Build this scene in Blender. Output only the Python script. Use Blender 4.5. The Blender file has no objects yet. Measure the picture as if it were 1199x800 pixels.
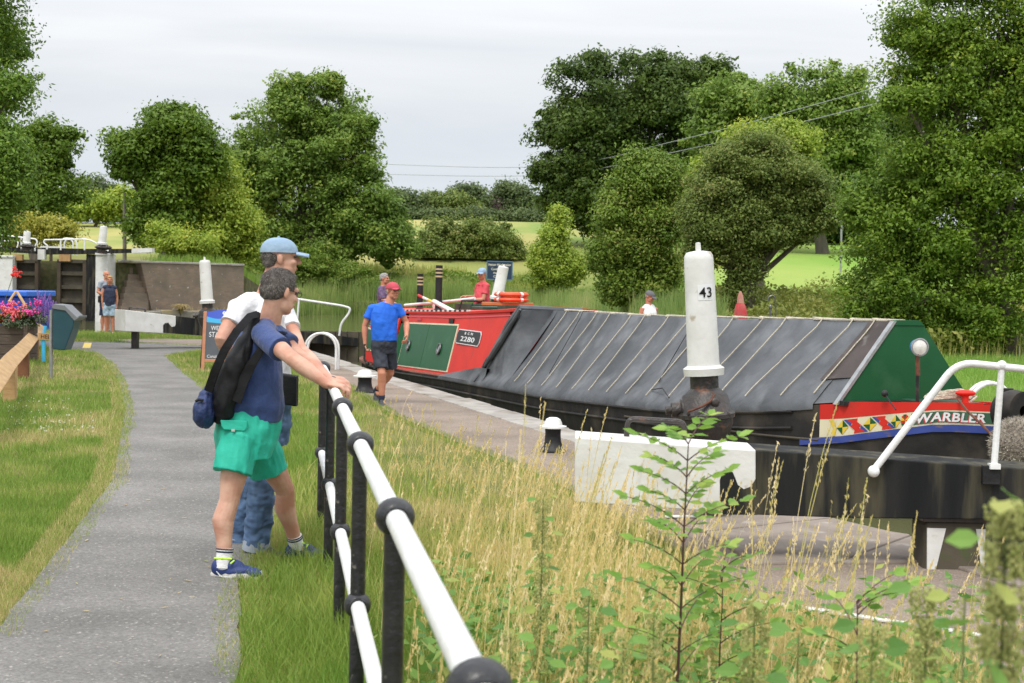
import bpy, bmesh, math, random
import numpy as np
from mathutils import Vector, Matrix, noise as mnoise, geometry as mgeo

random.seed(7)
C = bpy.context.scene.collection
V = Vector
PI = math.pi
R = math.radians

# ------------------------------------------------------------------ camera
FPX = 1665.0
CAM = V((0, 0, 1.56))
PIT, ROL = R(2.17), R(1.2)
F_ = V((0, math.cos(PIT), -math.sin(PIT)))
_r0 = V((1, 0, 0)); _u0 = V((0, math.sin(PIT), math.cos(PIT)))
R_ = _r0 * math.cos(ROL) + _u0 * math.sin(ROL)
U_ = _u0 * math.cos(ROL) - _r0 * math.sin(ROL)

def ray(px, py):
    return F_ + R_ * ((px - 599.5) / FPX) - U_ * ((py - 400) / FPX)
def P(px, py, Y):
    """photo pixel seen at forward distance Y"""
    d = ray(px, py); return CAM + d * (Y / d.y)
def G(px, py, z=0.0):
    d = ray(px, py); return CAM + d * ((z - CAM.z) / d.z)

cd = bpy.data.cameras.new('camera'); cam = bpy.data.objects.new('camera', cd); C.objects.link(cam)
M = Matrix((R_, U_, -F_)).transposed().to_4x4(); M.translation = CAM
cam.matrix_world = M
cd.sensor_width = 36; cd.lens = FPX / 1199 * 36
cd.clip_start = 0.05; cd.clip_end = 3000
cd.dof.use_dof = True; cd.dof.focus_distance = 11.0; cd.dof.aperture_fstop = 7.1
bpy.context.scene.camera = cam

# ------------------------------------------------------------------ light
SUN_EL, SUN_AZ = R(58), R(200)
w = bpy.data.worlds.new('World'); bpy.context.scene.world = w; w.use_nodes = True
nt = w.node_tree; N = nt.nodes; L = nt.links
bg = N['Background']
sky = N.new('ShaderNodeTexSky'); sky.sky_type = 'NISHITA'; sky.sun_disc = False
sky.sun_elevation = SUN_EL; sky.sun_rotation = SUN_AZ
tc = N.new('ShaderNodeTexCoord')
sep = N.new('ShaderNodeSeparateXYZ'); L.new(tc.outputs['Generated'], sep.inputs[0])
# overcast deck: flat cloud layer seen in perspective (x/z, y/z)
mz = N.new('ShaderNodeMath'); mz.operation = 'MAXIMUM'; L.new(sep.outputs['Z'], mz.inputs[0]); mz.inputs[1].default_value = 0.03
mza = N.new('ShaderNodeMath'); mza.operation = 'ADD'; L.new(mz.outputs[0], mza.inputs[0]); mza.inputs[1].default_value = 0.12
dv = N.new('ShaderNodeVectorMath'); dv.operation = 'DIVIDE'
cmb = N.new('ShaderNodeCombineXYZ')
for k in range(3): L.new(mza.outputs[0], cmb.inputs[k])
L.new(tc.outputs['Generated'], dv.inputs[0]); L.new(cmb.outputs[0], dv.inputs[1])
mp = N.new('ShaderNodeMapping'); L.new(dv.outputs[0], mp.inputs['Vector']); mp.inputs['Scale'].default_value = (0.55, 1.1, 0.6); mp.inputs['Rotation'].default_value = (0, 0, 0.5)
nz = N.new('ShaderNodeTexNoise'); L.new(mp.outputs[0], nz.inputs['Vector']); nz.inputs['Scale'].default_value = 1.3; nz.inputs['Detail'].default_value = 5; nz.inputs['Roughness'].default_value = 0.5; nz.inputs['Distortion'].default_value = 0.5
cr = N.new('ShaderNodeValToRGB'); L.new(nz.outputs[0], cr.inputs[0])
cr.color_ramp.elements[0].position = 0.30; cr.color_ramp.elements[0].color = (7.0, 7.25, 7.6, 1)
cr.color_ramp.elements[1].position = 0.68; cr.color_ramp.elements[1].color = (8.6, 8.65, 8.7, 1)
# towards the horizon the deck thins to a pale blue
hz = N.new('ShaderNodeMapRange'); L.new(sep.outputs['Z'], hz.inputs[0]); hz.inputs[1].default_value = 0.02; hz.inputs[2].default_value = 0.16; hz.clamp = True
mixh = N.new('ShaderNodeMix'); mixh.data_type = 'RGBA'; L.new(hz.outputs[0], mixh.inputs[0])
mixh.inputs[6].default_value = (6.6, 7.15, 7.9, 1); L.new(cr.outputs[0], mixh.inputs[7])
mx = N.new('ShaderNodeMix'); mx.data_type = 'RGBA'; mx.inputs[0].default_value = 0.88
L.new(sky.outputs[0], mx.inputs[6]); L.new(mixh.outputs[2], mx.inputs[7])
# an overcast sky is brighter overhead than at the horizon
zb = N.new('ShaderNodeMapRange'); L.new(sep.outputs['Z'], zb.inputs[0]); zb.inputs[1].default_value = .12; zb.inputs[2].default_value = 1; zb.inputs[3].default_value = 1; zb.inputs[4].default_value = 2.6
vm = N.new('ShaderNodeVectorMath'); vm.operation = 'SCALE'; L.new(mx.outputs[2], vm.inputs[0]); L.new(zb.outputs[0], vm.inputs['Scale'])
L.new(vm.outputs[0], bg.inputs[0]); bg.inputs[1].default_value = 0.10

sd = bpy.data.lights.new('sun', 'SUN'); so = bpy.data.objects.new('sun', sd); C.objects.link(so)
sd.energy = 1.9; sd.angle = R(16); sd.color = (1, 0.96, 0.88)
dirv = V((math.sin(SUN_AZ) * math.cos(SUN_EL), math.cos(SUN_AZ) * math.cos(SUN_EL), math.sin(SUN_EL)))
so.rotation_euler = dirv.to_track_quat('Z', 'Y').to_euler()
vs = bpy.context.scene.view_settings
vs.view_transform = 'Standard'; vs.look = 'None'; vs.exposure = 0.14; vs.gamma = 1.0; vs.use_curve_mapping = False

# ------------------------------------------------------------------ materials
def mat(name, col, col2=None, rough=0.6, scale=6.0, detail=4, bump=0.0, bscale=None, metal=0.0, spots=None, coat=0.0,
        stretch=None, lo=0.35, hi=0.65, spec=None, trans=0.0, dirt=None, dirt_scale=2.0, dirt_lo=.55, dirt_hi=.7, sheen=0.0):
    m = bpy.data.materials.new(name); m.use_nodes = True
    t = m.node_tree; n = t.nodes; l = t.links; b = n['Principled BSDF']
    b.inputs['Roughness'].default_value = rough; b.inputs['Metallic'].default_value = metal
    if coat: b.inputs['Coat Weight'].default_value = coat; b.inputs['Coat Roughness'].default_value = .1
    if spec is not None: b.inputs['Specular IOR Level'].default_value = spec
    if sheen: b.inputs['Sheen Weight'].default_value = sheen
    t0 = n.new('ShaderNodeTexCoord'); mp = n.new('ShaderNodeMapping'); l.new(t0.outputs['Object'], mp.inputs[0])
    if stretch: mp.inputs['Scale'].default_value = stretch
    out = None
    col = tuple(col) + (1,)
    if col2 is not None:
        nz = n.new('ShaderNodeTexNoise'); nz.inputs['Scale'].default_value = scale; nz.inputs['Detail'].default_value = detail
        l.new(mp.outputs[0], nz.inputs['Vector'])
        r = n.new('ShaderNodeValToRGB'); l.new(nz.outputs[0], r.inputs[0])
        r.color_ramp.elements[0].position = lo; r.color_ramp.elements[0].color = col
        r.color_ramp.elements[1].position = hi; r.color_ramp.elements[1].color = tuple(col2) + (1,)
        out = r.outputs[0]
    def layer(out, c, sc, a, bb, det=3):
        nn = n.new('ShaderNodeTexNoise'); nn.inputs['Scale'].default_value = sc; nn.inputs['Detail'].default_value = det
        l.new(mp.outputs[0], nn.inputs['Vector'])
        rr = n.new('ShaderNodeMapRange'); rr.clamp = True; l.new(nn.outputs[0], rr.inputs[0]); rr.inputs[1].default_value = a; rr.inputs[2].default_value = bb
        mi = n.new('ShaderNodeMix'); mi.data_type = 'RGBA'; l.new(rr.outputs[0], mi.inputs[0])
        if out is None: mi.inputs[6].default_value = col
        else: l.new(out, mi.inputs[6])
        mi.inputs[7].default_value = tuple(c) + (1,)
        return mi.outputs[2]
    if dirt is not None: out = layer(out, dirt, dirt_scale, dirt_lo, dirt_hi, 6)
    if spots is not None: out = layer(out, spots[0], spots[1], spots[2], spots[3])
    if out is None: b.inputs['Base Color'].default_value = col
    else: l.new(out, b.inputs['Base Color'])
    if bump:
        nb = n.new('ShaderNodeTexNoise'); nb.inputs['Scale'].default_value = bscale or scale; nb.inputs['Detail'].default_value = 5
        l.new(mp.outputs[0], nb.inputs['Vector'])
        bp = n.new('ShaderNodeBump'); bp.inputs['Strength'].default_value = min(1, bump); bp.inputs['Distance'].default_value = 0.02 if bump <= 1 else .02 * bump
        l.new(nb.outputs[0], bp.inputs['Height']); l.new(bp.outputs[0], b.inputs['Normal'])
    return m

def leaf_mat(name, c1, c2, c3=None, scale=0.7, trans=0.35, rough=.5, pis=True):
    """leaf colour varies from clump to clump and from leaf to leaf"""
    m = bpy.data.materials.new(name); m.use_nodes = True
    t = m.node_tree; n = t.nodes; l = t.links; b = n['Principled BSDF']; o = n['Material Output']
    at = n.new('ShaderNodeAttribute'); at.attribute_name = 'tint'
    r = n.new('ShaderNodeValToRGB'); l.new(at.outputs['Fac'], r.inputs[0])
    r.color_ramp.elements[0].position = 0.15; r.color_ramp.elements[0].color = tuple(c1) + (1,)
    r.color_ramp.elements[1].position = 0.75; r.color_ramp.elements[1].color = tuple(c2) + (1,)
    if c3: e = r.color_ramp.elements.new(0.97); e.color = tuple(c3) + (1,)
    l.new(r.outputs[0], b.inputs['Base Color']); b.inputs['Roughness'].default_value = rough; b.inputs['Specular IOR Level'].default_value = .3
    tr = n.new('ShaderNodeBsdfTranslucent'); l.new(r.outputs[0], tr.inputs[0])
    mi = n.new('ShaderNodeMixShader'); mi.inputs[0].default_value = trans
    l.new(b.outputs[0], mi.inputs[1]); l.new(tr.outputs[0], mi.inputs[2]); l.new(mi.outputs[0], o.inputs[0])
    return m

MT = dict(
 white=mat('white_paint', (.72, .72, .70), (.62, .61, .58), .45, 5, bump=.15, bscale=30, dirt=(.42, .36, .28), dirt_scale=9, dirt_lo=.66, dirt_hi=.76),
 white_clean=mat('rail_white', (.80, .81, .81), (.70, .70, .69), .35, 6, bump=.2, bscale=45, dirt=(.45, .36, .27), dirt_scale=24, dirt_lo=.70, dirt_hi=.75),
 black=mat('black_paint', (.014, .014, .015), (.026, .026, .028), .5, 7, spec=.3, bump=.3, bscale=25, dirt=(.09, .075, .055), dirt_scale=7, dirt_lo=.62, dirt_hi=.8),
 black_rail=mat('rail_black', (.014, .014, .016), (.022, .022, .024), .32, 12, bump=.3, bscale=40, dirt=(.16, .15, .13), dirt_scale=30, dirt_lo=.66, dirt_hi=.74),
 beam_black=mat('beam_black', (.011, .012, .013), (.024, .024, .024), .7, 3, spec=.15, bump=.5, bscale=14, dirt=(.075, .068, .045), dirt_scale=5, dirt_lo=.5, dirt_hi=.66, stretch=(1.6, 1.6, .22)),
 iron=mat('old_iron', (.02, .018, .018), (.045, .035, .03), .45, 10, bump=.5, bscale=30, dirt=(.13, .055, .03), dirt_scale=12, dirt_lo=.60, dirt_hi=.72),
 rust=mat('rust', (.16, .06, .03), (.08, .03, .02), .8, 20, bump=.4),
 steel=mat('galvanised', (.42, .43, .44), (.32, .33, .34), .4, 20, metal=.6),
 dsteel=mat('dull_steel', (.2, .2, .21), (.12, .12, .12), .4, 20, metal=.7),
 red=mat('boat_red', (.66, .030, .018), (.56, .026, .018), .5, 2, spec=.25, dirt=(.36, .05, .035), dirt_scale=3, dirt_lo=.62, dirt_hi=.82),
 green=mat('boat_green', (.010, .085, .030), (.014, .10, .038), .42, 2, spec=.25, dirt=(.04, .13, .06), dirt_scale=2.5, dirt_lo=.55, dirt_hi=.8, bump=.1, bscale=2),
 dgreen=mat('dark_green', (.012, .05, .03), (.02, .07, .04), .4, 4),
 cream=mat('boat_cream', (.72, .66, .46), (.66, .60, .42), .45, 4, dirt=(.4, .36, .25), dirt_scale=5, dirt_lo=.62, dirt_hi=.8),
 blue=mat('boat_blue', (.03, .055, .26), (.04, .07, .30), .45, 5, dirt=(.16, .11, .08), dirt_scale=8, dirt_lo=.6, dirt_hi=.72, stretch=(1, 1, 3)),
 yellow=mat('paint_yellow', (.72, .50, .04), None, .45),
 hull=mat('hull_black', (.014, .013, .013), (.030, .027, .025), .6, 2, spec=.22, bump=.4, bscale=9, dirt=(.08, .065, .05), dirt_scale=2.2, dirt_lo=.5, dirt_hi=.75),
 cloth=mat('tarpaulin', (.052, .056, .062), (.105, .111, .121), .58, 1.6, detail=9, bump=2.0, bscale=2.4, spec=.4, dirt=(.17, .178, .19), dirt_scale=2.5, dirt_lo=.5, dirt_hi=.8),
 cloth_brown=mat('worn_tarpaulin', (.045, .035, .032), (.08, .06, .055), .7, 3, bump=.5, bscale=5, dirt=(.16, .15, .14), dirt_scale=6, dirt_lo=.6, dirt_hi=.75),
 rope=mat('rope', (.60, .55, .44), (.42, .37, .28), .85, 60, bump=.6, bscale=120),
 wood=mat('pale_wood', (.50, .32, .15), (.40, .24, .10), .7, 3, bump=.3, bscale=12, stretch=(1, 1, 6)),
 wood_plank=mat('varnished_plank', (.46, .17, .05), (.36, .12, .04), .45, 5, stretch=(1, 5, 1)),
 wood_red=mat('brown_wood', (.25, .10, .045), (.18, .07, .03), .7, 5, bump=.3, bscale=20),
 wood_orange=mat('sign_frame_wood', (.50, .22, .12), (.42, .17, .09), .6, 8),
 wood_dark=mat('planter_wood', (.065, .045, .035), (.11, .08, .06), .8, 4, bump=.5, bscale=12, stretch=(1, 1, 8)),
 wood_grey=mat('weathered_timber', (.25, .22, .17), (.15, .13, .10), .85, 5, bump=.5, bscale=12, stretch=(1, 1, .2)),
 gate_wood=mat('gate_timber', (.045, .038, .028), (.09, .075, .05), .8, 2, bump=.5, bscale=8, dirt=(.06, .09, .02), dirt_scale=3, dirt_lo=.6, dirt_hi=.7),
 seat_wood=mat('orange_board', (.45, .27, .11), (.33, .19, .08), .7, 5, stretch=(5, 1, 1)),
 orange=mat('life_ring_orange', (.72, .09, .025), (.62, .08, .03), .5, 4),
 skin=mat('skin', (.64, .39, .29), (.50, .24, .165), .52, 9, bump=.12, bscale=60, spec=.35),
 skin_red=mat('sunburnt_skin', (.56, .25, .16), (.50, .20, .12), .5, 10, spec=.35),
 skin_face=mat('face_skin', (.55, .29, .20), (.47, .21, .14), .5, 14, bump=.1, bscale=60, spec=.35),
 hair_dark=mat('greying_hair', (.055, .042, .034), (.17, .15, .135), .75, 16, bump=.9, bscale=90, lo=.45, hi=.75, stretch=(1, 1, .35)),
 hair_grey=mat('grey_hair', (.25, .24, .23), (.40, .39, .38), .8, 50, bump=.8, bscale=80),
 hair_blond=mat('blond_hair', (.50, .30, .12), (.38, .21, .08), .6, 30, bump=.8, bscale=60, stretch=(1, 1, .2)),
 navy=mat('navy_tee', (.020, .045, .15), (.028, .058, .19), .75, 9, bump=1.2, bscale=9, sheen=.2),
 whitetee=mat('white_tee', (.76, .76, .78), (.70, .70, .74), .8, 5, bump=1.4, bscale=8),
 teal=mat('teal_shorts', (.015, .40, .28), (.02, .46, .33), .7, 8, bump=.8, bscale=7),
 jeans=mat('blue_jeans', (.055, .105, .20), (.10, .17, .30), .8, 9, bump=.5, bscale=14, dirt=(.16, .25, .38), dirt_scale=5, dirt_lo=.52, dirt_hi=.72),
 jeans_cuff=mat('turned_up_denim', (.38, .42, .48), (.30, .34, .40), .8, 12),
 bag_black=mat('black_nylon', (.008, .008, .009), (.015, .015, .018), .65, 6, spec=.25, bump=.8, bscale=9),
 bag_blue=mat('blue_mesh_fabric', (.012, .025, .09), (.02, .04, .14), .6, 30, bump=.5, bscale=40),
 denimcap=mat('faded_blue_cotton', (.22, .32, .44), (.28, .39, .51), .8, 14, bump=.3, bscale=30),
 redcap=mat('red_cotton', (.50, .06, .09), (.44, .05, .08), .75, 12, bump=.2),
 royal=mat('royal_blue_tee', (.01, .12, .62), (.012, .14, .70), .75, 6, bump=1.6, bscale=7),
 dshorts=mat('dark_cargo_cloth', (.022, .026, .04), (.035, .04, .055), .8, 9, bump=.5, bscale=12),
 redtee=mat('coral_red_tee', (.62, .07, .09), (.56, .06, .08), .75, 9, bump=.4, bscale=10),
 plaid=mat('purple_plaid_shirt', (.06, .06, .16), (.22, .10, .16), .75, 22, bump=.3),
 greytee=mat('grey_blue_tee', (.25, .28, .33), (.30, .33, .38), .8, 9, bump=.4),
 dnavy=mat('dark_navy_cloth', (.015, .02, .05), (.02, .028, .065), .8, 12, bump=.3),
 ltdenim=mat('light_denim', (.25, .35, .45), (.33, .43, .52), .8, 9, bump=.3),
 greycap=mat('grey_cap_cloth', (.10, .10, .11), (.13, .13, .14), .8, 12),
 sock=mat('white_sock', (.72, .72, .72), None, .85, bump=.3, bscale=80),
 shoe_blue=mat('shoe_blue', (.012, .03, .12), (.02, .04, .17), .6, 20, bump=.3, bscale=60),
 neon=mat('neon_yellow', (.55, .85, .06), None, .6),
 sole=mat('shoe_sole', (.60, .58, .55), (.45, .42, .38), .7, 20),
 shoe_dark=mat('dark_shoe', (.03, .03, .035), (.06, .06, .065), .6, 20),
 shoe_white=mat('pale_shoe', (.6, .6, .6), (.45, .45, .47), .6, 20),
 interior_shade=mat('painted_interior_shade', (.02, .02, .02), None, .15),
 brass=mat('brass', (.72, .47, .16), (.60, .38, .12), .3, 20, metal=.9),
 gold_band=mat('gold_band', (.62, .50, .30), None, .35, metal=.4),
 lens=mat('lamp_glass', (.85, .84, .80), (.70, .69, .64), .12, 25, metal=.15, coat=.8),
 lampblue=mat('lamp_blue', (.06, .25, .55), (.05, .2, .45), .3, 10),
 bin_green=mat('bin_teal_plastic', (.012, .055, .075), (.015, .065, .085), .35, 5),
 bin_grey=mat('bin_lid_grey', (.16, .17, .18), None, .5),
 chalk=mat('chalkboard', (.075, .085, .10), (.095, .105, .12), .6, 3),
 chalk_white=mat('chalk_white', (.75, .75, .75), None, .8),
 sign_blue=mat('sign_blue', (.05, .09, .50), (.06, .11, .55), .4, 3),
 sign_cyan=mat('sign_cyan', (.05, .42, .72), None, .4),
 sign_navy=mat('sign_navy', (.015, .035, .075), (.02, .045, .09), .5, 5),
 sign_trim=mat('sign_trim', (.09, .18, .28), None, .5),
 lettering=mat('cream_lettering', (.70, .66, .52), None, .6),
 ink=mat('black_lettering', (.012, .012, .012), None, .5),
 plate_white=mat('number_plate_white', (.74, .75, .76), None, .4),
 shadow_red=mat('letter_red', (.62, .06, .08), None, .5),
 brush=mat('rope_fender', (.30, .26, .21), (.14, .115, .09), .95, 40, bump=1.0, bscale=45),
 blue_box=mat('blue_grp', (.015, .05, .38), (.02, .06, .45), .4, 3, coat=.3),
 petal_red=mat('petal_red', (.75, .03, .02), (.62, .02, .02), .6, 20),
 petal_coral=mat('petal_coral', (.85, .18, .20), (.75, .12, .16), .6, 20),
 petal_pink=mat('petal_pink', (.80, .08, .36), (.70, .05, .30), .6, 20),
 petal_violet=mat('petal_violet', (.18, .10, .36), (.25, .12, .45), .6, 20),
 clover=mat('clover_white', (.70, .68, .62), None, .8),
 bark=mat('bark', (.085, .07, .055), (.13, .11, .09), .9, 6, bump=.9, bscale=14, stretch=(1, 1, .25)),
 stem_brown=mat('sapling_stem', (.055, .022, .022), (.09, .035, .03), .6, 30),
 stem_green=mat('green_stem', (.14, .18, .05), (.10, .13, .04), .6, 30),
 nettle_flower=mat('nettle_flower', (.27, .30, .08), (.38, .38, .14), .85, 60),
 pole=mat('pole_wood', (.24, .22, .19), (.18, .16, .14), .9, 8),
 fadedred=mat('faded_red_cloth', (.50, .04, .05), (.42, .10, .09), .8, 9, bump=.3),
 fadedpink=mat('bleached_red_cloth', (.50, .25, .19), (.42, .18, .14), .8, 12, bump=.3),
 wire=mat('wire', (.30, .32, .33), None, .5),
)

def brick_mat(name, c1, c2, mortar, sc=1.0, rough=.9, weather=(.10, .08, .06), bw=.225, bh=.075, off=.5):
    m = bpy.data.materials.new(name); m.use_nodes = True
    t = m.node_tree; n = t.nodes; l = t.links; b = n['Principled BSDF']; b.inputs['Roughness'].default_value = rough
    uv = n.new('ShaderNodeUVMap')
    br = n.new('ShaderNodeTexBrick'); l.new(uv.outputs[0], br.inputs['Vector'])
    br.inputs['Scale'].default_value = sc; br.inputs['Brick Width'].default_value = bw; br.inputs['Row Height'].default_value = bh
    br.inputs['Mortar Size'].default_value = .008; br.inputs['Color1'].default_value = c1 + (1,); br.inputs['Color2'].default_value = c2 + (1,); br.inputs['Mortar'].default_value = mortar + (1,)
    nz = n.new('ShaderNodeTexNoise'); nz.inputs['Scale'].default_value = 1.1; nz.inputs['Detail'].default_value = 8; l.new(uv.outputs[0], nz.inputs['Vector'])
    rr = n.new('ShaderNodeMapRange'); l.new(nz.outputs[0], rr.inputs[0]); rr.inputs[1].default_value = .42; rr.inputs[2].default_value = .68
    mi = n.new('ShaderNodeMix'); mi.data_type = 'RGBA'; l.new(rr.outputs[0], mi.inputs[0]); l.new(br.outputs[0], mi.inputs[6]); mi.inputs[7].default_value = weather + (1,)
    n2 = n.new('ShaderNodeTexNoise'); n2.inputs['Scale'].default_value = 5; n2.inputs['Detail'].default_value = 4; l.new(uv.outputs[0], n2.inputs['Vector'])
    r2 = n.new('ShaderNodeMapRange'); l.new(n2.outputs[0], r2.inputs[0]); r2.inputs[1].default_value = .68; r2.inputs[2].default_value = .72
    m2 = n.new('ShaderNodeMix'); m2.data_type = 'RGBA'; l.new(r2.outputs[0], m2.inputs[0]); l.new(mi.outputs[2], m2.inputs[6]); m2.inputs[7].default_value = (.42, .42, .38, 1)
    l.new(m2.outputs[2], b.inputs['Base Color'])
    bp = n.new('ShaderNodeBump'); bp.inputs['Strength'].default_value = .5; bp.inputs['Distance'].default_value = .01; l.new(br.outputs['Fac'], bp.inputs['Height']); bp.invert = True
    l.new(bp.outputs[0], b.inputs['Normal'])
    return m
MT['brick'] = brick_mat('brick_wall', (.20, .145, .105), (.27, .195, .14), (.20, .18, .15), weather=(.15, .125, .095))

# ------------------------------------------------------------------ mesh builder
def wloc(o):
    v = V((0, 0, 0))
    while o is not None: v += o.location; o = o.parent
    return v

class MB:
    def __init__(s): s.v = []; s.f = []; s.mi = []; s.cur = 0; s.uv = None
    def m(s, i): s.cur = i; return s
    def add(s, vs, fs):
        b = len(s.v); s.v += [V(p) for p in vs]
        for f in fs: s.f.append([b + i for i in f]); s.mi.append(s.cur)
        return s
    def hexa(s, p):   # 4 bottom (ccw), 4 top
        return s.add(p, [(3, 2, 1, 0), (4, 5, 6, 7), (0, 1, 5, 4), (1, 2, 6, 5), (2, 3, 7, 6), (3, 0, 4, 7)])
    def box(s, c, sx, sy, sz, ax=(1, 0, 0), ay=(0, 1, 0), az=(0, 0, 1)):
        c = V(c); ax = V(ax).normalized() * sx / 2; ay = V(ay).normalized() * sy / 2; az = V(az).normalized() * sz / 2
        return s.hexa([c - ax - ay - az, c + ax - ay - az, c + ax + ay - az, c - ax + ay - az, c - ax - ay + az, c + ax - ay + az, c + ax + ay + az, c - ax + ay + az])
    def prism(s, poly, off):
        n = len(poly); off = V(off); a = [V(p) for p in poly]
        s.add(a + [p + off for p in a], [tuple(reversed(range(n))), tuple(range(n, 2 * n))] + [(i, (i + 1) % n, n + (i + 1) % n, n + i) for i in range(n)])
        return s
    def ring(s, c, ax, ay, n): return [V(c) + ax * math.cos(2 * PI * k / n) + ay * math.sin(2 * PI * k / n) for k in range(n)]
    def loft(s, rings, cap=True, closed=True):
        n = len(rings[0]); b = len(s.v); fs = []
        for r in rings: s.v += [V(p) for p in r]
        for i in range(len(rings) - 1):
            for k in range(n if closed else n - 1):
                k2 = (k + 1) % n; fs.append([b + i * n + k, b + i * n + k2, b + (i + 1) * n + k2, b + (i + 1) * n + k])
        if cap and closed: fs.append([b + k for k in reversed(range(n))]); fs.append([b + (len(rings) - 1) * n + k for k in range(n)])
        s.f += fs; s.mi += [s.cur] * len(fs); return s
    def tube(s, pts, r, n=10, cap=True):
        pts = [V(p) for p in pts]; rs = r if isinstance(r, (list, tuple)) else [r] * len(pts)
        up = None; rings = []
        for i, p in enumerate(pts):
            d = (pts[min(i + 1, len(pts) - 1)] - pts[max(i - 1, 0)]).normalized()
            if up is None:
                up = V((0, 0, 1)) if abs(d.z) < .9 else V((1, 0, 0))
            a = d.cross(up)
            if a.length < 1e-4: a = d.cross(V((.3, .9, .1)))
            a.normalize(); bb = a.cross(d).normalized(); up = bb
            rings.append(s.ring(p, a * rs[i], bb * rs[i], n))
        return s.loft(rings, cap)
    def lathe(s, c, prof, n=20, axis=(0, 0, 1)):
        az = V(axis).normalized(); ax = az.orthogonal().normalized(); ay = az.cross(ax)
        return s.loft([s.ring(V(c) + az * h, ax * max(r, 1e-4), ay * max(r, 1e-4), n) for r, h in prof])
    def ell(s, c, rx, ry, rz, ax=(1, 0, 0), ay=(0, 1, 0), n=16, m=10):
        ax = V(ax).normalized(); ay = V(ay); ay = (ay - ax * ay.dot(ax)).normalized(); az = ax.cross(ay)
        rings = []
        for i in range(m + 1):
            a = -PI / 2 + PI * i / m; k = max(math.cos(a), .02)
            rings.append(s.ring(V(c) + az * rz * math.sin(a), ax * rx * k, ay * ry * k, n))
        return s.loft(rings)
    def cap(s, a, b, ra, rb=None, n=14):   # capsule
        rb = ra if rb is None else rb; a = V(a); b = V(b); d = (b - a).normalized(); ax = d.orthogonal().normalized(); ay = d.cross(ax); rings = []
        for k in range(5): t = -PI / 2 + k * PI / 8; rings.append(s.ring(a + d * ra * math.sin(t), ax * max(ra * math.cos(t), 1e-4), ay * max(ra * math.cos(t), 1e-4), n))
        for k in range(5): t = k * PI / 8; rings.append(s.ring(b + d * rb * math.sin(t), ax * max(rb * math.cos(t), 1e-4), ay * max(rb * math.cos(t), 1e-4), n))
        return s.loft(rings)
    def fru(s, a, b, ra, rb, ra2=None, rb2=None, side=None, n=20):   # flat ended, optionally elliptical
        a = V(a); b = V(b); d = (b - a).normalized(); ax = V(side) if side is not None else d.orthogonal(); ax = (ax - d * ax.dot(d)).normalized(); ay = d.cross(ax)
        ra2 = ra if ra2 is None else ra2; rb2 = rb if rb2 is None else rb2
        return s.loft([s.ring(a, ax * ra, ay * ra2, n), s.ring(b, ax * rb, ay * rb2, n)])
    def build(s, name, mats, parent=None, smooth=True, bevel=0, loc=None, uvf=None, ang=35):
        me = bpy.data.meshes.new(name)
        off = wloc(parent) if parent is not None else (V(loc) if loc is not None else V((0, 0, 0)))
        me.from_pydata([tuple(p - off) for p in s.v], [], s.f); me.update()
        bm = bmesh.new(); bm.from_mesh(me); bmesh.ops.recalc_face_normals(bm, faces=bm.faces); bm.to_mesh(me); bm.free()
        if not isinstance(mats, (list, tuple)): mats = [mats]
        for mm in mats: me.materials.append(mm)
        me.polygons.foreach_set('material_index', s.mi)
        if uvf:
            ul = me.uv_layers.new(name='UVMap')
            for p in me.polygons:
                for li in p.loop_indices: ul.data[li].uv = uvf(me.vertices[me.loops[li].vertex_index].co + off)
        if bevel: smooth = False
        if smooth:
            me.polygons.foreach_set('use_smooth', [True] * len(me.polygons))
            me.set_sharp_from_angle(angle=R(ang))
        o = bpy.data.objects.new(name, me); C.objects.link(o)
        if parent is not None: o.parent = parent
        elif loc is not None: o.location = loc
        if bevel:
            bv = o.modifiers.new('bevel', 'BEVEL'); bv.width = bevel; bv.segments = 2; bv.limit_method = 'ANGLE'; bv.angle_limit = R(40)
        return o

def tag(o, label=None, cat=None, group=None, kind=None):
    if label: o['label'] = label
    if cat: o['category'] = cat
    if group: o['group'] = group
    if kind: o['kind'] = kind
    return o
def thing(name, label, cat, loc, group=None):
    o = bpy.data.objects.new(name, None); C.objects.link(o); o.location = V(loc); o.empty_display_size = .2
    return tag(o, label, cat, group)
def rename(o, n): o.name = n
def text_obj(body, m, parent, origin, xdir, ydir, height, extrude=.002, align='CENTER', shear=0, name='lettering', bold=0.0, spacing=1.0, xs=1.0):
    cu = bpy.data.curves.new('t', 'FONT'); cu.body = body; cu.align_x = align; cu.align_y = 'BOTTOM_BASELINE'; cu.size = height / .70
    cu.extrude = extrude; cu.offset = bold; cu.shear = shear; cu.space_character = spacing; cu.space_line = 1.0
    to = bpy.data.objects.new('t', cu); C.objects.link(to)
    dg = bpy.context.evaluated_depsgraph_get(); me = bpy.data.meshes.new_from_object(to.evaluated_get(dg)); bpy.data.objects.remove(to)
    x = V(xdir).normalized(); y = V(ydir).normalized(); z = x.cross(y)
    off = wloc(parent) if parent else V((0, 0, 0))
    T = Matrix((x, y, z)).transposed().to_4x4() @ Matrix.Scale(xs, 4, V((1, 0, 0))); T.translation = V(origin) - off
    me.transform(T); me.materials.clear(); me.materials.append(m)
    o = bpy.data.objects.new(name, me); C.objects.link(o); o.parent = parent
    return o

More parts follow.
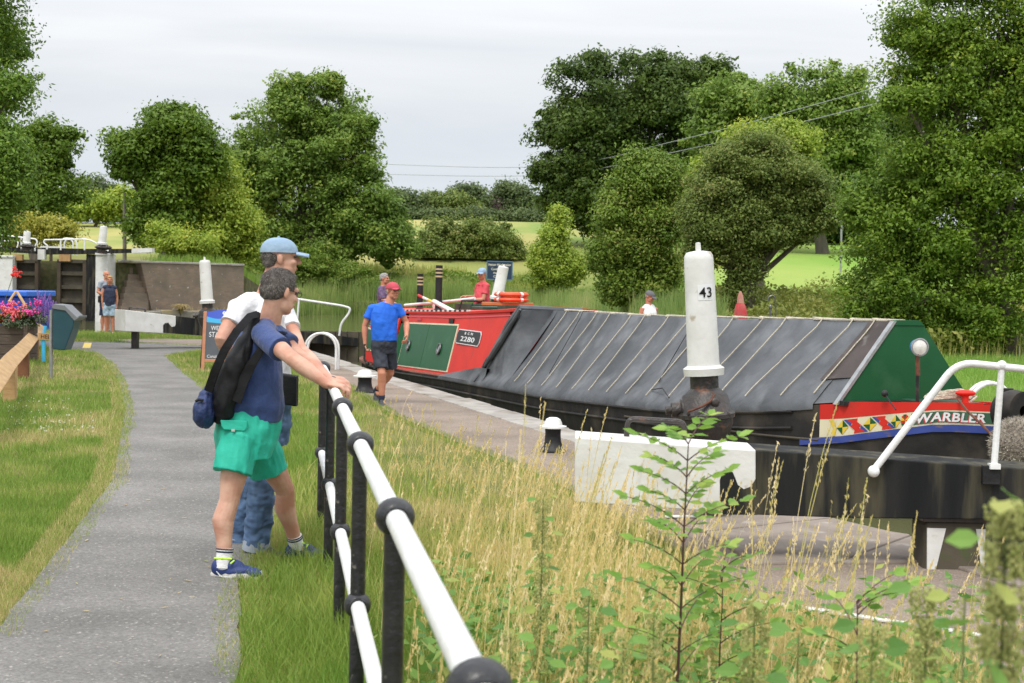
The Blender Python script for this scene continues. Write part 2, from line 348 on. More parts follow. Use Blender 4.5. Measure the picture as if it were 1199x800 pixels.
def fast_mesh(name, verts, faces, nper, mats, tint=None, parent=None, loc=(0, 0, 0), mi=None):
    """verts (n,3), faces flat int array with nper corners each"""
    me = bpy.data.meshes.new(name); nv = len(verts); nf = len(faces) // nper
    off = wloc(parent) if parent is not None else V(loc)
    vv = (verts - np.array(off)).astype(np.float32)
    me.vertices.add(nv); me.vertices.foreach_set('co', vv.ravel())
    me.loops.add(nf * nper); me.loops.foreach_set('vertex_index', faces.astype(np.int32))
    me.polygons.add(nf); me.polygons.foreach_set('loop_start', np.arange(0, nf * nper, nper, dtype=np.int32)); me.polygons.foreach_set('loop_total', np.full(nf, nper, dtype=np.int32))
    if not isinstance(mats, (list, tuple)): mats = [mats]
    for mm in mats: me.materials.append(mm)
    if mi is not None: me.polygons.foreach_set('material_index', mi.astype(np.int32))
    me.update(calc_edges=True)
    if tint is not None:
        at = me.attributes.new('tint', 'FLOAT', 'FACE'); at.data.foreach_set('value', tint.astype(np.float32))
    o = bpy.data.objects.new(name, me); C.objects.link(o)
    if parent is not None: o.parent = parent
    else: o.location = off
    return o
# ------------------------------------------------------------------ terrain
def interp(y, ks): return np.interp(y, [k[0] for k in ks], [k[1] for k in ks])
LP = [(0, 0), (61.9, .15), (62.6, 2.3), (90, 2.6), (150, 7.5), (300, 12), (900, 28)]
CP = [(0, 0), (40, 0), (86, .1), (90, .9), (96, 1.9), (104, 3.3), (110, 4.7), (150, 8.5), (300, 13), (900, 30)]
RP = [(0, 0), (38, 0), (50, 1.2), (55, 1.6), (110, 5.4), (150, 7.5), (300, 12), (900, 28)]
def T(x, y):
    x = np.asarray(x, float); y = np.asarray(y, float)
    b = x / np.maximum(y, 1.0)
    l, c, r = interp(y, LP), interp(y, CP), interp(y, RP)
    wl = np.clip((-.15 - b) / .05, 0, 1); wr = np.clip((b - .05) / .07, 0, 1)
    z = c * (1 - wl - wr) + l * wl + r * wr
    k = np.clip((x - (.27 - .1625 * y) - .3) / 1.2, 0, 1) * np.clip((34 - y) / 6, 0, 1)
    return z - .045 * k * k * (3 - 2 * k)
def Tz(x, y): return float(T(x, y))
rng = np.random.default_rng(11)
_g = rng.random((64, 64))
def vnoise(x, y, s=1.0, sx=0.0):
    x = np.asarray(x) / s + sx; y = np.asarray(y) / s + sx * 1.7
    xi = np.floor(x).astype(int); yi = np.floor(y).astype(int); fx = x - xi; fy = y - yi
    fx = fx * fx * (3 - 2 * fx); fy = fy * fy * (3 - 2 * fy)
    g = lambda a, b: _g[a % 64, b % 64]
    return (g(xi, yi) * (1 - fx) + g(xi + 1, yi) * fx) * (1 - fy) + (g(xi, yi + 1) * (1 - fx) + g(xi + 1, yi + 1) * fx) * fy
def fbm(x, y, s=1.0, sx=0.0): return (vnoise(x, y, s, sx) + .5 * vnoise(x, y, s / 2, sx + 3) + .25 * vnoise(x, y, s / 4, sx + 9)) / 1.75
def inpoly(x, y, poly):
    x = np.asarray(x); y = np.asarray(y); ins = np.zeros(x.shape, bool); n = len(poly)
    for i in range(n):
        x1, y1 = poly[i]; x2, y2 = poly[(i + 1) % n]
        if y1 == y2: continue
        c = ((y1 > y) != (y2 > y)) & (x < (x2 - x1) * (y - y1) / (y2 - y1) + x1)
        ins ^= c
    return ins
def near_x(y): return 5.4 - .32 * y
def far_x(y): return 10.0 - .32 * y
WATER = [(6.2, -4), (5.4, 4), (4.0, 8.0), (3.1, 9.0), (2.55, 9.4), (2.008, 10.6)] + [(near_x(y), y) for y in (14, 18, 22, 26, 30, 33.5)] + \
        [(-6.5, 36), (-9.3, 38.4), (-14, 39.6), (-20, 43), (-25, 50), (-25.5, 62.3), (-22.6, 62.8), (-17.4, 62.8), (-12.6, 67.3), (-12.0, 72), (-12.8, 82), (-10.5, 88), (-3, 87),
         (1.5, 76), (3.6, 60), (3.9, 52), (4.2, 46), (3.2, 39), (1.0, 35.5)] + [(far_x(y), y) for y in (33.5, 30, 26, 22, 18, 14, 10.5)] + [(7.4, 9.0), (8.2, 8.0), (9.0, 4), (9.5, -4)]
def cdt(pts, poly):
    vv = [V((a, b)) for a, b in poly]; n = len(vv)
    vv += [V((a, b)) for a, b in pts]
    ed = [(i, (i + 1) % n) for i in range(n)]
    r = mgeo.delaunay_2d_cdt(vv, ed, [], 0, 1e-4)
    return r[0], r[2]
pts = []
for x in np.arange(-45, 46, 1.0):
    for y in np.arange(-6, 77, 1.0): pts.append((x + rng.uniform(-.2, .2), y + rng.uniform(-.2, .2)))
for x in np.arange(-160, 161, 6.0):
    for y in np.arange(-6, 175, 6.0):
        if abs(x) > 46 or y > 77: pts.append((x + rng.uniform(-1, 1), y + rng.uniform(-1, 1)))
for x in np.arange(-1000, 1001, 50.0):
    for y in np.arange(-100, 1300, 50.0):
        if abs(x) > 165 or y > 178 or y < -10: pts.append((x, y))
for y in (61.9, 62.6):
    for x in np.arange(-45, -7, .8): pts.append((x, y))
tv, tf = cdt(pts, WATER)
tx = np.array([v.x for v in tv]); ty = np.array([v.y for v in tv])
tf = np.array([f for f in tf if len(f) == 3])
cx = tx[tf].mean(1); cy = ty[tf].mean(1)
tf = tf[~inpoly(cx, cy, WATER)]
tz = T(tx, ty)
ground_v = np.stack([tx, ty, tz], 1)
def ground_mat():
    m = bpy.data.materials.new('grass_ground'); m.use_nodes = True
    t = m.node_tree; n = t.nodes; l = t.links; b = n['Principled BSDF']; b.inputs['Roughness'].default_value = .95; b.inputs['Specular IOR Level'].default_value = .1
    geo = n.new('ShaderNodeNewGeometry')
    at = n.new('ShaderNodeAttribute'); at.attribute_name = 'hay'
    at2 = n.new('ShaderNodeAttribute'); at2.attribute_name = 'mown'
    def noise(sc, det=5, stretch=None):
        z = n.new('ShaderNodeTexNoise'); z.inputs['Scale'].default_value = sc; z.inputs['Detail'].default_value = det
        mp = n.new('ShaderNodeMapping'); l.new(geo.outputs['Position'], mp.inputs[0])
        if stretch: mp.inputs['Scale'].default_value = stretch
        l.new(mp.outputs[0], z.inputs['Vector']); return z.outputs[0]
    def ramp(src, a, ca, b_, cb):
        r = n.new('ShaderNodeValToRGB'); l.new(src, r.inputs[0]); r.color_ramp.elements[0].position = a; r.color_ramp.elements[0].color = ca + (1,)
        r.color_ramp.elements[1].position = b_; r.color_ramp.elements[1].color = cb + (1,); return r.outputs[0]
    def mix(f, a, c):
        q = n.new('ShaderNodeMix'); q.data_type = 'RGBA'; l.new(f, q.inputs[0]); l.new(a, q.inputs[6]); l.new(c, q.inputs[7]); return q.outputs[2]
    near = ramp(noise(.9, 6), .35, (.095, .12, .03), .65, (.20, .18, .07))
    hay = ramp(noise(.16, 8, (1, .35, 1)), .35, (.20, .27, .07), .62, (.37, .34, .125))
    mown = ramp(noise(.12, 7, (1, .4, 1)), .38, (.17, .31, .05), .66, (.28, .36, .09))
    c = mix(at.outputs['Fac'], near, hay); c = mix(at2.outputs['Fac'], c, mown)
    l.new(c, b.inputs['Base Color'])
    nb = n.new('ShaderNodeBump'); nb.inputs['Strength'].default_value = .7; nb.inputs['Distance'].default_value = .06
    l.new(noise(9, 6), nb.inputs['Height']); l.new(nb.outputs[0], b.inputs['Normal'])
    return m
MT['ground'] = ground_mat()
go = fast_mesh('ground', ground_v, tf.ravel(), 3, MT['ground'])
go['kind'] = 'structure'
bb = tx / np.maximum(ty, 1)
hay = np.clip((ty - 92) / 10, 0, 1) * np.clip((.12 - bb) / .06, 0, 1)
mown = np.clip((ty - 45) / 8, 0, 1) * np.clip((bb - .06) / .05, 0, 1)
mown = np.maximum(mown, np.clip((ty - 18) / 5, 0, 1) * np.clip((bb - .25) / .04, 0, 1) * np.clip((45 - ty) / 4, 0, 1))
for nm, arr in (('hay', hay), ('mown', mown)):
    a = go.data.attributes.new(nm, 'FLOAT', 'POINT'); a.data.foreach_set('value', arr.astype(np.float32))
for p in (0,): go.data.polygons.foreach_set('use_smooth', [True] * len(go.data.polygons))

# banks: vertical faces round the water, brick for the lock chamber
k = MB()
n = len(WATER)
for i in range(n):
    a, b = WATER[i], WATER[(i + 1) % n]
    za, zb = Tz(*a), Tz(*b)
    k.add([(a[0], a[1], za), (b[0], b[1], zb), (b[0], b[1], -2.4), (a[0], a[1], -2.4)], [(0, 1, 2, 3)])
MT['earth'] = mat('bank_earth', (.07, .075, .03), (.14, .13, .06), .95, 5, bump=.6)
tag(k.build('canal_bank', MT['earth']), kind='structure')
k = MB(); xs = [p[0] for p in WATER]; ys = [p[1] for p in WATER]
k.add([(min(xs) - 1, min(ys) - 1, -2.3), (max(xs) + 1, min(ys) - 1, -2.3), (max(xs) + 1, max(ys) + 1, -2.3), (min(xs) - 1, max(ys) + 1, -2.3)], [(0, 1, 2, 3)])
tag(k.build('canal_bed', MT['earth']), kind='structure')
def water_mat():
    m = bpy.data.materials.new('canal_water'); m.use_nodes = True
    t = m.node_tree; n = t.nodes; l = t.links; b = n['Principled BSDF']
    b.inputs['Base Color'].default_value = (.11, .115, .05, 1); b.inputs['Roughness'].default_value = .06; b.inputs['IOR'].default_value = 1.33
    geo = n.new('ShaderNodeNewGeometry'); mp = n.new('ShaderNodeMapping'); l.new(geo.outputs['Position'], mp.inputs[0]); mp.inputs['Scale'].default_value = (1, .45, 1)
    z = n.new('ShaderNodeTexNoise'); z.inputs['Scale'].default_value = 2.2; z.inputs['Detail'].default_value = 4; l.new(mp.outputs[0], z.inputs['Vector'])
    bp = n.new('ShaderNodeBump'); bp.inputs['Strength'].default_value = .35; bp.inputs['Distance'].default_value = .05; l.new(z.outputs[0], bp.inputs['Height']); l.new(bp.outputs[0], b.inputs['Normal'])
    return m
WZ = -.28
wv, wf = cdt([], WATER)
wf = [f for f in wf if len(f) == 3]
wx = np.array([v.x for v in wv]); wy = np.array([v.y for v in wv]); wf = np.array(wf); keep = inpoly(wx[wf].mean(1), wy[wf].mean(1), WATER)
# main pound and lock water (nearer than the bottom gates the chamber drops away)
wo = fast_mesh('water', np.stack([wx, wy, np.full(len(wx), WZ)], 1), wf[keep].ravel(), 3, water_mat()); wo['kind'] = 'structure'

def sheet(name, poly, m, dz, step=.5, jit=0.0, uv=False):
    # roughen the outline a little
    out = []
    nn = len(poly)
    for i in range(nn):
        a = V(poly[i]); b = V(poly[(i + 1) % nn]); L_ = (b - a).length; q = max(1, int(L_ / .25)) if jit else 1
        for j in range(q):
            p = a.lerp(b, j / q)
            if jit: p = p + V((mnoise.noise(V((p.x * 3.1, p.y * 3.1, 1))), mnoise.noise(V((p.x * 3.1, p.y * 3.1, 7))))) * jit + V((mnoise.noise(V((p.x * 9, p.y * 9, 1))), 0)) * jit * .6
            out.append((p.x, p.y))
    xs = [p[0] for p in out]; ys = [p[1] for p in out]
    g = [(x, y) for x in np.arange(min(xs), max(xs), step) for y in np.arange(min(ys), max(ys), step)]
    gx = np.array([p[0] for p in g]); gy = np.array([p[1] for p in g]); ins = inpoly(gx, gy, out)
    sv, sf = cdt([p for p, q in zip(g, ins) if q], out)
    x = np.array([v.x for v in sv]); y = np.array([v.y for v in sv]); f = np.array([q for q in sf if len(q) == 3])
    f = f[inpoly(x[f].mean(1), y[f].mean(1), out)]
    o = fast_mesh(name, np.stack([x, y, T(x, y) + dz], 1), f.ravel(), 3, m); o['kind'] = 'structure'
    if uv:
        ul = o.data.uv_layers.new(name='UVMap'); li = np.zeros(len(o.data.loops), np.int32); o.data.loops.foreach_get('vertex_index', li)
        ul.data.foreach_set('uv', np.stack([x[li], y[li]], 1).astype(np.float32).ravel())
    return o

def asphalt(name, c1, c2, grit, cracks=True):
    m = bpy.data.materials.new(name); m.use_nodes = True
    t = m.node_tree; n = t.nodes; l = t.links; b = n['Principled BSDF']; b.inputs['Roughness'].default_value = .92; b.inputs['Specular IOR Level'].default_value = .25
    geo = n.new('ShaderNodeNewGeometry')
    def noise(sc, det=4):
        z = n.new('ShaderNodeTexNoise'); z.inputs['Scale'].default_value = sc; z.inputs['Detail'].default_value = det; l.new(geo.outputs['Position'], z.inputs['Vector']); return z.outputs[0]
    r = n.new('ShaderNodeValToRGB'); l.new(noise(1.3, 7), r.inputs[0]); r.color_ramp.elements[0].position = .32; r.color_ramp.elements[0].color = c1 + (1,); r.color_ramp.elements[1].position = .68; r.color_ramp.elements[1].color = c2 + (1,)
    v = n.new('ShaderNodeTexVoronoi'); v.inputs['Scale'].default_value = 95; l.new(geo.outputs['Position'], v.inputs['Vector'])
    sp = n.new('ShaderNodeSeparateColor'); l.new(v.outputs['Color'], sp.inputs[0])
    rr = n.new('ShaderNodeMapRange'); l.new(sp.outputs[0], rr.inputs[0]); rr.inputs[1].default_value = .0; rr.inputs[2].default_value = 1; rr.inputs[3].default_value = .78; rr.inputs[4].default_value = 1.22
    ml = n.new('ShaderNodeVectorMath'); ml.operation = 'SCALE'; l.new(r.outputs[0], ml.inputs[0]); l.new(rr.outputs[0], ml.inputs['Scale'])
    r3 = n.new('ShaderNodeMapRange'); l.new(sp.outputs[1], r3.inputs[0]); r3.inputs[1].default_value = .94; r3.inputs[2].default_value = 1.0
    mi = n.new('ShaderNodeMix'); mi.data_type = 'RGBA'; l.new(r3.outputs[0], mi.inputs[0]); l.new(ml.outputs[0], mi.inputs[6]); mi.inputs[7].default_value = grit + (1,)
    # straw and dust scraps
    nn = n.new('ShaderNodeTexNoise'); nn.inputs['Scale'].default_value = 22; nn.inputs['Detail'].default_value = 6; nn.inputs['Distortion'].default_value = 2; l.new(geo.outputs['Position'], nn.inputs['Vector'])
    r4 = n.new('ShaderNodeMapRange'); l.new(nn.outputs[0], r4.inputs[0]); r4.inputs[1].default_value = .70; r4.inputs[2].default_value = .74
    m2 = n.new('ShaderNodeMix'); m2.data_type = 'RGBA'; l.new(r4.outputs[0], m2.inputs[0]); l.new(mi.outputs[2], m2.inputs[6]); m2.inputs[7].default_value = (.27, .24, .19, 1)
    l.new(m2.outputs[2], b.inputs['Base Color'])
    bp = n.new('ShaderNodeBump'); bp.inputs['Strength'].default_value = .6; bp.inputs['Distance'].default_value = .006; l.new(v.outputs['Distance'], bp.inputs['Height']); l.new(bp.outputs[0], b.inputs['Normal'])
    return m
MT['asphalt'] = asphalt('path_asphalt', (.135, .13, .122), (.215, .205, .194), (.34, .32, .29))
MT['lockside'] = asphalt('lockside_surface', (.19, .15, .12), (.28, .228, .188), (.42, .35, .29))
MT['stone'] = mat('coping_stone', (.27, .25, .225), (.38, .355, .32), .85, 3, detail=8, bump=.5, bscale=25, dirt=(.16, .13, .10), dirt_scale=2.5, dirt_lo=.5, dirt_hi=.7)
MT['stone_dark'] = mat('weathered_ledge', (.20, .18, .15), (.30, .28, .24), .9, 3, detail=8, bump=.6, bscale=10, dirt=(.34, .27, .13), dirt_scale=1.5, dirt_lo=.5, dirt_hi=.65)

PATH = [(-.95, 3.2), (-1.03, 5.5), (-1.38, 7.3), (-1.55, 9.5), (-2.35, 13), (-3.6, 18), (-5.03, 22.4), (-6.75, 28.0), (-6.6, 30), (-6.2, 31.8), (-8.2, 33.2), (-10.5, 33.0), (-14, 32.6), (-20, 32.6), (-20, 30.6),
        (-10.4, 30.6), (-9.2, 29.5), (-8.4, 28.5), (-7.1, 25), (-5.68, 20.6), (-4.45, 16.4), (-3.0, 10.7), (-2.55, 8.1), (-2.2, 6.0), (-2.0, 3.2), (-1.9, -3), (-.6, -3)]
sheet('path', PATH, MT['asphalt'], .012, jit=.03)
LOCKSIDE = [(1.9, -3), (2.05, 3), (1.95, 6.0), (1.75, 6.6), (1.26, 7.2), (.87, 9.6), (.3, 12), (-.32, 13.8), (-1.5, 17.6), (-2.5, 21.8), (-3.9, 26), (-5.3, 28.6), (-6.2, 31.8), (-9, 33.4), (-9.8, 34.6), (-8.6, 35.6), (-6.9, 36.0)] + \
           [(near_x(y) + .02, y) for y in (33.5, 30, 26, 22, 18, 14)] + [(2.0, 10.6), (2.55, 9.4), (3.1, 9.0), (4.0, 8.0), (5.4, 4), (6.2, -3)]
sheet('lockside_pavement', LOCKSIDE, MT['lockside'], .014, jit=0)
# coping stones along the lock edge
def coping(edge, wdt, side, gap=.012, top=.024, seg=.95, th=.4, over=.03):
    k = MB()
    for (a, b) in zip(edge[:-1], edge[1:]):
        a = V(a + (0,)); b = V(b + (0,)); d = (b - a); L_ = d.length; d.normalize(); nrm = V((d.y, -d.x, 0)) * side
        q = max(1, round(L_ / seg))
        for i in range(q):
            p0 = a + d * (L_ * i / q + gap / 2); p1 = a + d * (L_ * (i + 1) / q - gap / 2)
            z = Tz(p0.x + nrm.x * .2, p0.y + nrm.y * .2) + top + rng.uniform(-.004, .004)
            ww = wdt * rng.uniform(.92, 1.06)
            q4 = [p0 - nrm * over, p1 - nrm * over, p1 + nrm * ww, p0 + nrm * ww]
            k.hexa([V((p.x, p.y, z - th)) for p in q4] + [V((p.x, p.y, z)) for p in q4])
    return k
nearedge = [(near_x(y), y) for y in (33.5, 30, 26, 22, 18, 14, 10.6)]
def slab_wall(name, label, edge, side, wdt, lbl_cat='wall', grp=None, over=.03):
    r = thing(name, label, lbl_cat, (edge[0][0], edge[0][1], -2.2), grp)
    coping(edge, wdt, side, over=over).build('coping', MT['stone'], r, bevel=.012)
    k = MB()
    for a, b in zip(edge[:-1], edge[1:]):
        d = V((b[0] - a[0], b[1] - a[1], 0)).normalized(); nrm = V((d.y, -d.x, 0)) * side
        k.add([(a[0] - nrm.x * .01, a[1] - nrm.y * .01, -.38), (b[0] - nrm.x * .01, b[1] - nrm.y * .01, -.38), (b[0] - nrm.x * .01, b[1] - nrm.y * .01, -2.25), (a[0] - nrm.x * .01, a[1] - nrm.y * .01, -2.25)], [(0, 1, 2, 3)])
    k.build('brickwork', MT['brick'], r, uvf=lambda c: (c.y, c.z))
    return r
slab_wall('lock_wall', 'near stone edged wall of the lock beside the paved lockside', nearedge, -1, .42)
faredge = [(far_x(y), y) for y in (33.5, 30, 26, 22, 18, 14, 10.5)]
slab_wall('lock_wall', 'far wall of the lock hidden behind the long narrowboat', faredge, 1, .42)
headedge = [(-5.3, 33.5), (-6.5, 36), (-9.3, 38.4)]
coping(headedge, .4, -1).m(0)
# broad stone apron by the bottom gate
ap = [(1.62, 10.9), (2.02, 10.62), (2.57, 9.42), (3.12, 9.02), (4.02, 8.02), (4.9, 5.6), (4.1, 5.3), (3.2, 6.6), (2.75, 7.75), (2.66, 8.1), (2.5, 8.42), (1.44, 8.24), (1.2, 9.4)]
r = thing('stone_apron', 'raised stone slabs at the lock edge under the black beam', 'paving', (2.5, 9, 0))
k = MB()
cells = [[(1.62, 10.9), (2.02, 10.64), (2.28, 9.98), (1.3, 9.3), (1.2, 9.4)], [(1.3, 9.28), (2.29, 9.96), (2.56, 9.44), (2.66, 9.34), (1.95, 8.34), (1.44, 8.25)],
         [(1.97, 8.34), (2.68, 9.33), (3.1, 9.03), (2.9, 8.3), (2.5, 8.4)], [(2.92, 8.3), (3.12, 9.01), (3.98, 8.02), (3.2, 7.1), (2.78, 7.8), (2.68, 8.1), (2.6, 8.35)],
         [(3.22, 7.08), (4.0, 8.0), (4.9, 5.6), (4.1, 5.3)]]
for c in cells:
    z = -.045 + .034 + rng.uniform(-.003, .004)
    k.prism([(x, y, z - .3) for x, y in c], (0, 0, .3))
k.build('slab', mat('apron_stone', (.19, .155, .13), (.27, .225, .19), .9, 4, detail=9, bump=.3, bscale=60, dirt=(.40, .37, .33), dirt_scale=5, dirt_lo=.6, dirt_hi=.72), r, bevel=.012)
k = MB()
for q in ([(1.16, 7.35), (1.6, 7.08), (2.25, 6.62), (2.25, 6.57), (1.58, 7.02), (1.14, 7.29)], [(1.1, 9.95), (1.75, 10.1), (1.76, 10.03), (1.1, 9.88)]):
    k.prism([(x, y, -.025) for x, y in q], (0, 0, .008))
tag(k.build('painted_line', MT['white'], smooth=False), kind='structure')

# ------------------------------------------------------------------ foliage
def orient_quads(c, nrm, size, asp, rnd):
    """rhombus leaves at c with normal nrm"""
    n = len(c)
    nrm = nrm / np.linalg.norm(nrm, axis=1, keepdims=True)
    a = rnd.normal(size=(n, 3)); a -= nrm * (a * nrm).sum(1, keepdims=True); a /= np.linalg.norm(a, axis=1, keepdims=True)
    b = np.cross(nrm, a)
    s = size[:, None] if np.ndim(size) else size
    v = np.stack([c - a * s, c + b * s * asp + a * s * .1, c + a * s, c - b * s * asp + a * s * .1], 1)
    return v.reshape(-1, 3), np.arange(n * 4)
def crown_arrays(lobes, nleaf, leaf, seed, per=22, sub=7, fill=.12, droop=0.0, cr=None, shell=.22, rough=.3, subr=(.32, .55)):
    rnd = np.random.default_rng(seed)
    L = []
    for (c, r) in lobes:
        c = np.array(c, float); r = np.array(r, float); L.append((c, r, 1.0))
        for i in range(sub):
            d = rnd.normal(size=3); d /= np.linalg.norm(d); d[2] = d[2] * .8 + .12
            s = rnd.uniform(*subr); L.append((c + d * r * rnd.uniform(.72, 1.3), r * s, 2.0))
    W = np.array([(r[0] * r[2]) * w for c, r, w in L]); W /= W.sum()
    ncl = max(1, nleaf // per)
    idx = rnd.choice(len(L), ncl, p=W)
    cc = np.array([l[0] for l in L])[idx]; rr = np.array([l[1] for l in L])[idx]
    d = rnd.normal(size=(ncl, 3)); d /= np.linalg.norm(d, axis=1, keepdims=True)
    rad = 1 - np.abs(rnd.normal(size=ncl)) * shell
    fi = rnd.random(ncl) < fill; rad[fi] = rnd.random(fi.sum()) * .8
    rad *= 1 + rough * (vnoise(d[:, 0] * 2.5 + idx * 3.1, d[:, 2] * 2.5 + d[:, 1] * 2.1, .5) - .5)
    pc = cc + d * rr * rad[:, None]
    wsc = float(np.mean([l[1][0] for l in L[:1]])) * .38
    gn = vnoise(pc[:, 0] + pc[:, 1] * .8, pc[:, 2] * 1.25 + pc[:, 1] * .5, wsc, seed * .7) ; g2 = vnoise(pc[:, 0] - pc[:, 1] * .6, pc[:, 2] * 1.3, wsc * .4, seed * .3); keepc = ((gn > .30) & (g2 > .26)) | (rnd.random(ncl) < .12)
    pc = pc[keepc]; d = d[keepc]; ncl = len(pc)
    clr = (cr if cr else leaf * 3.2) * rnd.uniform(.6, 1.4, ncl)
    # loose sprays reaching out beyond the outline
    sp, sd, sr = [], [], []
    big = [l for l in L if l[2] == 1.0]
    for (c0, r0, _) in big:
        for i in range(9):
            q = rnd.normal(size=3); q[2] = q[2] * .7 + .35; q /= np.linalg.norm(q); e = rnd.uniform(1.12, 1.42); b2 = rnd.normal(size=3) * .12
            for j in range(4): t_ = .8 + (e - .8) * (j + .5) / 4; sp.append(c0 + (q + b2 * (j / 4)) * r0 * t_); sd.append(q); sr.append((cr if cr else leaf * 3.2) * (.75 - .13 * j))
    sp, sd, sr = np.array(sp), np.array(sd), np.array(sr)
    if len(sp) > ncl * .35: s_i = rnd.choice(len(sp), max(1, int(ncl * .35)), replace=False); sp, sd, sr = sp[s_i], sd[s_i], sr[s_i]
    pc = np.concatenate([pc, sp]); d = np.concatenate([d, sd]); clr = np.concatenate([clr, sr]); ncl = len(pc)
    off = rnd.normal(size=(ncl, per, 3)); off /= np.linalg.norm(off, axis=2, keepdims=True); off[:, :, 2] = off[:, :, 2] * .62 + .12
    off *= (rnd.random((ncl, per, 1)) ** .45)
    off *= clr[:, None, None]
    if droop: off[:, :, 2] -= droop * (off[:, :, 0] ** 2 + off[:, :, 1] ** 2) / clr[:, None]
    p = (pc[:, None, :] + off).reshape(-1, 3)
    nn = len(p)
    nrm = rnd.normal(size=(nn, 3)) * .6; nrm[:, 2] += .5; nrm += np.repeat(d, per, 0) * .35 + off.reshape(-1, 3) / np.repeat(clr, per)[:, None] * .8
    size = leaf * rnd.uniform(.6, 1.3, nn)
    v, f = orient_quads(p, nrm, size, rnd.uniform(.42, .62, (nn, 1)), rnd)
    tint = np.clip(np.repeat(rnd.random(ncl), per) * .55 + rnd.random(nn) * .3 + .15 * np.repeat(vnoise(pc[:, 0], pc[:, 2], 2.0), per), 0, 1)
    return v, f, tint, L
def trunk_mb(base, lobes, r0, seed, twigs=2, split=.35):
    rd = random.Random(seed); k = MB(); base = V(base)
    top = V(max(lobes, key=lambda l: l[0][2])[0]); mid = sum((V(l[0]) for l in lobes), V((0, 0, 0))) / len(lobes)
    H = mid.z - base.z
    fork = base + V(((mid.x - base.x) * .3, (mid.y - base.y) * .3, H * split * 1.2))
    bend = base.lerp(fork, .5) + V((rd.uniform(-.08, .08), 0, 0)) * H
    k.tube([base - V((0, 0, .3)), base + V((0, 0, .15)), bend, fork], [r0 * 1.35, r0 * 1.1, r0 * .9, r0 * .75], 10)
    for c, r in lobes:
        c = V(c); a = fork.lerp(base, rd.uniform(0, .35))
        m1 = a.lerp(c, .5) + V((rd.uniform(-.5, .5), rd.uniform(-.5, .5), rd.uniform(0, .6))) * (c - a).length * .15
        rb = r0 * rd.uniform(.35, .55)
        k.tube([a, m1, c], [rb, rb * .65, rb * .3], 7)
        for j in range(twigs if rb > .03 else 1):
            dd = V((rd.gauss(0, 1), rd.gauss(0, 1), rd.gauss(.3, .8))).normalized()
            e = c + V((dd.x * r[0], dd.y * r[1], dd.z * r[2])) * .7; s_ = m1.lerp(c, rd.random())
            k.tube([s_, s_.lerp(e, .5) + V((0, 0, .06 * (e - s_).length)), e], [rb * .4, rb * .25, rb * .08], 5)
    return k
def tree(name, label, cat, Y, lobes_px, base_px, nleaf, leaf, mats, seed, trunk=.2, group=None, zb=None, depth=1.0, barkm=None, **kw):
    lobes = []
    for q in lobes_px:
        px, py, rx, ry = q[:4]; dy = q[4] if len(q) > 4 else 0
        c = P(px, py, Y + dy); s = (Y + dy) / FPX
        lobes.append((tuple(c), (rx * s, min(rx, ry * 1.2) * s * depth, ry * s)))
    bx = (base_px - 599.5) / FPX * Y; zb = Tz(bx, Y) if zb is None else zb
    r = thing(name, label, cat, (bx, Y, zb), group)
    if 'cr' not in kw: kw['cr'] = leaf * 3.6
    kw['cr'] *= 1.25; kw['per'] = 56; kw['sub'] = 16; kw.setdefault('subr', (.13, .42)); kw['fill'] = .1; kw['rough'] = .8
    leaf *= .62; nleaf = int(nleaf * 1.75)
    v, f, tint, L = crown_arrays(lobes, nleaf, leaf, seed, **kw)
    lowest = zb + .05
    v[:, 2] = np.maximum(v[:, 2], lowest + .02 * rng.random(len(v)))
    fast_mesh('crown', v, f, 4, mats, tint, r)
    if trunk: trunk_mb((bx, Y, zb), lobes, trunk, seed).build('trunk', barkm or MT['bark'], r)
    return r
LM = dict(
 oak=leaf_mat('oak_leaves', (0.045, 0.088, 0.017), (0.12, 0.18, 0.03)),
 alder=leaf_mat('alder_leaves', (0.07, 0.14, 0.014), (0.165, 0.26, 0.025), (0.234, 0.287, 0.037)),
 ash=leaf_mat('ash_leaves', (0.12, 0.21, 0.035), (0.235, 0.34, 0.055), (0.42, 0.40, 0.08)),
 lime=leaf_mat('lime_green_leaves', (0.215, 0.319, 0.037), (0.387, 0.479, 0.061), (0.578, 0.542, 0.099)),
 yellow=leaf_mat('yellowish_leaves', (0.272, 0.287, 0.037), (0.482, 0.447, 0.074)),
 haw=leaf_mat('hawthorn_leaves', (0.11, 0.17, 0.035), (0.25, 0.31, 0.07), (0.40, 0.33, 0.13)),
 far=leaf_mat('far_tree_leaves', (0.081, 0.120, 0.049), (0.148, 0.199, 0.068)),
 farpurple=leaf_mat('copper_leaves', (0.071, 0.047, 0.055), (0.119, 0.072, 0.074)),
 near=leaf_mat('near_tree_leaves', (0.095, 0.18, 0.022), (0.22, 0.33, 0.036), (0.42, 0.46, 0.06)),
 nearl=leaf_mat('left_tree_leaves', (0.081, 0.160, 0.019), (0.195, 0.319, 0.037), (0.387, 0.447, 0.074)),
 hedge=leaf_mat('hedge_leaves', (0.157, 0.208, 0.037), (0.310, 0.319, 0.074), (0.502, 0.351, 0.148)),
 bramble=leaf_mat('bramble_leaves', (0.11, 0.20, 0.025), (0.25, 0.34, 0.05), (0.44, 0.33, 0.13)),
)
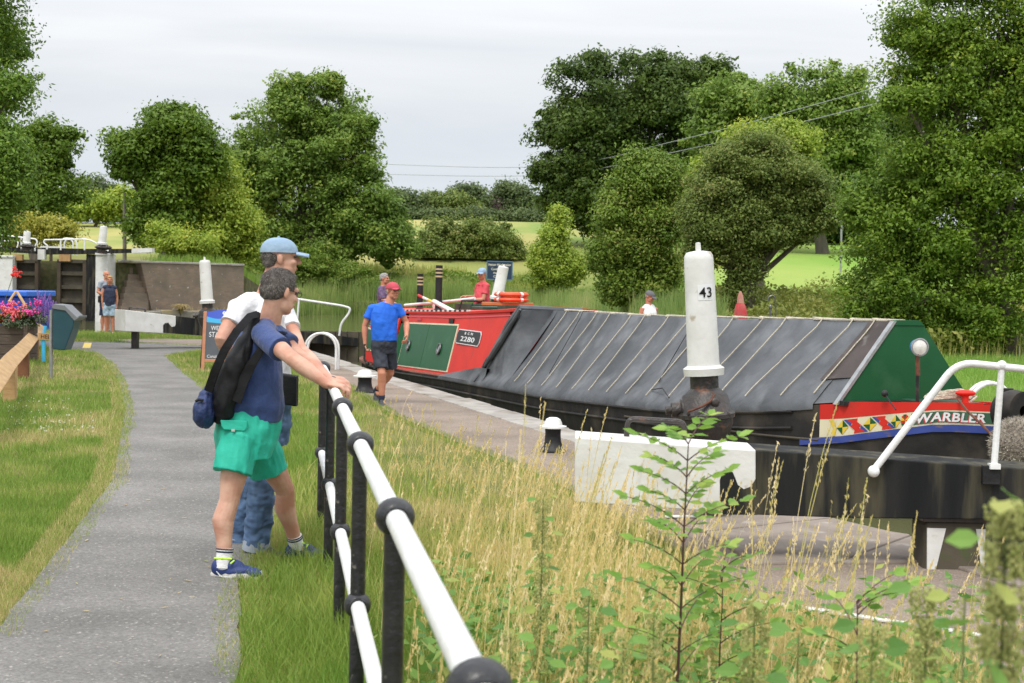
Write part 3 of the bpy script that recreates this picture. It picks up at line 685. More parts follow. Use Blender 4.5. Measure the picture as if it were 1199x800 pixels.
# left side
tree('leaning_tree', 'tall dark leafy tree filling the top left corner', 'tree', 30, [(-42, 20, 58, 55), (-42, 100, 62, 50), (-62, 170, 56, 45), (-12, 55, 34, 30, 2), (0, 108, 26, 20, -1), (-80, 60, 60, 70), (-90, 200, 60, 60), (-20, -60, 60, 60)], -70, 62000, .072, LM['nearl'], 1, .32, cr=.42)
tree('ash_tree', 'light green leafy young tree under the dark corner tree', 'tree', 28, [(-22, 215, 36, 40), (-4, 190, 18, 26), (-36, 258, 38, 34), (-12, 165, 20, 18)], -30, 34000, .066, LM['nearl'], 2, .12, cr=.45)
tree('tree', 'rounded green tree beyond the left lock gate', 'tree', 84, [(45, 190, 30, 34), (62, 170, 22, 22), (25, 225, 36, 36), (60, 225, 26, 34), (40, 165, 16, 16), (5, 240, 30, 30)], 40, 22000, .21, LM['alder'], 3, .3, rough=.45, cr=.8)
tree('shrub', 'yellow green shrub beside the hay field at the upper lock', 'shrub', 72, [(45, 272, 26, 14), (70, 276, 16, 12), (20, 278, 20, 14)], 45, 9000, .14, LM['yellow'], 4, .05, rough=.4)
tree('tree', 'low row of bushy trees at the far end of the left field', 'tree', 150, [(100, 232, 26, 22), (130, 240, 24, 22), (82, 246, 16, 16), (150, 246, 26, 20)], 110, 15000, .30, LM['far'], 5, .2, cr=1.0)
tree('tree', 'yellowish hedgerow tree in front of the far left trees', 'tree', 140, [(95, 248, 16, 12), (118, 244, 24, 14), (150, 240, 26, 14)], 110, 9000, .28, LM['lime'], 105, .15, cr=.9)
tree('alder_tree', 'dense dark alder tree standing left of the tall ash', 'tree', 78, [(192, 158, 34, 20), (152, 168, 20, 12), (228, 172, 22, 18), (178, 192, 32, 18), (226, 205, 24, 18), (196, 222, 26, 18), (205, 137, 22, 10), (240, 186, 14, 12), (146, 186, 14, 9), (150, 205, 14, 8), (190, 250, 26, 18), (178, 272, 24, 14), (212, 270, 20, 16)], 190, 46000, .19, LM['alder'], 6, .32, shell=.3, rough=.5, cr=.75)
tree('shrub', 'bright yellow green shrub beside the brick wall top', 'shrub', 70, [(205, 285, 24, 16), (190, 275, 12, 12), (232, 290, 20, 14)], 205, 9000, .12, LM['lime'], 7, .05, rough=.5)
tree('maple_tree', 'pale green spreading tree between the alder and the ash', 'tree', 80, [(225, 222, 26, 22), (205, 250, 20, 22), (250, 205, 24, 22), (245, 250, 34, 40), (265, 280, 34, 34), (235, 290, 26, 22)], 250, 34000, .17, LM['lime'], 8, .2, rough=.5, cr=.65)
tree('ash_tree', 'tall feathery ash tree, the highest left of centre', 'tree', 94, [(365, 128, 40, 30), (330, 150, 40, 34), (400, 150, 34, 30), (375, 175, 50, 36), (320, 195, 44, 38), (415, 190, 24, 26), (290, 225, 40, 40), (350, 235, 50, 44), (400, 240, 46, 40), (300, 275, 46, 40), (430, 265, 38, 38), (380, 290, 50, 30), (290, 195, 28, 30), (262, 245, 32, 36), (275, 285, 40, 30), (245, 275, 26, 24), (452, 285, 26, 26), (345, 105, 18, 14), (385, 103, 16, 12), (428, 150, 12, 12), (452, 275, 22, 28), (340, 305, 60, 26)], 360, 118000, .20, LM['ash'], 9, .35, shell=.3, rough=.6, cr=.75)
tree('bramble_bush', 'sprawling bramble bank under the tall ash at the water', 'bush', 90, [(330, 322, 46, 16), (385, 322, 40, 18), (350, 305, 30, 14), (300, 312, 26, 16), (420, 330, 30, 12)], 350, 20000, .12, LM['bramble'], 10, 0, rough=.4)
# the far line of trees beyond the central field
for i, (lb, lob, m_) in enumerate([
    ('leftmost dark round tree on the far field skyline', [(477, 240, 17, 12), (460, 242, 14, 12)], 'far'),
    ('dark green tree in the gap left of the pale skyline tree', [(508, 244, 18, 14), (528, 246, 20, 12), (550, 250, 10, 9)], 'haw'),
    ('pale wispy tree poking above the far skyline', [(544, 232, 11, 10), (556, 238, 9, 9)], 'far'),
    ('purple leaved tree on the far skyline', [(567, 247, 12, 11)], 'farpurple'),
    ('largest dark tree on the far field skyline', [(597, 234, 17, 17), (612, 240, 15, 16), (588, 248, 14, 12), (605, 252, 20, 9)], 'far'),
    ('small pointed tree at the foot of the big oak', [(629, 245, 5, 8), (630, 254, 9, 6)], 'far')]):
    tree('skyline_tree', lb, 'tree', 185 + i * 3, lob, lob[0][0], 3500 * len(lob), .36, LM[m_], 20 + i, .25, zb=Tz(-10, 190) - .3, group='trees along the far skyline', cr=1.3, rough=.4)
tree('skyline_hedge', 'low hedge running along the top of the far field', 'hedge', 178, [(470, 256, 30, 6), (520, 257, 30, 6), (570, 257, 30, 6), (620, 257, 30, 6)], 545, 9000, .32, LM['far'], 31, 0, cr=1.2)
tree('bush_clump', 'wide mixed bush standing in the middle of the hay field', 'bush', 105, [(515, 285, 22, 22), (545, 280, 26, 20), (575, 284, 24, 20), (596, 295, 14, 14), (500, 300, 20, 12), (545, 300, 40, 12), (580, 300, 26, 10)], 545, 34000, .17, LM['haw'], 32, .08, rough=.5, cr=.6)
tree('young_tree', 'small light green cone shaped tree by the reeds', 'tree', 78, [(650, 324, 24, 16), (648, 300, 18, 14), (650, 278, 11, 13), (654, 256, 5, 11), (668, 314, 12, 18), (636, 310, 10, 10)], 652, 26000, .13, LM['lime'], 33, .07, rough=.6, cr=.5)
tree('oak_tree', 'huge dark oak on the hill, broadest crown in view', 'tree', 112, [(735, 110, 62, 40), (690, 140, 46, 34), (790, 120, 46, 36), (655, 160, 26, 14), (700, 185, 60, 36), (770, 175, 60, 44), (680, 222, 42, 34), (735, 235, 60, 42), (825, 95, 22, 20), (770, 82, 34, 16), (700, 262, 30, 24), (800, 210, 40, 40), (645, 205, 16, 14), (660, 235, 14, 16)], 720, 95000, .26, LM['oak'], 34, .7, shell=.25, rough=.55, cr=1.0)
tree('tall_tree', 'mid green tree right of the oak, seen over the hawthorn', 'tree', 98, [(860, 125, 34, 30), (840, 165, 34, 30), (880, 150, 30, 30), (850, 210, 40, 36), (905, 190, 40, 40)], 860, 34000, .24, LM['ash'], 35, .4, cr=.9, rough=.5)
tree('tall_tree', 'domed green tree standing highest behind the hawthorn', 'tree', 92, [(955, 115, 46, 34), (930, 150, 34, 34), (985, 150, 34, 34), (960, 180, 46, 36), (1000, 205, 30, 34), (965, 228, 50, 30), (925, 215, 34, 34)], 960, 52000, .22, LM['ash'], 36, .4, cr=.9, rough=.4)
tree('dark_tree', 'dark tree in the gap before the big right tree', 'tree', 110, [(1020, 165, 26, 30), (1050, 150, 24, 24), (1035, 205, 40, 34), (1075, 170, 30, 40), (1030, 245, 50, 24), (985, 262, 34, 14)], 1030, 30000, .25, LM['oak'], 37, .3, cr=1.0)
tree('field_hedge', 'long low hedge at the top of the bright mown field', 'hedge', 112, [(800, 280, 50, 10), (870, 282, 50, 8), (930, 284, 40, 7), (985, 280, 40, 8), (760, 285, 30, 10)], 880, 20000, .22, LM['hedge'], 38, 0)
tree('ivy_tree', 'ivy covered tree with a leaning rusty left side', 'tree', 50, [(757, 218, 20, 26), (725, 240, 16, 20), (778, 228, 22, 26), (742, 262, 30, 22), (772, 268, 26, 28), (728, 292, 22, 22), (760, 300, 24, 30), (712, 312, 12, 18), (785, 208, 10, 16), (748, 335, 26, 22), (722, 338, 16, 18), (778, 330, 12, 26), (738, 205, 8, 16), (765, 196, 8, 12), (700, 300, 7, 16), (742, 190, 5, 12), (790, 240, 8, 22), (716, 262, 7, 12)], 758, 60000, .10, LM['bramble'], 39, .25, rough=.6, cr=.45)
tree('hawthorn_tree', 'grey green hawthorn with a thick ivy trunk', 'tree', 46, [(878, 196, 34, 24), (840, 222, 26, 22), (920, 212, 32, 22), (862, 246, 34, 24), (905, 245, 34, 24), (942, 238, 26, 16), (838, 272, 26, 24), (880, 276, 30, 22), (926, 270, 28, 14), (874, 308, 16, 24), (870, 338, 12, 22), (958, 262, 18, 10), (818, 300, 12, 26), (816, 250, 14, 14), (895, 172, 22, 14), (850, 188, 16, 14), (950, 215, 18, 10), (968, 248, 12, 8)], 872, 82000, .085, LM['haw'], 40, .3, rough=.6, cr=.42)
tree('sycamore_tree', 'yellow topped tree rising just behind the hawthorn', 'tree', 52, [(905, 165, 34, 18), (935, 175, 22, 14), (880, 178, 22, 14), (840, 200, 18, 14)], 890, 15000, .11, LM['lime'], 41, .15, rough=.6, cr=.5)
tree('large_tree', 'massive green tree filling the right edge above the boat bow', 'tree', 37, [(1150, 30, 90, 50), (1090, 45, 40, 28), (1170, 100, 80, 50), (1080, 95, 40, 20), (1060, 120, 26, 12, -1), (1130, 130, 60, 36), (1190, 160, 60, 50), (1100, 190, 50, 40), (1150, 220, 70, 50), (1060, 240, 50, 30), (1020, 255, 30, 16), (1110, 270, 70, 50), (1180, 290, 60, 60), (1050, 300, 46, 40), (1090, 345, 66, 40), (1160, 365, 60, 40), (1030, 340, 36, 24), (1120, 390, 60, 24), (1180, -30, 90, 50), (1260, 100, 90, 90), (1270, 260, 80, 100), (1035, 372, 36, 20)], 1185, 185000, .088, LM['near'], 42, .24, rough=.6, cr=.42, shell=.25)
# ------------------------------------------------------------------ canal structures
def wobble_beam(secs, depth, cut=None):
    """secs: list of (top_front point, bottom_front point); depth: vector to the back"""
    k = MB(); rings = [[b, t, t + depth, b + depth] for t, b in secs]
    return k.loft(rings)
def hpath(pts_px, Y, dy=None):
    return [P(x, y, Y + (dy[i] if dy else 0)) for i, (x, y) in enumerate(pts_px)]
def round_path(pts, r=.12, n=5):
    out = [pts[0]]
    for a, b, c in zip(pts[:-2], pts[1:-1], pts[2:]):
        a, b, c = V(a), V(b), V(c); d1 = (a - b); d2 = (c - b); q = min(r, d1.length * .45, d2.length * .45); p1 = b + d1.normalized() * q; p2 = b + d2.normalized() * q
        for i in range(n + 1): t = i / n; out.append(p1 * (1 - t) ** 2 + b * 2 * t * (1 - t) + p2 * t * t)
    out.append(pts[-1]); return out

# ---- near balance beam and gate
def px_poly(pts, Y0, Y1, x0, x1, off=0.0):
    o = []
    for x, y in pts:
        Y = Y0 + (Y1 - Y0) * (x - x0) / (x1 - x0) - off
        o.append(P(x, y, Y))
    return o
YL, YR = 8.5, 8.12
yb = lambda x: YL + (YR - YL) * (x - 673) / (1215 - 673)
g = thing('lock_gate', 'near lock gate with long black balance beam and broad white end', 'lock gate', P(1115, 640, 8.4), 'balance beam gates of the lower lock')
dep = V((.02, .40, 0))
sec = lambda x, yt, ybm: (P(x, yt, yb(x)), P(x, ybm, yb(x)))
wobble_beam([sec(673, 512, 588), sec(885, 527, 603)], dep).build('beam_end', MT['white'], g, smooth=False, bevel=.008)
wobble_beam([sec(885.2, 527, 603), sec(1000, 535, 607), sec(1215, 550, 609), sec(1420, 566, 617)], dep).build('balance_beam', MT['beam_black'], g, smooth=False, bevel=.008)
patch = [(843, 602.5), (843, 562), (846, 554), (852, 551), (858, 553), (861, 560), (864, 568), (871, 573), (879, 570), (885, 561), (887, 603.2)]
k = MB(); k.prism(px_poly(patch, YL, YR, 673, 1215, .004), (0, .02, 0)); k.build('painted_hook', MT['beam_black'], g, smooth=False)
k = MB(); k.tube(round_path(hpath([(733, 520), (735, 490), (802, 494), (800, 522)], 8.72), .05), .017, 8); k.build('handle', MT['iron'], g)
k = MB(); q = round_path([P(1023, 551, yb(1023) - .035), P(1121, 424, yb(1121) - .035), P(1215, 434, yb(1215) - .03), P(1380, 452, 7.95)], .10, 7); k.tube(q, .021, 12)
k.ell(P(1023, 552, yb(1023) - .05), .035, .035, .035); k.ell(P(1173, 428, yb(1173) - .03), .029, .029, .029)
k.tube([P(1173, 428, yb(1173) - .03), P(1164, 546, yb(1164) - .03)], .019, 10); k.box(P(1164, 546, yb(1164) - .03), .06, .05, .03)
k.build('handrail', MT['white_clean'], g)
k = MB(); k.box(P(1160, 556, yb(1160) - .02), .10, .04, .11); k.build('bracket', MT['black'], g, bevel=.004)
# heel post, stump and gate leaf going down into the chamber
c0 = P(1118, 606, 8.28)
k = MB(); k.box(c0 + V((0, .12, -.30)), .36, .30, .56); k.build('heel_post', MT['gate_wood'], g, bevel=.03)
k = MB(); k.box(c0 + V((0, .115, .0)), .40, .33, .045); k.build('iron_strap', MT['iron'], g, bevel=.004)
k = MB()
k.prism([c0 + V((-.17, -.036, -.06)), c0 + V((-.06, -.036, -.06)), c0 + V((-.12, -.036, -.34)), c0 + V((-.16, -.036, -.4))], (0, .01, 0)); k.build('paint_mark', MT['white'], g, smooth=False); k = MB()
k.prism([c0 + V((.115, -.036, -.06)), c0 + V((.17, -.036, -.06)), c0 + V((.17, -.036, -.36)), c0 + V((.155, -.036, -.30))], (0, .01, 0))
k.build('paint_mark', MT['white'], g, smooth=False)
k = MB()
for i in range(9):
    k.box(V((c0.x + .40 + i * .26, 8.42 - i * .02, -.75)), .245, .12, 1.9)
k.build('planking', MT['gate_wood'], g, bevel=.01)
k = MB(); k.box(V((c0.x + .36, 8.30, -.32)), .10, .10, .70, ax=(1, 0, .1)); k.box(V((c0.x + 1.5, 8.3, .02)), 2.2, .16, .2); k.build('gate_frame', MT['wood_grey'], g, bevel=.01)

# ---- far balance beam (head gate)
g = thing('lock_gate', 'far lock gate with white ended beam in front of the couple', 'lock gate', (-5.4, 33, 0), 'balance beam gates of the lower lock')
def fb(x): return 30.0 + 3.3 * (x - 147) / (405 - 147)
sc = lambda x, a, b: (P(x, a, fb(x)), P(x, b, fb(x)))
dep = V((-.35, .42, 0))
k = MB(); k.loft([[sc(147, 363, 388)[1], sc(147, 363, 388)[0], sc(147, 363, 388)[0] + dep, sc(147, 363, 388)[1] + dep], [sc(206, 370, 391)[1], sc(206, 370, 391)[0], sc(206, 370, 391)[0] + dep, sc(206, 370, 391)[1] + dep]])
k.build('beam_end', MT['white'], g, smooth=False, bevel=.01)
a, b = sc(206.1, 370, 391), sc(420, 396, 406)
k = MB(); k.loft([[a[1], a[0], a[0] + dep, a[1] + dep], [b[1], b[0], b[0] + dep, b[1] + dep]]); k.build('balance_beam', MT['beam_black'], g, smooth=False, bevel=.01)
k = MB(); k.prism([P(x, y, fb(x) - .006) for x, y in [(191, 389.8), (191, 381), (193, 378.5), (197, 378), (199, 380.5), (201, 383), (205, 382), (206.5, 378), (207, 391)]], (0, .02, 0))
k.build('painted_hook', MT['beam_black'], g, smooth=False)
k = MB(); k.tube(round_path(hpath([(152, 366), (151, 360), (170, 362), (170, 367)], 30.4), .05), .02, 8); k.build('handle', MT['iron'], g)
c0 = P(150, 396, 30.3); k = MB(); k.box(c0 + V((.1, .2, 0)), .12, .2, .5); k.build('beam_rest', MT['iron'], g)
k = MB(); q = round_path(hpath([(340, 349), (400, 358), (410.5, 361), (408, 368), (399, 379), (397, 395)], 33.4), .12, 5); k.tube(q, .026, 8); k.tube(hpath([(350, 351), (347, 388)], 33.4), .024, 8)
k.build('handrail', MT['white_clean'], g)
k = MB()
for i in range(8): k.box(V((-5.1 + i * .27, 33.3 + i * .05, -.7)), .26, .14, 2.3)
k.build('planking', MT['gate_wood'], g, bevel=.01)

# ---- hydraulic paddle gear posts
def paddle(base, top, s, label, number=False, side=-1, split=.33):
    base = V(base); top = V(top); ax = (top - base).normalized(); H = (top - base).length
    r = thing('paddle_post', label, 'paddle gear', base, 'white topped paddle gear posts of the lower lock')
    k = MB(); u = lambda f: f * H
    k.lathe(base, [(.17 * s, 0), (.17 * s, .03), (.12 * s, .06), (.12 * s, u(split * .45)), (.16 * s, u(split * .52)), (.19 * s, u(split * .62)), (.19 * s, u(split * .66)), (.205 * s, u(split * .67)), (.205 * s, u(split * .70)), (.185 * s, u(split * .72)), (.16 * s, u(split * .84)), (.10 * s, u(split * .9)), (.10 * s, u(split * 1.02)), (.09 * s, u(split * 1.02))], 24, ax)
    k.build('iron_casing', MT['iron'], r)
    sx = ax.cross(V((0, -1, 0))).normalized() * side
    k = MB(); g0 = base + ax * u(split * .74) + sx * .14 * s
    k.lathe(g0, [(.02 * s, -.06 * s), (.075 * s, -.06 * s), (.075 * s, .03 * s), (.055 * s, .04 * s), (.055 * s, .10 * s), (.03 * s, .10 * s), (.03 * s, .14 * s)], 16, sx); k.build('spindle_housing', MT['iron'], r)
    k = MB(); k.ell(base + ax * u(split * .8) + V((.04, -.15 * s, 0)), .04 * s, .03 * s, .04 * s); k.build('inspection_cap', MT['iron'], r)
    for q in range(8):
        a = q * PI / 4; k = MB(); k.ell(base + ax * u(split * .71) + V((math.cos(a) * .2 * s, math.sin(a) * .2 * s, 0)), .012, .012, .016, n=6, m=4); k.build('bolt', MT['iron'], r)
    k = MB(); k.lathe(base, [(.10 * s, u(split)), (.14 * s, u(split)), (.145 * s, u(split) + .05 * s), (.115 * s, u(split) + .07 * s), (.112 * s, u(split) + .1), (.103 * s, u(.95)), (.100 * s, u(.968)), (.085 * s, u(.982)), (.03 * s, u(.987))], 28, ax)
    k.build('white_sleeve', MT['white'], r)
    k = MB(); k.lathe(base, [(.018 * s, u(.985)), (.02 * s, u(.995)), (.018 * s, u(1.018)), (.006, u(1.02))], 12, ax); k.build('top_pin', MT['white'], r)
    if number:
        x = ax.cross(V((0, -1, 0))).normalized() * -1; x = V((1, 0, 0)); x = (x - ax * x.dot(ax)).normalized(); nrm = x.cross(ax)
        rot = Matrix.Rotation(R(14), 3, ax); x = rot @ x; nrm = rot @ nrm
        c = base + ax * u(.825)
        k = MB(); rad = .1085 * s; ring = []
        for q in range(-5, 6):
            a = q * .105; ring.append((c + nrm * rad * math.cos(a) * 1.0 + x * rad * math.sin(a)))
        k.loft([[p - ax * .055 for p in ring], [p + ax * .055 for p in ring]], closed=False, cap=False); k.build('number_plate', MT['plate_white'], r)
        # digits wrapped round the sleeve
        t = text_obj('43', MT['ink'], r, c, x, ax, .068, .001, name='numerals', bold=.0009)
        off = wloc(r)
        for v in t.data.vertices:
            p = v.co + off - c; tx_ = p.dot(x); ty_ = p.dot(ax) - .034; a = tx_ / rad
            w_ = c + nrm * (rad + .0055) * math.cos(a) + x * (rad + .0055) * math.sin(a) + ax * ty_
            v.co = w_ - off
    return r
pb = P(831, 588, 10.0); pt = P(817.5, 290, 10.0)
r43 = paddle(pb, pt, 1.0, 'tall white topped iron post bearing the black number 43', True, -1, .50)
k = MB(); ch = [P(*q) for q in ((832, 459, 9.9), (836, 463, 9.86), (832, 470, 9.82), (822, 476, 9.8), (812, 480, 9.8), (806, 482, 9.82))]; k.tube(ch, .010, 6); k.build('chain', MT['rust'], r43)
paddle(P(246, 408, 28), P(239.5, 303, 28), 1.05, 'white topped post leaning before the brick wall', False, -1, .5)
paddle(P(577, 372, 35.5), P(590, 311, 35.5), 1.3, 'white topped post leaning beside the man in the coral shirt', False, 1, .34)

# ---- bollards
def bollard(loc, s, label, grp='white capped mooring bollards'):
    r = thing('mooring_bollard', label, 'bollard', loc, grp)
    k = MB(); k.lathe(loc, [(.15 * s, 0), (.15 * s, .015), (.12 * s, .04), (.095 * s, .10), (.088 * s, .17), (.092 * s, .235)], 22); k.build('iron_stem', MT['black'], r)
    k = MB(); k.lathe(loc, [(.05, .234), (.155 * s, .234), (.155 * s, .252), (.105 * s, .262), (.10 * s, .285), (.082 * s, .318), (.045 * s, .335), (.001, .338)], 24); k.build('cap', MT['white'], r)
    return r
bp_ = G(647, 529, -.03); bollard(bp_, 1.0 * (32 / 1665 * bp_.y) / .31 * 1.0, 'white capped black bollard nearest the white beam end')
bp_ = G(427, 460, -.02); bollard(bp_, 1.12, 'white capped black bollard beside the walking man')
# ---- hoops
def hoop(c, wdt, h, ang, label, gap=.14, r=.022):
    t = thing('ladder_hoop', label, 'hoop rail', c, 'white double hoop rails'); c = V(c); d = V((math.cos(ang), math.sin(ang), 0)); nn = V((-d.y, d.x, 0))
    for j in (0, 1):
        o = c + nn * gap * j + d * gap * .35 * j; pts = [o - d * wdt / 2]
        for i in range(13): a = PI - PI * i / 12; pts.append(o + d * math.cos(a) * wdt / 2 + V((0, 0, h - wdt / 2 + math.sin(a) * wdt / 2)))
        pts.append(o + d * wdt / 2); k = MB(); k.tube(pts, r, 10); k.build('hoop', MT['white_clean'], t)
    return t
hc = G(375, 434, -.02); hoop(hc, .56, .68, R(8), 'white double hoop rail behind the leaning men by the boat stern')
hoop(V((5.28, 15.6, -.02)), .56, .64, R(15), 'white double hoop rail beyond the boat bow', gap=.16)

# ---- railing in front
t = thing('railing', 'white tubular railing on black ball posts beside the path', 'railing', (.2, .4, 0))
def rl(Y): return .272 - .1625 * Y
YS = [.5, 1.88, 3.30, 4.78, 6.20, 7.65, 9.1]
HT, HM = 1.02, .475
k = MB(); k.tube([(rl(Y), Y, HT) for Y in (.3, 2, 4, 6, 8, 9.1)], .0250, 20); k.build('top_rail', MT['white_clean'], t)
k = MB(); k.tube([(rl(Y), Y, HM) for Y in (.3, 2, 4, 6, 8, 9.1)], .0245, 20); k.build('lower_rail', MT['white_clean'], t)
k0 = None
for Y in YS:
    if k0 is None:
        k = MB(); x = rl(Y)
        k.ell((x, Y, HT), .047, .047, .046, n=24, m=14); k.ell((x, Y, HM), .046, .046, .045, n=24, m=14)
        d = V((-.1625, 1, 0)).normalized()
        for z in (HT, HM): k.tube([V((x, Y, z)) - d * .051, V((x, Y, z)) + d * .051], .031, 18)
        k.tube([(x, Y, HT - .02), (x, Y, -.15)], .0255, 16)
        k0 = k.build('post', MT['black_rail'], t); first = Y
    else:
        o = k0.copy(); C.objects.link(o); o.parent = t; o.location = k0.location + V((rl(Y) - rl(first), Y - first, 0))

# ---- upper lock: gates, walls, ledge
def aabox(x0, y0, x1, y1, Y, depth):
    a = P((x0 + x1) / 2, (y0 + y1) / 2, Y); s = Y / FPX
    return (a + V((0, depth / 2, 0)), (x1 - x0) * s, depth, (y1 - y0) * s)
def px_box(k, x0, y0, x1, y1, Y, depth): c, a, b, h = aabox(x0, y0, x1, y1, Y, depth); return k.box(c, a, b, h)
def gatepair(name, label, x0, x1, endx, sgn, bx):
    g = thing(name, label, 'lock gate', P((x0 + x1) / 2, 372, 62), 'upper lock gates across the canal')
    k = MB(); px_box(k, x0, 306, x1, 384, 62.2, .25); k.build('planking', MT['gate_wood'], g)
    k = MB()
    for yy in (318, 334, 350, 366): px_box(k, x0, yy, x1, yy + 4.5, 62.0, .2)
    px_box(k, x0 - .2, 304, x1 + .2, 308, 61.9, .35); k.build('cross_timber', MT['gate_wood'], g)
    k = MB()
    for xx in (x0 + 1.5, x1 - 1.5): px_box(k, xx - 2, 306, xx + 2, 386, 61.9, .3)
    k.build('gate_post', mat('rusty_timber', (.09, .06, .035), (.05, .04, .03), .85, 2, bump=.4), g)
    return g
g = gatepair('lock_gate', 'upper lock gate leaf with the white ended beam', 67, 100, 160, 1, 0)
k = MB(); k.loft([[P(x, b_, 61.8), P(x, a_, 61.8), P(x, a_, 61.8) + V((0, .45, 0)), P(x, b_, 61.8) + V((0, .45, 0))] for x, a_, b_ in ((48, 290, 298), (100, 291.5, 297.5), (154, 291.5, 296))]); k.build('balance_beam', MT['beam_black'], g, smooth=False)
k = MB(); k.loft([[P(x, b_, 61.8), P(x, a_, 61.8), P(x, a_, 61.8) + V((0, .45, 0)), P(x, b_, 61.8) + V((0, .45, 0))] for x, a_, b_ in ((154.1, 291, 296.5), (178, 290.5, 295.5))]); k.build('beam_end', MT['white'], g, smooth=False)
k = MB(); k.tube(round_path(hpath([(55, 292), (56, 288), (51, 284), (52, 281), (105, 280), (127, 294)], 61.7), .3), .035, 6)
for x in (71, 99): k.tube(hpath([(x, 281), (x, 293)], 61.7), .033, 6)
k.build('handrail', MT['white_clean'], g)
k = MB(); px_box(k, 69, 298, 82, 306, 61.7, .2); k.build('paddle_board', MT['seat_wood'], g)
g = gatepair('lock_gate', 'upper lock gate leaf nearer the flower planter', 16, 44, 0, -1, 0)
k = MB(); k.loft([[P(x, b_, 61.8), P(x, a_, 61.8), P(x, a_, 61.8) + V((0, .45, 0)), P(x, b_, 61.8) + V((0, .45, 0))] for x, a_, b_ in ((-40, 284, 294), (0, 288.5, 295), (46, 290.5, 297.5))]); k.build('balance_beam', MT['beam_black'], g, smooth=False)
k = MB(); k.tube(round_path(hpath([(-20, 273), (0, 275), (42, 280), (44, 284), (41, 288), (41, 294)], 61.7), .3), .035, 6); k.tube(hpath([(25, 278), (25, 291)], 61.7), .033, 6); k.tube(hpath([(1, 276), (1, 289)], 61.7), .033, 6)
k.tube(round_path(hpath([(1, 282), (22, 283), (20, 290)], 61.7), .2), .03, 6)
k.build('handrail', MT['white_clean'], g)
k = MB(); px_box(k, 16, 298, 26, 305, 61.7, .2); k.build('paddle_board', MT['seat_wood'], g)
k = MB(); px_box(k, 44, 292, 52, 304, 61.6, .3); tag(k.build('stone_pier', MT['white'], loc=P(48, 304, 61.6)), 'small white painted pier between the upper gate beams', 'pier')
paddle(P(118.5, 297, 60.9), P(121.5, 264.5, 60.9), 1.5, 'small far paddle post right of the upper gates', False, 1, .32)
paddle(P(30, 294, 60.9), P(32, 270.5, 60.9), 1.4, 'small far paddle post left of the upper gates', False, 1, .34)
hoop(P(78, 299, 62.8), .55, .75, R(5), 'small far white hoop rail above the upper gate', gap=.3, r=.035)
k = MB(); px_box(k, 47, 288.5, 73, 291.8, 66, .4); tag(k.build('white_beam', MT['white'], loc=P(60, 292, 66)), 'short white beam lying behind the upper gate handrail', 'beam')
for x0, y0, x1, lb in ((111.5, 296.5, 126, 'white painted pillar right of the upper lock gates'), (-16, 299, 14.5, 'white painted pillar left of the upper lock gates')):
    r = thing('pillar', lb, 'pillar', P((x0 + x1) / 2, 380, 61.5), 'white pillars beside the upper lock gates')
    k = MB(); px_box(k, x0, y0 + 2.5, x1, 384, 61.4, 1.2); k.build('shaft', MT['white'], r, bevel=.02)
    k = MB(); px_box(k, x0 - .4, y0, x1 + .4, y0 + 2.6, 61.35, 1.3); k.build('cap_stone', MT['white'], r, bevel=.02)
k = MB(); px_box(k, 100.5, 298, 111.4, 384, 61.9, .5); tag(k.build('quoin_post', MT['beam_black'], loc=P(106, 384, 61.9), bevel=.02), 'black timber post between gate and white pillar', 'post')
r = thing('brick_wall', 'weathered brown brick wall right of the upper lock', 'wall', (-15.3, 64.8, -.3))
wa, wb = V((-17.3, 62.6, 0)), V((-12.85, 67.3, 0)); d = (wb - wa).normalized(); nn = V((d.y, -d.x, 0)); wa += nn * .32; wb += nn * .32 - d * .1
sl = wa + d * 1.75
k = MB(); back = -nn * .6
k.hexa([sl + V((0, 0, -1)), wb + V((0, 0, -1)), wb + back + V((0, 0, -1)), sl + back + V((0, 0, -1)), sl + d * -.9 + V((0, 0, 2.30)), wb + V((0, 0, 2.30)), wb + back + V((0, 0, 2.30)), sl + back - d * .9 + V((0, 0, 2.30))])
k.box(wa.lerp(sl, .5) - nn * .95 + V((0, 0, .8)), (sl - wa).length + 1.2, .4, 3.0, ax=d, ay=nn)
uvw = lambda c: ((c - wa).dot(d), c.z)
k.build('brickwork', MT['brick'], r, smooth=False, uvf=uvw)
k = MB(); k.box(wa.lerp(wb, .5) - nn * .28 + V((0, 0, 2.36)), (wb - wa).length, .66, .10, ax=d, ay=nn); k.build('coping', MT['stone'], r, bevel=.02)
for i in range(7):
    k = MB(); k.box(wa + d * (.45 + i * .13) - nn * (.05 + i * .1) + V((0, 0, .3 + i * .28 - .6)), 1.3, .32, 1.4, ax=d, ay=nn); k.build('step', MT['brick'], r, smooth=False, uvf=uvw)
r = thing('stone_ledge', 'low pale stone ledge in the water under the brick wall', 'ledge', (-14.3, 64, -.3))
la, lb = V((-16.95, 61.6, 0)), V((-10.7, 67.6, 0)); d = (lb - la).normalized(); nn = V((d.y, -d.x, 0)); k = MB(); Ln = (lb - la).length; q = 9
for i in range(q):
    k.box(la + d * (Ln * (i + .5) / q) - nn * .8 + V((0, 0, -.25 + rng.uniform(-.03, .02))), Ln / q - .03, 1.7, .95, ax=d, ay=nn)
k.build('ledge_stone', MT['stone_dark'], r, bevel=.04)
bl = P(160, 361, 63.3); bollard(V((bl.x, bl.y, .22)), 1.35, 'tiny far white capped bollard on the stone ledge')
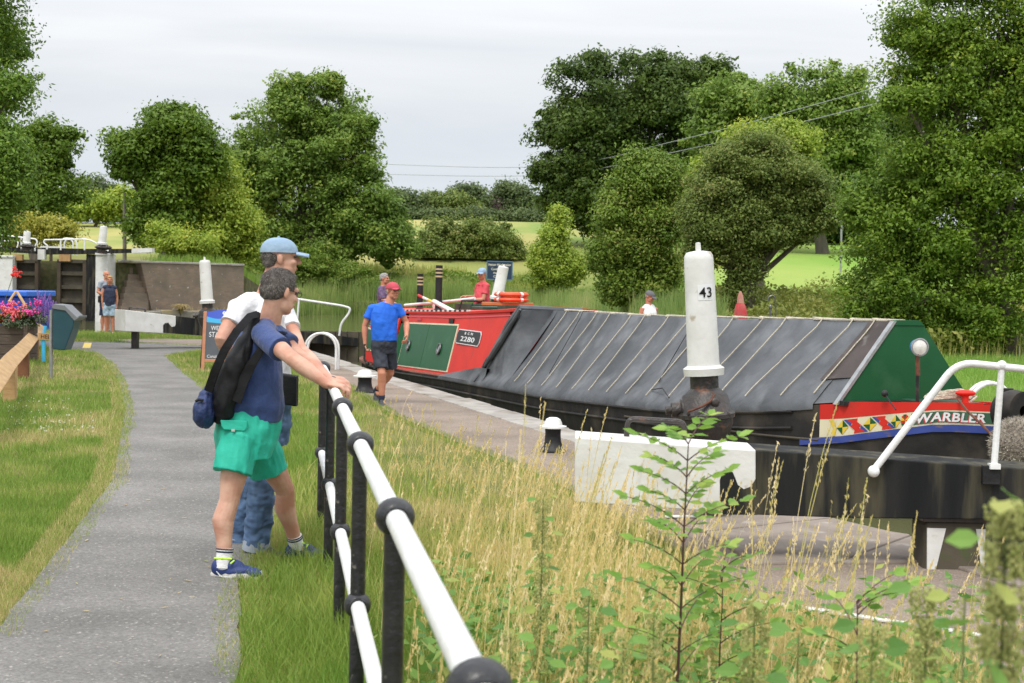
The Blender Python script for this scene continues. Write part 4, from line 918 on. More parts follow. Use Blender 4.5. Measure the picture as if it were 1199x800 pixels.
def tuft(name, label, c, h, w_, n, m_, seed, droop=1.0, grp=None):
    rd = np.random.default_rng(seed); ang = rd.uniform(0, 2 * PI, n); L_ = rd.uniform(.6, 1, n) * h; sp = rd.uniform(.1, 1, n) * w_
    pts = []; f = []; V_ = []
    wd = h * .012 + .006
    for i in range(n):
        dx, dy = math.cos(ang[i]), math.sin(ang[i]); sx, sy = -dy, dx
        for t_ in (0, .4, .75, 1):
            r_ = sp[i] * t_ ** 1.3; z = L_[i] * (t_ * 1.5 - .75 * t_ * t_ * droop)
            w2 = wd * (1 - t_ * .85); V_ += [(c[0] + dx * r_ - sx * w2, c[1] + dy * r_ - sy * w2, c[2] + z), (c[0] + dx * r_ + sx * w2, c[1] + dy * r_ + sy * w2, c[2] + z)]
        b = i * 8
        for j in range(3): f += [b + 2 * j, b + 2 * j + 1, b + 2 * j + 3, b + 2 * j + 2]
    o = fast_mesh(name, np.array(V_), np.array(f), 4, m_, np.repeat(rd.random(n), 3), None, c)
    return tag(o, label, 'grass tuft', grp)
LM['straw'] = leaf_mat('dry_straw', (.38, .28, .12), (.56, .44, .22), (.30, .32, .10), trans=.3)
tuft('grass_tuft', 'dry straw tuft spilling over the stone ledge', P(212, 372, 63.5) + V((0, 0, .15)), .95, .6, 420, LM['straw'], 3, 1.5, 'straw tufts on the stone ledge')
tuft('grass_tuft', 'dry straw tuft against the foot of the brick wall', P(188, 356, 64.3), .85, .5, 360, LM['straw'], 4, 1.2, 'straw tufts on the stone ledge')
# ---- moored blue boat behind the planter
r = thing('blue_boat', 'blue boat with flat topped cabin moored beyond the flower planter', 'boat', (-14.6, 42, WZ))
k = MB(); bc = V((-14.6, 42, 0)); k.loft([[bc + V((sx * (.92 + .1 * zz), sy * 1.7, -.35 + zz)) for sx, sy in ((-1, -1), (1, -1), (1, .8), (.3, 1.25), (-.3, 1.25), (-1, .8))] for zz in (0, .45, .8)]); k.build('hull', MT['blue_box'], r, bevel=.02)
k = MB(); k.box(bc + V((-.1, -.1, .72)), 1.5, 2.4, .55); k.build('cabin', MT['blue_box'], r, bevel=.03)
k = MB(); k.box(bc + V((-.1, -.1, 1.09)), 1.66, 2.6, .16); k.build('cabin_roof', mat('bright_blue', (.03, .14, .62), (.04, .17, .68), .4, 3), r, bevel=.03)
k = MB(); k.tube([P(18, 342, 40.4), P(10, 354, 39.8)], .035, 6); k.tube([P(20, 342, 40.4), P(31, 360, 39.8)], .04, 6); k.build('boarding_pole', MT['wood'], r)

# ---- planter
pc = P(4, 400, 25.5); r = thing('flower_planter', 'dark wooden trough brimming with red and pink geraniums', 'planter', (pc.x, pc.y, 0))
k = MB()
for i in range(4):
    k.box(V((pc.x - .25, pc.y - .25, .10 + i * .175)), 1.5, .05, .168); k.box(V((pc.x + .475, pc.y + .05, .10 + i * .175)), .05, .6, .168)
for x in (-.98, .50): k.box(V((pc.x + x, pc.y - .29, .36)), .07, .05, .74)
k.box(V((pc.x - .25, pc.y + .05, .3)), 1.44, .56, .6)
k.build('trough', MT['wood_dark'], r, bevel=.006)
def leafball(name, lobes, n_, leaf, m_, seed, parent, per=12, cr=.08):
    v, f, ti, _ = crown_arrays(lobes, n_, leaf, seed, per=per, sub=4, cr=cr, fill=.3); return fast_mesh(name, v, f, 4, m_, ti, parent)
leafball('foliage', [((pc.x - .3, pc.y, .80), (.75, .3, .20)), ((pc.x + .25, pc.y, .78), (.3, .3, .16))], 5000, .035, LM['alder'], 51, r)
leafball('trailing_foliage', [((pc.x + .36, pc.y - .2, .78), (.26, .2, .17)), ((pc.x + .50, pc.y, .85), (.22, .2, .20))], 4200, .022, leaf_mat('silver_foliage', (.12, .17, .10), (.22, .27, .17)), 52, r)
def blooms(name, m_, spots, n_, seed, rad=.055):
    rd = random.Random(seed); vs_ = []; 
    for i in range(n_):
        k = MB(); s_ = rd.choice(spots); c = V(s_[:3]) + V((rd.gauss(0, s_[3]), rd.gauss(0, .12), rd.gauss(0, s_[4])))
        for j in range(9):
            q = c + V((rd.gauss(0, 1), rd.gauss(0, 1), rd.gauss(0, .7))) * rad * .5; k.ell(q, rad * .33, rad * .33, rad * .2, ax=(rd.gauss(0, 1), rd.gauss(0, 1), rd.gauss(0, 1) + .01), n=6, m=3)
        k.build(name, m_, r)
w_ = lambda x, y: tuple(P(x, y, 25.3))
blooms('coral_bloom', MT['petal_coral'], [w_(16, 362) + (.10, .05), w_(6, 368) + (.1, .05), w_(18, 370) + (.1, .04)], 32, 1, .07)
blooms('pink_bloom', MT['petal_pink'], [w_(42, 357) + (.03, .03), w_(38, 365) + (.06, .03), w_(4, 360) + (.08, .04)], 16, 2, .07)
blooms('red_bloom', MT['petal_red'], [w_(1, 374) + (.04, .03), w_(21, 370) + (.05, .03), w_(16, 318) + (.03, .02), w_(19, 323) + (.03, .01)], 13, 3, .065)
k = MB(); k.tube([P(0, 372, 25.4), P(8, 345, 25.35), P(16, 320, 25.3)], .006, 5); k.build('flower_stalk', MT['stem_green'], r)
k = MB(); rd = random.Random(5)
for i in range(46):
    b0 = P(rd.uniform(42, 62), rd.uniform(366, 380), 25.4 + rd.uniform(-.1, .2)); t0 = b0 + V((rd.gauss(0, .05), rd.gauss(0, .05), rd.uniform(.2, .45))); k.tube([b0, t0], .004, 4)
    for j in range(4): k.ell(t0 - (t0 - b0) * .07 * j, .012, .012, .018, n=5, m=3)
k.build('lavender_spikes', MT['petal_violet'], r)

# ---- timber fence beside the grass
r = thing('knee_rail_fence', 'low timber fence of a pale flat rail on short posts', 'fence', G(11, 474))
fp = [(-14, 525, .50), (11.5, 474, .50), (27.5, 447, .48), (40, 424, .47), (48, 408, .47)]
tops = []
for i, (x, y, h) in enumerate(fp):
    b0 = G(x, y); tops.append(b0 + V((0, 0, h)))
    if i < 4:
        k = MB(); k.box(b0 + V((0, 0, h / 2 - .1)), .15, .13, h + .2, ax=(1, .15, 0), ay=(-.15, 1, 0)); k.build('post', MT['wood'] if i < 2 else MT['wood_red'], r, bevel=.008)
for i in range(4):
    a, b = tops[i], tops[i + 1]; d = (b - a).normalized(); a2 = a + d * .01; b2 = b - d * .01
    k = MB(); sd_ = d.cross(V((0, 0, 1))).normalized(); tl = (V((0, 0, 1)) * .8 - sd_ * .0).normalized()
    k.box((a2 + b2) / 2 + V((0, 0, .03)), (b2 - a2).length, .20, .045, ax=d, ay=(sd_ * .8 + V((0, 0, -.6))), az=d.cross(sd_ * .8 + V((0, 0, -.6))))
    k.build('rail', MT['wood'], r, bevel=.006)
# ---- dog waste bin on its post
r = thing('litter_bin', 'slim teal litter bin with grey lid on a galvanised pole', 'bin', G(59.5, 447))
b0 = G(59.5, 447); k = MB(); k.tube([b0 - V((0, 0, .2)), b0 + V((0, 0, 1.08))], .028, 12); k.build('pole', MT['steel'], r)
Yb = b0.y
prof = [(62, 361), (76, 362), (87, 374), (85, 385), (75.5, 410.5), (61.5, 409)]
k = MB(); k.prism([P(x, y, Yb - .17) for x, y in prof], (0, .34, 0)); k.build('bin_body', MT['bin_green'], r, smooth=False, bevel=.012)
prof = [(61, 357.5), (63, 356), (75.5, 357.5), (79, 361), (90, 371.5), (93, 369.5), (93, 372), (87, 376), (76.5, 364), (61, 361.5)]
k = MB(); k.prism([P(x, y, Yb - .19) for x, y in prof], (0, .38, 0)); k.build('lid', MT['bin_grey'], r, smooth=False, bevel=.006)
# ---- A board
ab = G(237, 437.5); r = thing('chalkboard_sign', 'A frame chalkboard with handwritten welcome and blue header', 'sign', ab)
xd = V((.985, .17, 0)).normalized(); W_, Hh = .64, 1.06; lean = V((0, .16, 1)).normalized(); nb_ = xd.cross(lean).normalized()
k = MB(); k.box(ab + lean * Hh / 2, .055, .03, Hh, ax=xd, ay=nb_, az=lean); k.box(ab + xd * W_ + lean * Hh / 2, .055, .03, Hh, ax=xd, ay=nb_, az=lean)
k.box(ab + xd * W_ / 2 + lean * .22, W_ - .056, .03, .05, ax=xd, ay=nb_, az=lean); k.build('frame', MT['wood_orange'], r, bevel=.004)
k = MB(); k.box(ab + xd * W_ / 2 + lean * .57, W_ - .06, .012, .64, ax=xd, ay=nb_, az=lean); k.build('chalkboard', MT['chalk'], r)
k = MB(); o = ab + xd * .03 + nb_ * .004
arc = [o + xd * (.58 * i / 12) + lean * (1.045 + .05 * math.sin(PI * i / 12)) for i in range(13)]
k.prism([o + lean * .875, o + xd * .58 + lean * .83] + list(reversed(arc)), -nb_ * .014); k.build('header_panel', MT['sign_blue'], r, smooth=False)
k = MB(); cy_ = [o + nb_ * .003 + xd * (.58 * i / 12) + lean * (.975 - .07 * (i / 12) - .02 * math.sin(PI * i / 6)) for i in range(13)]
k.prism([o + nb_ * .003 + lean * .877, o + nb_ * .003 + xd * .58 + lean * .832] + list(reversed(cy_)), -nb_ * .003); k.build('cyan_wave', MT['sign_cyan'], r, smooth=False)
k = MB(); k.lathe(o + nb_ * .004 + xd * .29 + lean * 1.035, [(.012, 0), (.032, 0), (.032, .003), (.012, .003), (.012, 0)], 20, nb_); k.build('emblem', MT['chalk_white'], r)
fo = -nb_ if nb_.y > 0 else nb_
fo = V((fo.x, fo.y, fo.z))
for s_, zz, hh in (('WELCOME', .74, .075), ('STAIRWAY', .625, .085), ('OPEN', .52, .08)): text_obj(s_, MT['chalk_white'], r, ab + xd * .31 + lean * zz + fo * .012, xd, lean, hh, .001, name='chalk_writing', xs=.78)
text_obj('Canal', MT['chalk_white'], r, ab + xd * .06 + lean * .27 + fo * .012, xd, lean, .05, .001, 'LEFT', name='chalk_writing')
for q in (0, W_):
    pass
k = MB(); bk = ab - xd * .12 + V((0, .45, 0)); k.box((bk + ab + lean * 1.0) / 2, .045, .03, (ab + lean - bk).length, ax=xd, az=(ab + lean - bk)); bk2 = bk + xd * W_; k.box((bk2 + ab + xd * W_ + lean) / 2, .045, .03, (ab + lean - bk).length, ax=xd, az=(ab + lean - bk)); k.build('rear_leg', mat('dark_red_wood', (.12, .03, .02), (.08, .02, .015), .5, 8), r, bevel=.004)
# ---- small orange HE board under the planter, blue prop
k = MB(); c = P(54, 394, 24.6); r = thing('notice_board', 'small orange board lettered in black behind the teal bin', 'sign', V((c.x, c.y, 0)))
k.box(c, .26, .03, .12); k.build('board', MT['seat_wood'], r); text_obj('HELP', MT['ink'], r, c + V((.02, -.018, -.035)), (1, 0, 0), (0, 0, 1), .07, .001)
k = MB(); k.box(c + V((-.05, .03, -.22)), .05, .05, .44); k.tube([P(50, 402, 24.7), P(53, 382, 24.7)], .03, 6); k.build('prop', MT['sign_cyan'], r)
# ---- step with yellow edge
k = MB(); a, b = G(52, 411, .02), G(106, 411.5, .02); c, d = G(108, 404, .02), G(62, 404, .02)
k.prism([a + V((0, 0, .05)), b + V((0, 0, .05)), c + V((0, 0, .05)), d + V((0, 0, .05))], (0, 0, -.2)); r = thing('ribbed_step', 'ribbed grey step with a yellow painted end beside the path', 'step', a)
k.build('tread', MT['stone_dark'], r)
k = MB()
for i in range(9):
    f = (i + .5) / 10; p = a.lerp(b, f); q = d.lerp(c, f); k.box((p + q) / 2 + V((0, 0, .055)), .14, (q - p).length, .012, ax=(1, 0, 0), ay=(q - p))
k.build('tread_rib', MT['black'], r)
k = MB(); p = b; q = c; k.box((p + q) / 2 + V((-.09, 0, .06)), .17, (q - p).length, .022, ay=(q - p)); k.build('yellow_edge', MT['yellow'], r)
k = MB(); k.tube([G(108, 403, .05), G(150, 404, .05), G(195, 406, .05)], .05, 6); k.tube([G(130, 402.5, .05), G(178, 404.2, .05)], .05, 6); tag(k.build('kerb_edging', MT['black'], loc=G(150, 404)), 'black kerb strip across the far end of the path', 'kerb')
# ---- poles, sign on the bank, wires
for i, (x, y0, y1, Y, rr, lb, cat, m_) in enumerate(((146, 226, 300, 80, .11, 'grey wooden pole in the field left of the alder', 'pole', 'pole'), (60, 250, 272, 90, .10, 'short dark post at the edge of the left field', 'post', 'wood_dark'))):
    b0 = P(x, y1, Y); k = MB(); k.tube([V((b0.x, Y, Tz(b0.x, Y) - .3)), P(x, y0, Y)], [rr * 1.1, rr * .85], 8)
    tag(k.build('wooden_pole', MT[m_], loc=V((b0.x, Y, Tz(b0.x, Y)))), lb, cat)
b0 = P(985, 300, 70); r = thing('marker_pole', 'thin grey pole with an orange top on the mown field', 'pole', V((b0.x, 70, Tz(b0.x, 70))))
k = MB(); k.tube([V((b0.x, 70, Tz(b0.x, 70) - .2)), P(985.5, 246, 70)], .05, 8); k.build('shaft', MT['steel'], r)
k = MB(); k.tube([P(985.5, 246, 70), P(985.5, 240, 70)], .07, 8); k.build('orange_top', MT['orange'], r)
YS_ = 90; q_ = YS_ / 66; sc_ = P(585, 317, YS_); r = thing('canal_sign', 'dark blue information sign with cream lettering on the reed bank', 'sign', V((sc_.x, YS_, Tz(sc_.x, YS_))))
k = MB(); k.box(sc_, 1.14 * q_, .06, .82 * q_); k.build('board', MT['sign_navy'], r)
k = MB(); 
for dx, dz, a, b in ((0, .42, 1.2, .05), (0, -.42, 1.2, .05), (.585, 0, .05, .8), (-.585, 0, .05, .8)): k.box(sc_ + V((dx * q_, -.02, dz * q_)), a * q_, .07, b * q_)
k.build('border', MT['sign_trim'], r)
for s_, zz, hh in (('Hatton Workstation', .22, .11), ('Canal Cottage', .02, .10), ('Hatton Lane', -.15, .085), ('CV35 7JL', -.33, .11)): text_obj(s_, MT['lettering'], r, sc_ + V((0, -.035, zz * q_)), (1, 0, 0), (0, 0, 1), hh * q_, .002, xs=.8 if len(s_) > 15 else .95, bold=.004)
k = MB(); 
for dx in (-.35, .35): k.box(V((sc_.x + dx, YS_ + .07, (sc_.z + Tz(sc_.x, YS_)) / 2 - .35)), .14, .08, sc_.z - Tz(sc_.x, YS_) + .3)
k.build('sign_post', MT['pole'], r)
for j, (pl, lb) in enumerate((([(300, 184, 150), (440, 192, 140), (640, 195, 118), (800, 163, 95), (1000, 110, 75), (1199, 52, 60), (1330, 12, 52)], 'upper of the two overhead wires crossing the trees'),
                              ([(300, 200, 150), (440, 204, 140), (640, 205, 118), (800, 176, 95), (1000, 128, 75), (1199, 76, 60), (1330, 40, 52)], 'lower of the two overhead wires crossing the trees'))):
    k = MB(); cp = [P(*q) for q in pl]; pts = []
    for i in range(len(cp) - 1):
        p0, p1, p2, p3 = cp[max(i - 1, 0)], cp[i], cp[i + 1], cp[min(i + 2, len(cp) - 1)]
        for s_ in range(8): t_ = s_ / 8; pts.append(.5 * ((2 * p1) + (p2 - p0) * t_ + (2 * p0 - 5 * p1 + 4 * p2 - p3) * t_ ** 2 + (3 * p1 - p0 - 3 * p2 + p3) * t_ ** 3))
    k.tube(pts + [cp[-1]], .024, 5); tag(k.build('overhead_wire', MT['wire'], loc=cp[0]), lb, 'cable', 'overhead wires')
# ---- red furled cover and iron hook behind the boat
b0 = P(868, 372, 23.0); r = thing('furled_parasol', 'furled faded red parasol standing behind the covered boat', 'parasol', V((b0.x, 23, 0)))
k = MB(); k.tube([V((b0.x, 23, 0)), P(868, 345, 23)], .02, 8); k.build('pole', MT['wood_grey'], r)
k = MB(); rr = []
for py, wr in ((378, .085), (366, .09), (359, .075), (355, .05), (350, .045), (346, .035), (341, .012)):
    c = P(867.5 + (366 - py) * -.02, py, 23); rr.append([c + V((math.cos(a), math.sin(a), 0)) * wr * (1 + .22 * math.sin(a * 5)) for a in [2 * PI * i / 30 for i in range(30)]])
k.loft(rr[:4]); k.build('folded_canopy', MT['fadedred'], r); k = MB(); k.loft(rr[3:]); k.build('canopy_tip', MT['fadedpink'], r)
b0 = P(908, 372, 24); k = MB(); r_ = [V((b0.x + .05, 24, 0))] + [P(908, 352, 24), P(907.5, 348, 24), P(904, 345.5, 24), P(900, 348, 24), P(899, 353, 24)]
k.tube(round_path(r_, .05), .012, 6); k.ell(P(902, 360, 24), .03, .03, .05, n=8, m=6); k.tube([P(901, 372, 24) - V((0, 0, .9)), P(902, 362, 24)], .022, 6)
tag(k.build('mooring_hook', MT['dsteel'], loc=V((b0.x, 24, 0))), 'bent iron hook bar standing behind the black covers', 'iron hook')
# ------------------------------------------------------------------ the narrowboat
BO = V((3.0, 11.06, 0)); BU = V((-.3048, .9524, 0)).normalized(); BN = V((BU.y, -BU.x, 0))
def B(s, t, z): return BO + BU * s + BN * t + V((0, 0, z))
def proj(p):
    d = V(p) - CAM; w_ = d.dot(F_); return 599.5 + FPX * d.dot(R_) / w_, 400 - FPX * d.dot(U_) / w_
LEN = 22.0; WID = 2.0
def tn(s):
    s = max(0, min(LEN, s))
    a = max(0, 1 - s / 2.4) ** 1.6
    e = max(0, (s - 20.2) / 1.8); b = 1 - math.sqrt(max(0, 1 - e * e))
    return max(a, b * .98)
def zg(s): return float(np.interp(s, [0, .4, 1.3, 2.0, 4.4, 8.3, 13.6, 17.5, 20, 22], [.705, .675, .61, .52, .31, .14, .03, -.08, -.09, -.03]))
def bandz(s):
    # rubbing strakes at the bow: blue bottom, cream bottom, cream top, gunwale
    f = np.interp(s, [0, .45, 1.3, 1.75], [0, .1, 1, 1.3])
    bb = .47 - .21 * f; cb = .53 - .21 * f; ct = .645 - .17 * f
    return float(bb), float(cb), float(ct)
boat = thing('narrowboat', 'long working narrowboat with black covered hold and red cabin', 'narrowboat', B(11, 1, WZ))
def side(levels_fn, ss, m, name, off=0.0, both=True):
    for sg in ((1, -1) if both else (1,)):
        k = MB()
        rings = []
        for s in ss:
            t = tn(s) - off; t = t if sg == 1 else WID - t
            rings.append([B(s, t, z) for z in levels_fn(s)])
        k.loft(rings, cap=False, closed=False); o = k.build(name, m, boat)
SB = [0, .04, .1, .2, .35, .5, .65, .8, .95, 1.1, 1.25, 1.4, 1.55, 1.7]
SA = SB + [1.9, 2.1, 2.4, 3, 4, 5, 6, 7, 8, 9, 10, 11, 12, 13, 14, 15, 16, 17, 18, 19, 19.6, 20.2, 20.6, 21, 21.3, 21.6, 21.8, 21.92, 21.99]
k = MB()
rings = [[B(s, 1 + (tn(s) - 1) * f_, z) for f_, z in ((.75, -.7), (.95, -.3), (1, -.05 if s > 2 else .05), (1, (bandz(s)[0] if s < 1.72 else zg(s))))] + [B(s, 1 - (tn(s) - 1) * f_, z) for f_, z in ((1, (bandz(s)[0] if s < 1.72 else zg(s))), (1, -.05 if s > 2 else .05), (.95, -.3), (.75, -.7))] for s in SA]
k.loft(rings, cap=False); k.build('hull', MT['hull'], boat)
side(lambda s: (bandz(s)[0], bandz(s)[0] + .012, bandz(s)[1] - .012, bandz(s)[1]), SB, MT['blue'], 'blue_strake', .018)
side(lambda s: (bandz(s)[1], bandz(s)[2]), SB[:-2] + [1.5], MT['cream'], 'cream_panel', .004)
side(lambda s: (bandz(s)[2], zg(s)), SB[:-3] + [1.42, 1.6], MT['red'], 'red_gunwale', .006)
# black timber end behind the painted panel, rusty guard iron
side(lambda s: (bandz(s)[1], zg(s) + .0), [1.5, 1.6, 1.75, 1.9], MT['hull'], 'worn_plank', .007)
for z0 in (-.02, .12):
    k = MB(); k.tube([B(s, tn(s) - .015, zg(s) - (.05 if z0 > 0 else .2)) for s in np.linspace(1.8, 20, 40)], .018, 6); k.build('guard_iron', MT['hull'], boat)
k = MB(); k.tube([B(s, tn(s) - .012, .27 - .04 * (s - 1.5)) for s in np.linspace(1.5, 5.5, 14)], .013, 6); k.build('rubbing_strip', MT['gate_wood'], boat)
# foredeck
k = MB(); ss = [0.02, .2, .4, .6, .8, 1.0, 1.2, 1.38]
k.loft([[B(s, tn(s) + .02, zg(s) - .05), B(s, tn(s) + .10, zg(s) - .045), B(s, 1, zg(s) - .03), B(s, WID - tn(s) - .02, zg(s) - .05)] for s in ss], cap=False, closed=False); k.build('foredeck', MT['red'], boat)
k = MB(); k.loft([[B(s, tn(s) + .0, zg(s) - .01), B(s, tn(s) + .0, zg(s) + .015), B(s, tn(s) + .08, zg(s) + .015), B(s, tn(s) + .08, zg(s) - .01)] for s in ss[1:]]); k.loft([[B(s, WID - tn(s), zg(s) - .01), B(s, WID - tn(s), zg(s) + .015), B(s, WID - tn(s) - .08, zg(s) + .015), B(s, WID - tn(s) - .08, zg(s) - .01)] for s in ss[1:]]); k.build('gunwale_cap', MT['red'], boat)
k = MB(); k.box(B(.75, .95, zg(.75) + .0), .5, .5, .05, ax=BU, ay=BN); k.build('deck_hatch', MT['dgreen'], boat, bevel=.006)
# stem post and T stud
k = MB(); k.tube([B(-.02, 1, -.5), B(-.05, 1, .3), B(-.04, 1, .84)], [.05, .05, .045], 8); k.build('stem_post', MT['hull'], boat)
ts = P(1130, 478, 11.75); k = MB(); k.tube([ts - V((0, 0, .12)), ts + V((0, 0, .11))], .028, 12); k.ell(ts + V((0, 0, .125)), .085, .05, .028, n=16); k.build('mooring_stud', MT['red'], boat)
# decorated panel on the curved bow
def s_at(px, z=.55):
    lo, hi = 0.02, 2.2
    for _ in range(40):
        m_ = (lo + hi) / 2
        if proj(B(m_, tn(m_), z))[0] > px: lo = m_
        else: hi = m_
    return (lo + hi) / 2
def surf(px, f, off=.008):
    s = s_at(px); b_, c0, c1 = bandz(s); return B(s, tn(s) - off, c0 + (c1 - c0) * f), s
def wrapquad(k, pts, off): k.add([surf(x, f, off)[0] for x, f in pts], [tuple(range(len(pts)))])
k = MB()
for x in range(1068, 1164, 6): wrapquad(k, [(x, .14), (min(x + 6, 1164), .14), (min(x + 6, 1164), .9), (x, .9)], .008)
k.build('name_panel', mat('name_green', (.03, .10, .055), (.05, .13, .075), .5, 6), boat, smooth=False)
dm = [MT['yellow'], MT['green'], MT['blue'], MT['red']]
k = MB(); xs_ = [981, 995, 1012, 1028, 1044, 1056]
for i in range(5):
    a, b = xs_[i], xs_[i + 1]; m_ = (a + b) / 2
    if i % 2 == 0:
        k.m(0); wrapquad(k, [(a, .5), (m_, .5), (m_, .92)], .008); wrapquad(k, [(m_, .08), (b, .5), (m_, .5)], .008)
        k.m(1); wrapquad(k, [(m_, .5), (b, .5), (m_, .92)], .008); wrapquad(k, [(a, .5), (m_, .08), (m_, .5)], .008)
    else:
        k.m(3); wrapquad(k, [(a - 3, .92), (m_, .5), (m_ + 2, .92)], .009); wrapquad(k, [(m_ - 2, .08), (b + 3, .08), (m_, .5)], .009); wrapquad(k, [(a + 2, .5), (m_, .2), (b - 2, .5), (m_, .8)], .010)
        k.m(2); wrapquad(k, [(a - 6, .92), (a + 2, .5), (m_ - 3, .92)], .008); wrapquad(k, [(m_ + 3, .08), (b - 2, .5), (b + 6, .08)], .008)
k.m(0); wrapquad(k, [(974, .04), (979, .04), (981, .5), (977, .96), (972, .96), (977, .5)], .008)
k.build('diamond_decoration', dm, boat, smooth=False)
k = MB()
for i in range(10):
    a0 = 2 * PI * i / 10; a1 = 2 * PI * (i + 1) / 10; k.m(i % 2 * 3 if i % 2 else 1 if i % 4 else 0); wrapquad(k, [(1061, .5), (1061 + 5 * math.cos(a0), .5 + .4 * math.sin(a0)), (1061 + 5 * math.cos(a1), .5 + .4 * math.sin(a1))], .011)
k.build('rosette', dm, boat, smooth=False)
for nm, m_, dx, dz, off in (('name_shadow', MT['shadow_red'], -1.6, -.05, .011), ('name_lettering', MT['plate_white'], 0, 0, .015)):
    cu = text_obj('WARBLER', m_, boat, wloc(boat), (1, 0, 0), (0, 0, 1), 1.0, .0, 'LEFT', .12, name=nm, bold=.035, spacing=1.05)
    me = cu.data; xs2 = [v.co.x for v in me.vertices]; x0, x1 = min(xs2), max(xs2)
    for v in me.vertices:
        px = 1074 + (v.co.x - x0) / (x1 - x0) * (1156 - 1074) + dx; f = .22 + v.co.z * .60 + dz
        v.co = surf(px, f, off)[0] - wloc(boat)
    bmm = bmesh.new(); bmm.from_mesh(me); bmesh.ops.subdivide_edges(bmm, edges=bmm.edges, cuts=0); bmm.to_mesh(me); bmm.free()
# cratch board
cs = 1.3
k = MB(); tri = [B(cs, .24, .60), B(cs, 1.64, .60), B(cs, 1.08, 1.335), B(cs, .80, 1.335)]
k.prism(tri, BU * .03); k.build('cratch_board', MT['green'], boat, smooth=False, bevel=.004)
k = MB(); k.prism([B(cs - .012, .24, .60), B(cs - .012, .272, .60), B(cs - .012, .822, 1.335), B(cs - .012, .79, 1.335)], BU * .06); k.build('cratch_edge', MT['steel'], boat, smooth=False)
k = MB(); k.prism([B(cs - .008, .765, 1.30), B(cs - .008, 1.105, 1.30), B(cs - .008, 1.05, 1.345), B(cs - .008, .82, 1.345)], BU * .05); k.build('cratch_top', MT['green'], boat, smooth=False)
k = MB(); k.box(B(cs - .05, .92, .615), 1.3, .07, .04, ax=BN, ay=BU); k.build('cratch_sill', MT['black'], boat)
lp = P(1076, 406.5, 11.95); lb_ = P(1074, 476, 11.95)
k = MB(); k.tube([lb_, lp + V((-.01, 0, -.07))], [.014, .014], 8); k.build('lamp_post', MT['black'], boat)
k = MB(); k.tube([P(1074.7, 440, 11.95), lp + V((-.01, 0, -.06))], .02, 8); k.build('lamp_bracket', MT['rust'], boat)
fa = V((.12, -1, -.02)).normalized()
k = MB(); k.lathe(lp, [(.002, -.09), (.04, -.085), (.062, -.05), (.073, 0), (.076, .012), (.070, .016)], 24, fa); k.build('headlamp_shell', MT['lampblue'], boat)
k = MB(); k.lathe(lp, [(.075, .008), (.078, .022), (.066, .024), (.066, .018)], 24, fa); k.build('lamp_rim', MT['steel'], boat)
k = MB(); k.lathe(lp, [(.001, .030), (.04, .026), (.067, .016), (.067, .010), (.001, .010)], 24, fa); k.build('headlamp_lens', MT['lens'], boat)
k = MB(); c = P(1036, 461, 12.0); k.ell(c, .03, .03, .03); k.tube([c, P(1043, 472, 11.9), P(1049, 480, 11.8)], .006, 5); k.build('cable_socket', MT['black'], boat)
# rope flaked on the foredeck
k = MB(); rd = random.Random(4)
base = P(1112, 468, 11.9)
for j in range(6):
    pts = []
    for i in range(22):
        a = i / 21 * PI * 1.7 + j * .4; pts.append(base + V((math.cos(a) * (.20 - .015 * j) + rd.uniform(-.01, .01), math.sin(a) * .09, .012 + .012 * j + .01 * math.sin(a * 3))))
    k.tube(pts, .012, 6)
k.tube([base + V((.1, 0, .05)), base + V((.22, -.02, .03)), ts + V((0, 0, .02))], .012, 6); k.build('rope', MT['rope'], boat)
k = MB(); k.tube([P(1122, 468, 11.6), P(1133, 482, 11.3), P(1146, 494, 11.15), P(1158, 506, 11.05), P(1163, 512, 11.0)], .010, 6); k.build('chain', MT['rust'], boat)
# bow fenders
fc = P(1188, 483, 11.15); k = MB(); k.lathe(fc, [(.05, -.1), (.16, -.1), (.18, 0), (.16, .1), (.05, .1), (.05, -.1)], 24, V((.45, -.9, .1))); k.build('tyre_fender', MT['hull'], boat)
fc = P(1192, 523, 10.5); rr = []; k = MB()
for i in range(15):
    a = -PI / 2 + PI * i / 14; rr.append([fc + V((math.cos(b) * .20 * math.cos(a) * rng.uniform(.93, 1.05), math.sin(b) * .2 * math.cos(a) * rng.uniform(.93, 1.05), .17 * math.sin(a) * 1.25)) for b in [2 * PI * j / 30 for j in range(30)]])
k.loft(rr); k.build('rope_fender', MT['brush'], boat)
n_ = 2600; a = rng.normal(size=(n_, 3)); a /= np.linalg.norm(a, axis=1, keepdims=True); c = np.array(fc) + a * np.array([.20, .20, .21]); v = []
tip = c + a * .022 + rng.normal(size=(n_, 3)) * .006; sdv = np.cross(a, rng.normal(size=(n_, 3))); sdv /= np.linalg.norm(sdv, axis=1, keepdims=True)
vv = np.stack([c - sdv * .004, c + sdv * .004, tip], 1).reshape(-1, 3); fast_mesh('fender_bristles', vv, np.arange(n_ * 3), 3, leaf_mat('bristle', (.28, .25, .2), (.45, .41, .35), trans=.1), rng.random(n_), boat)

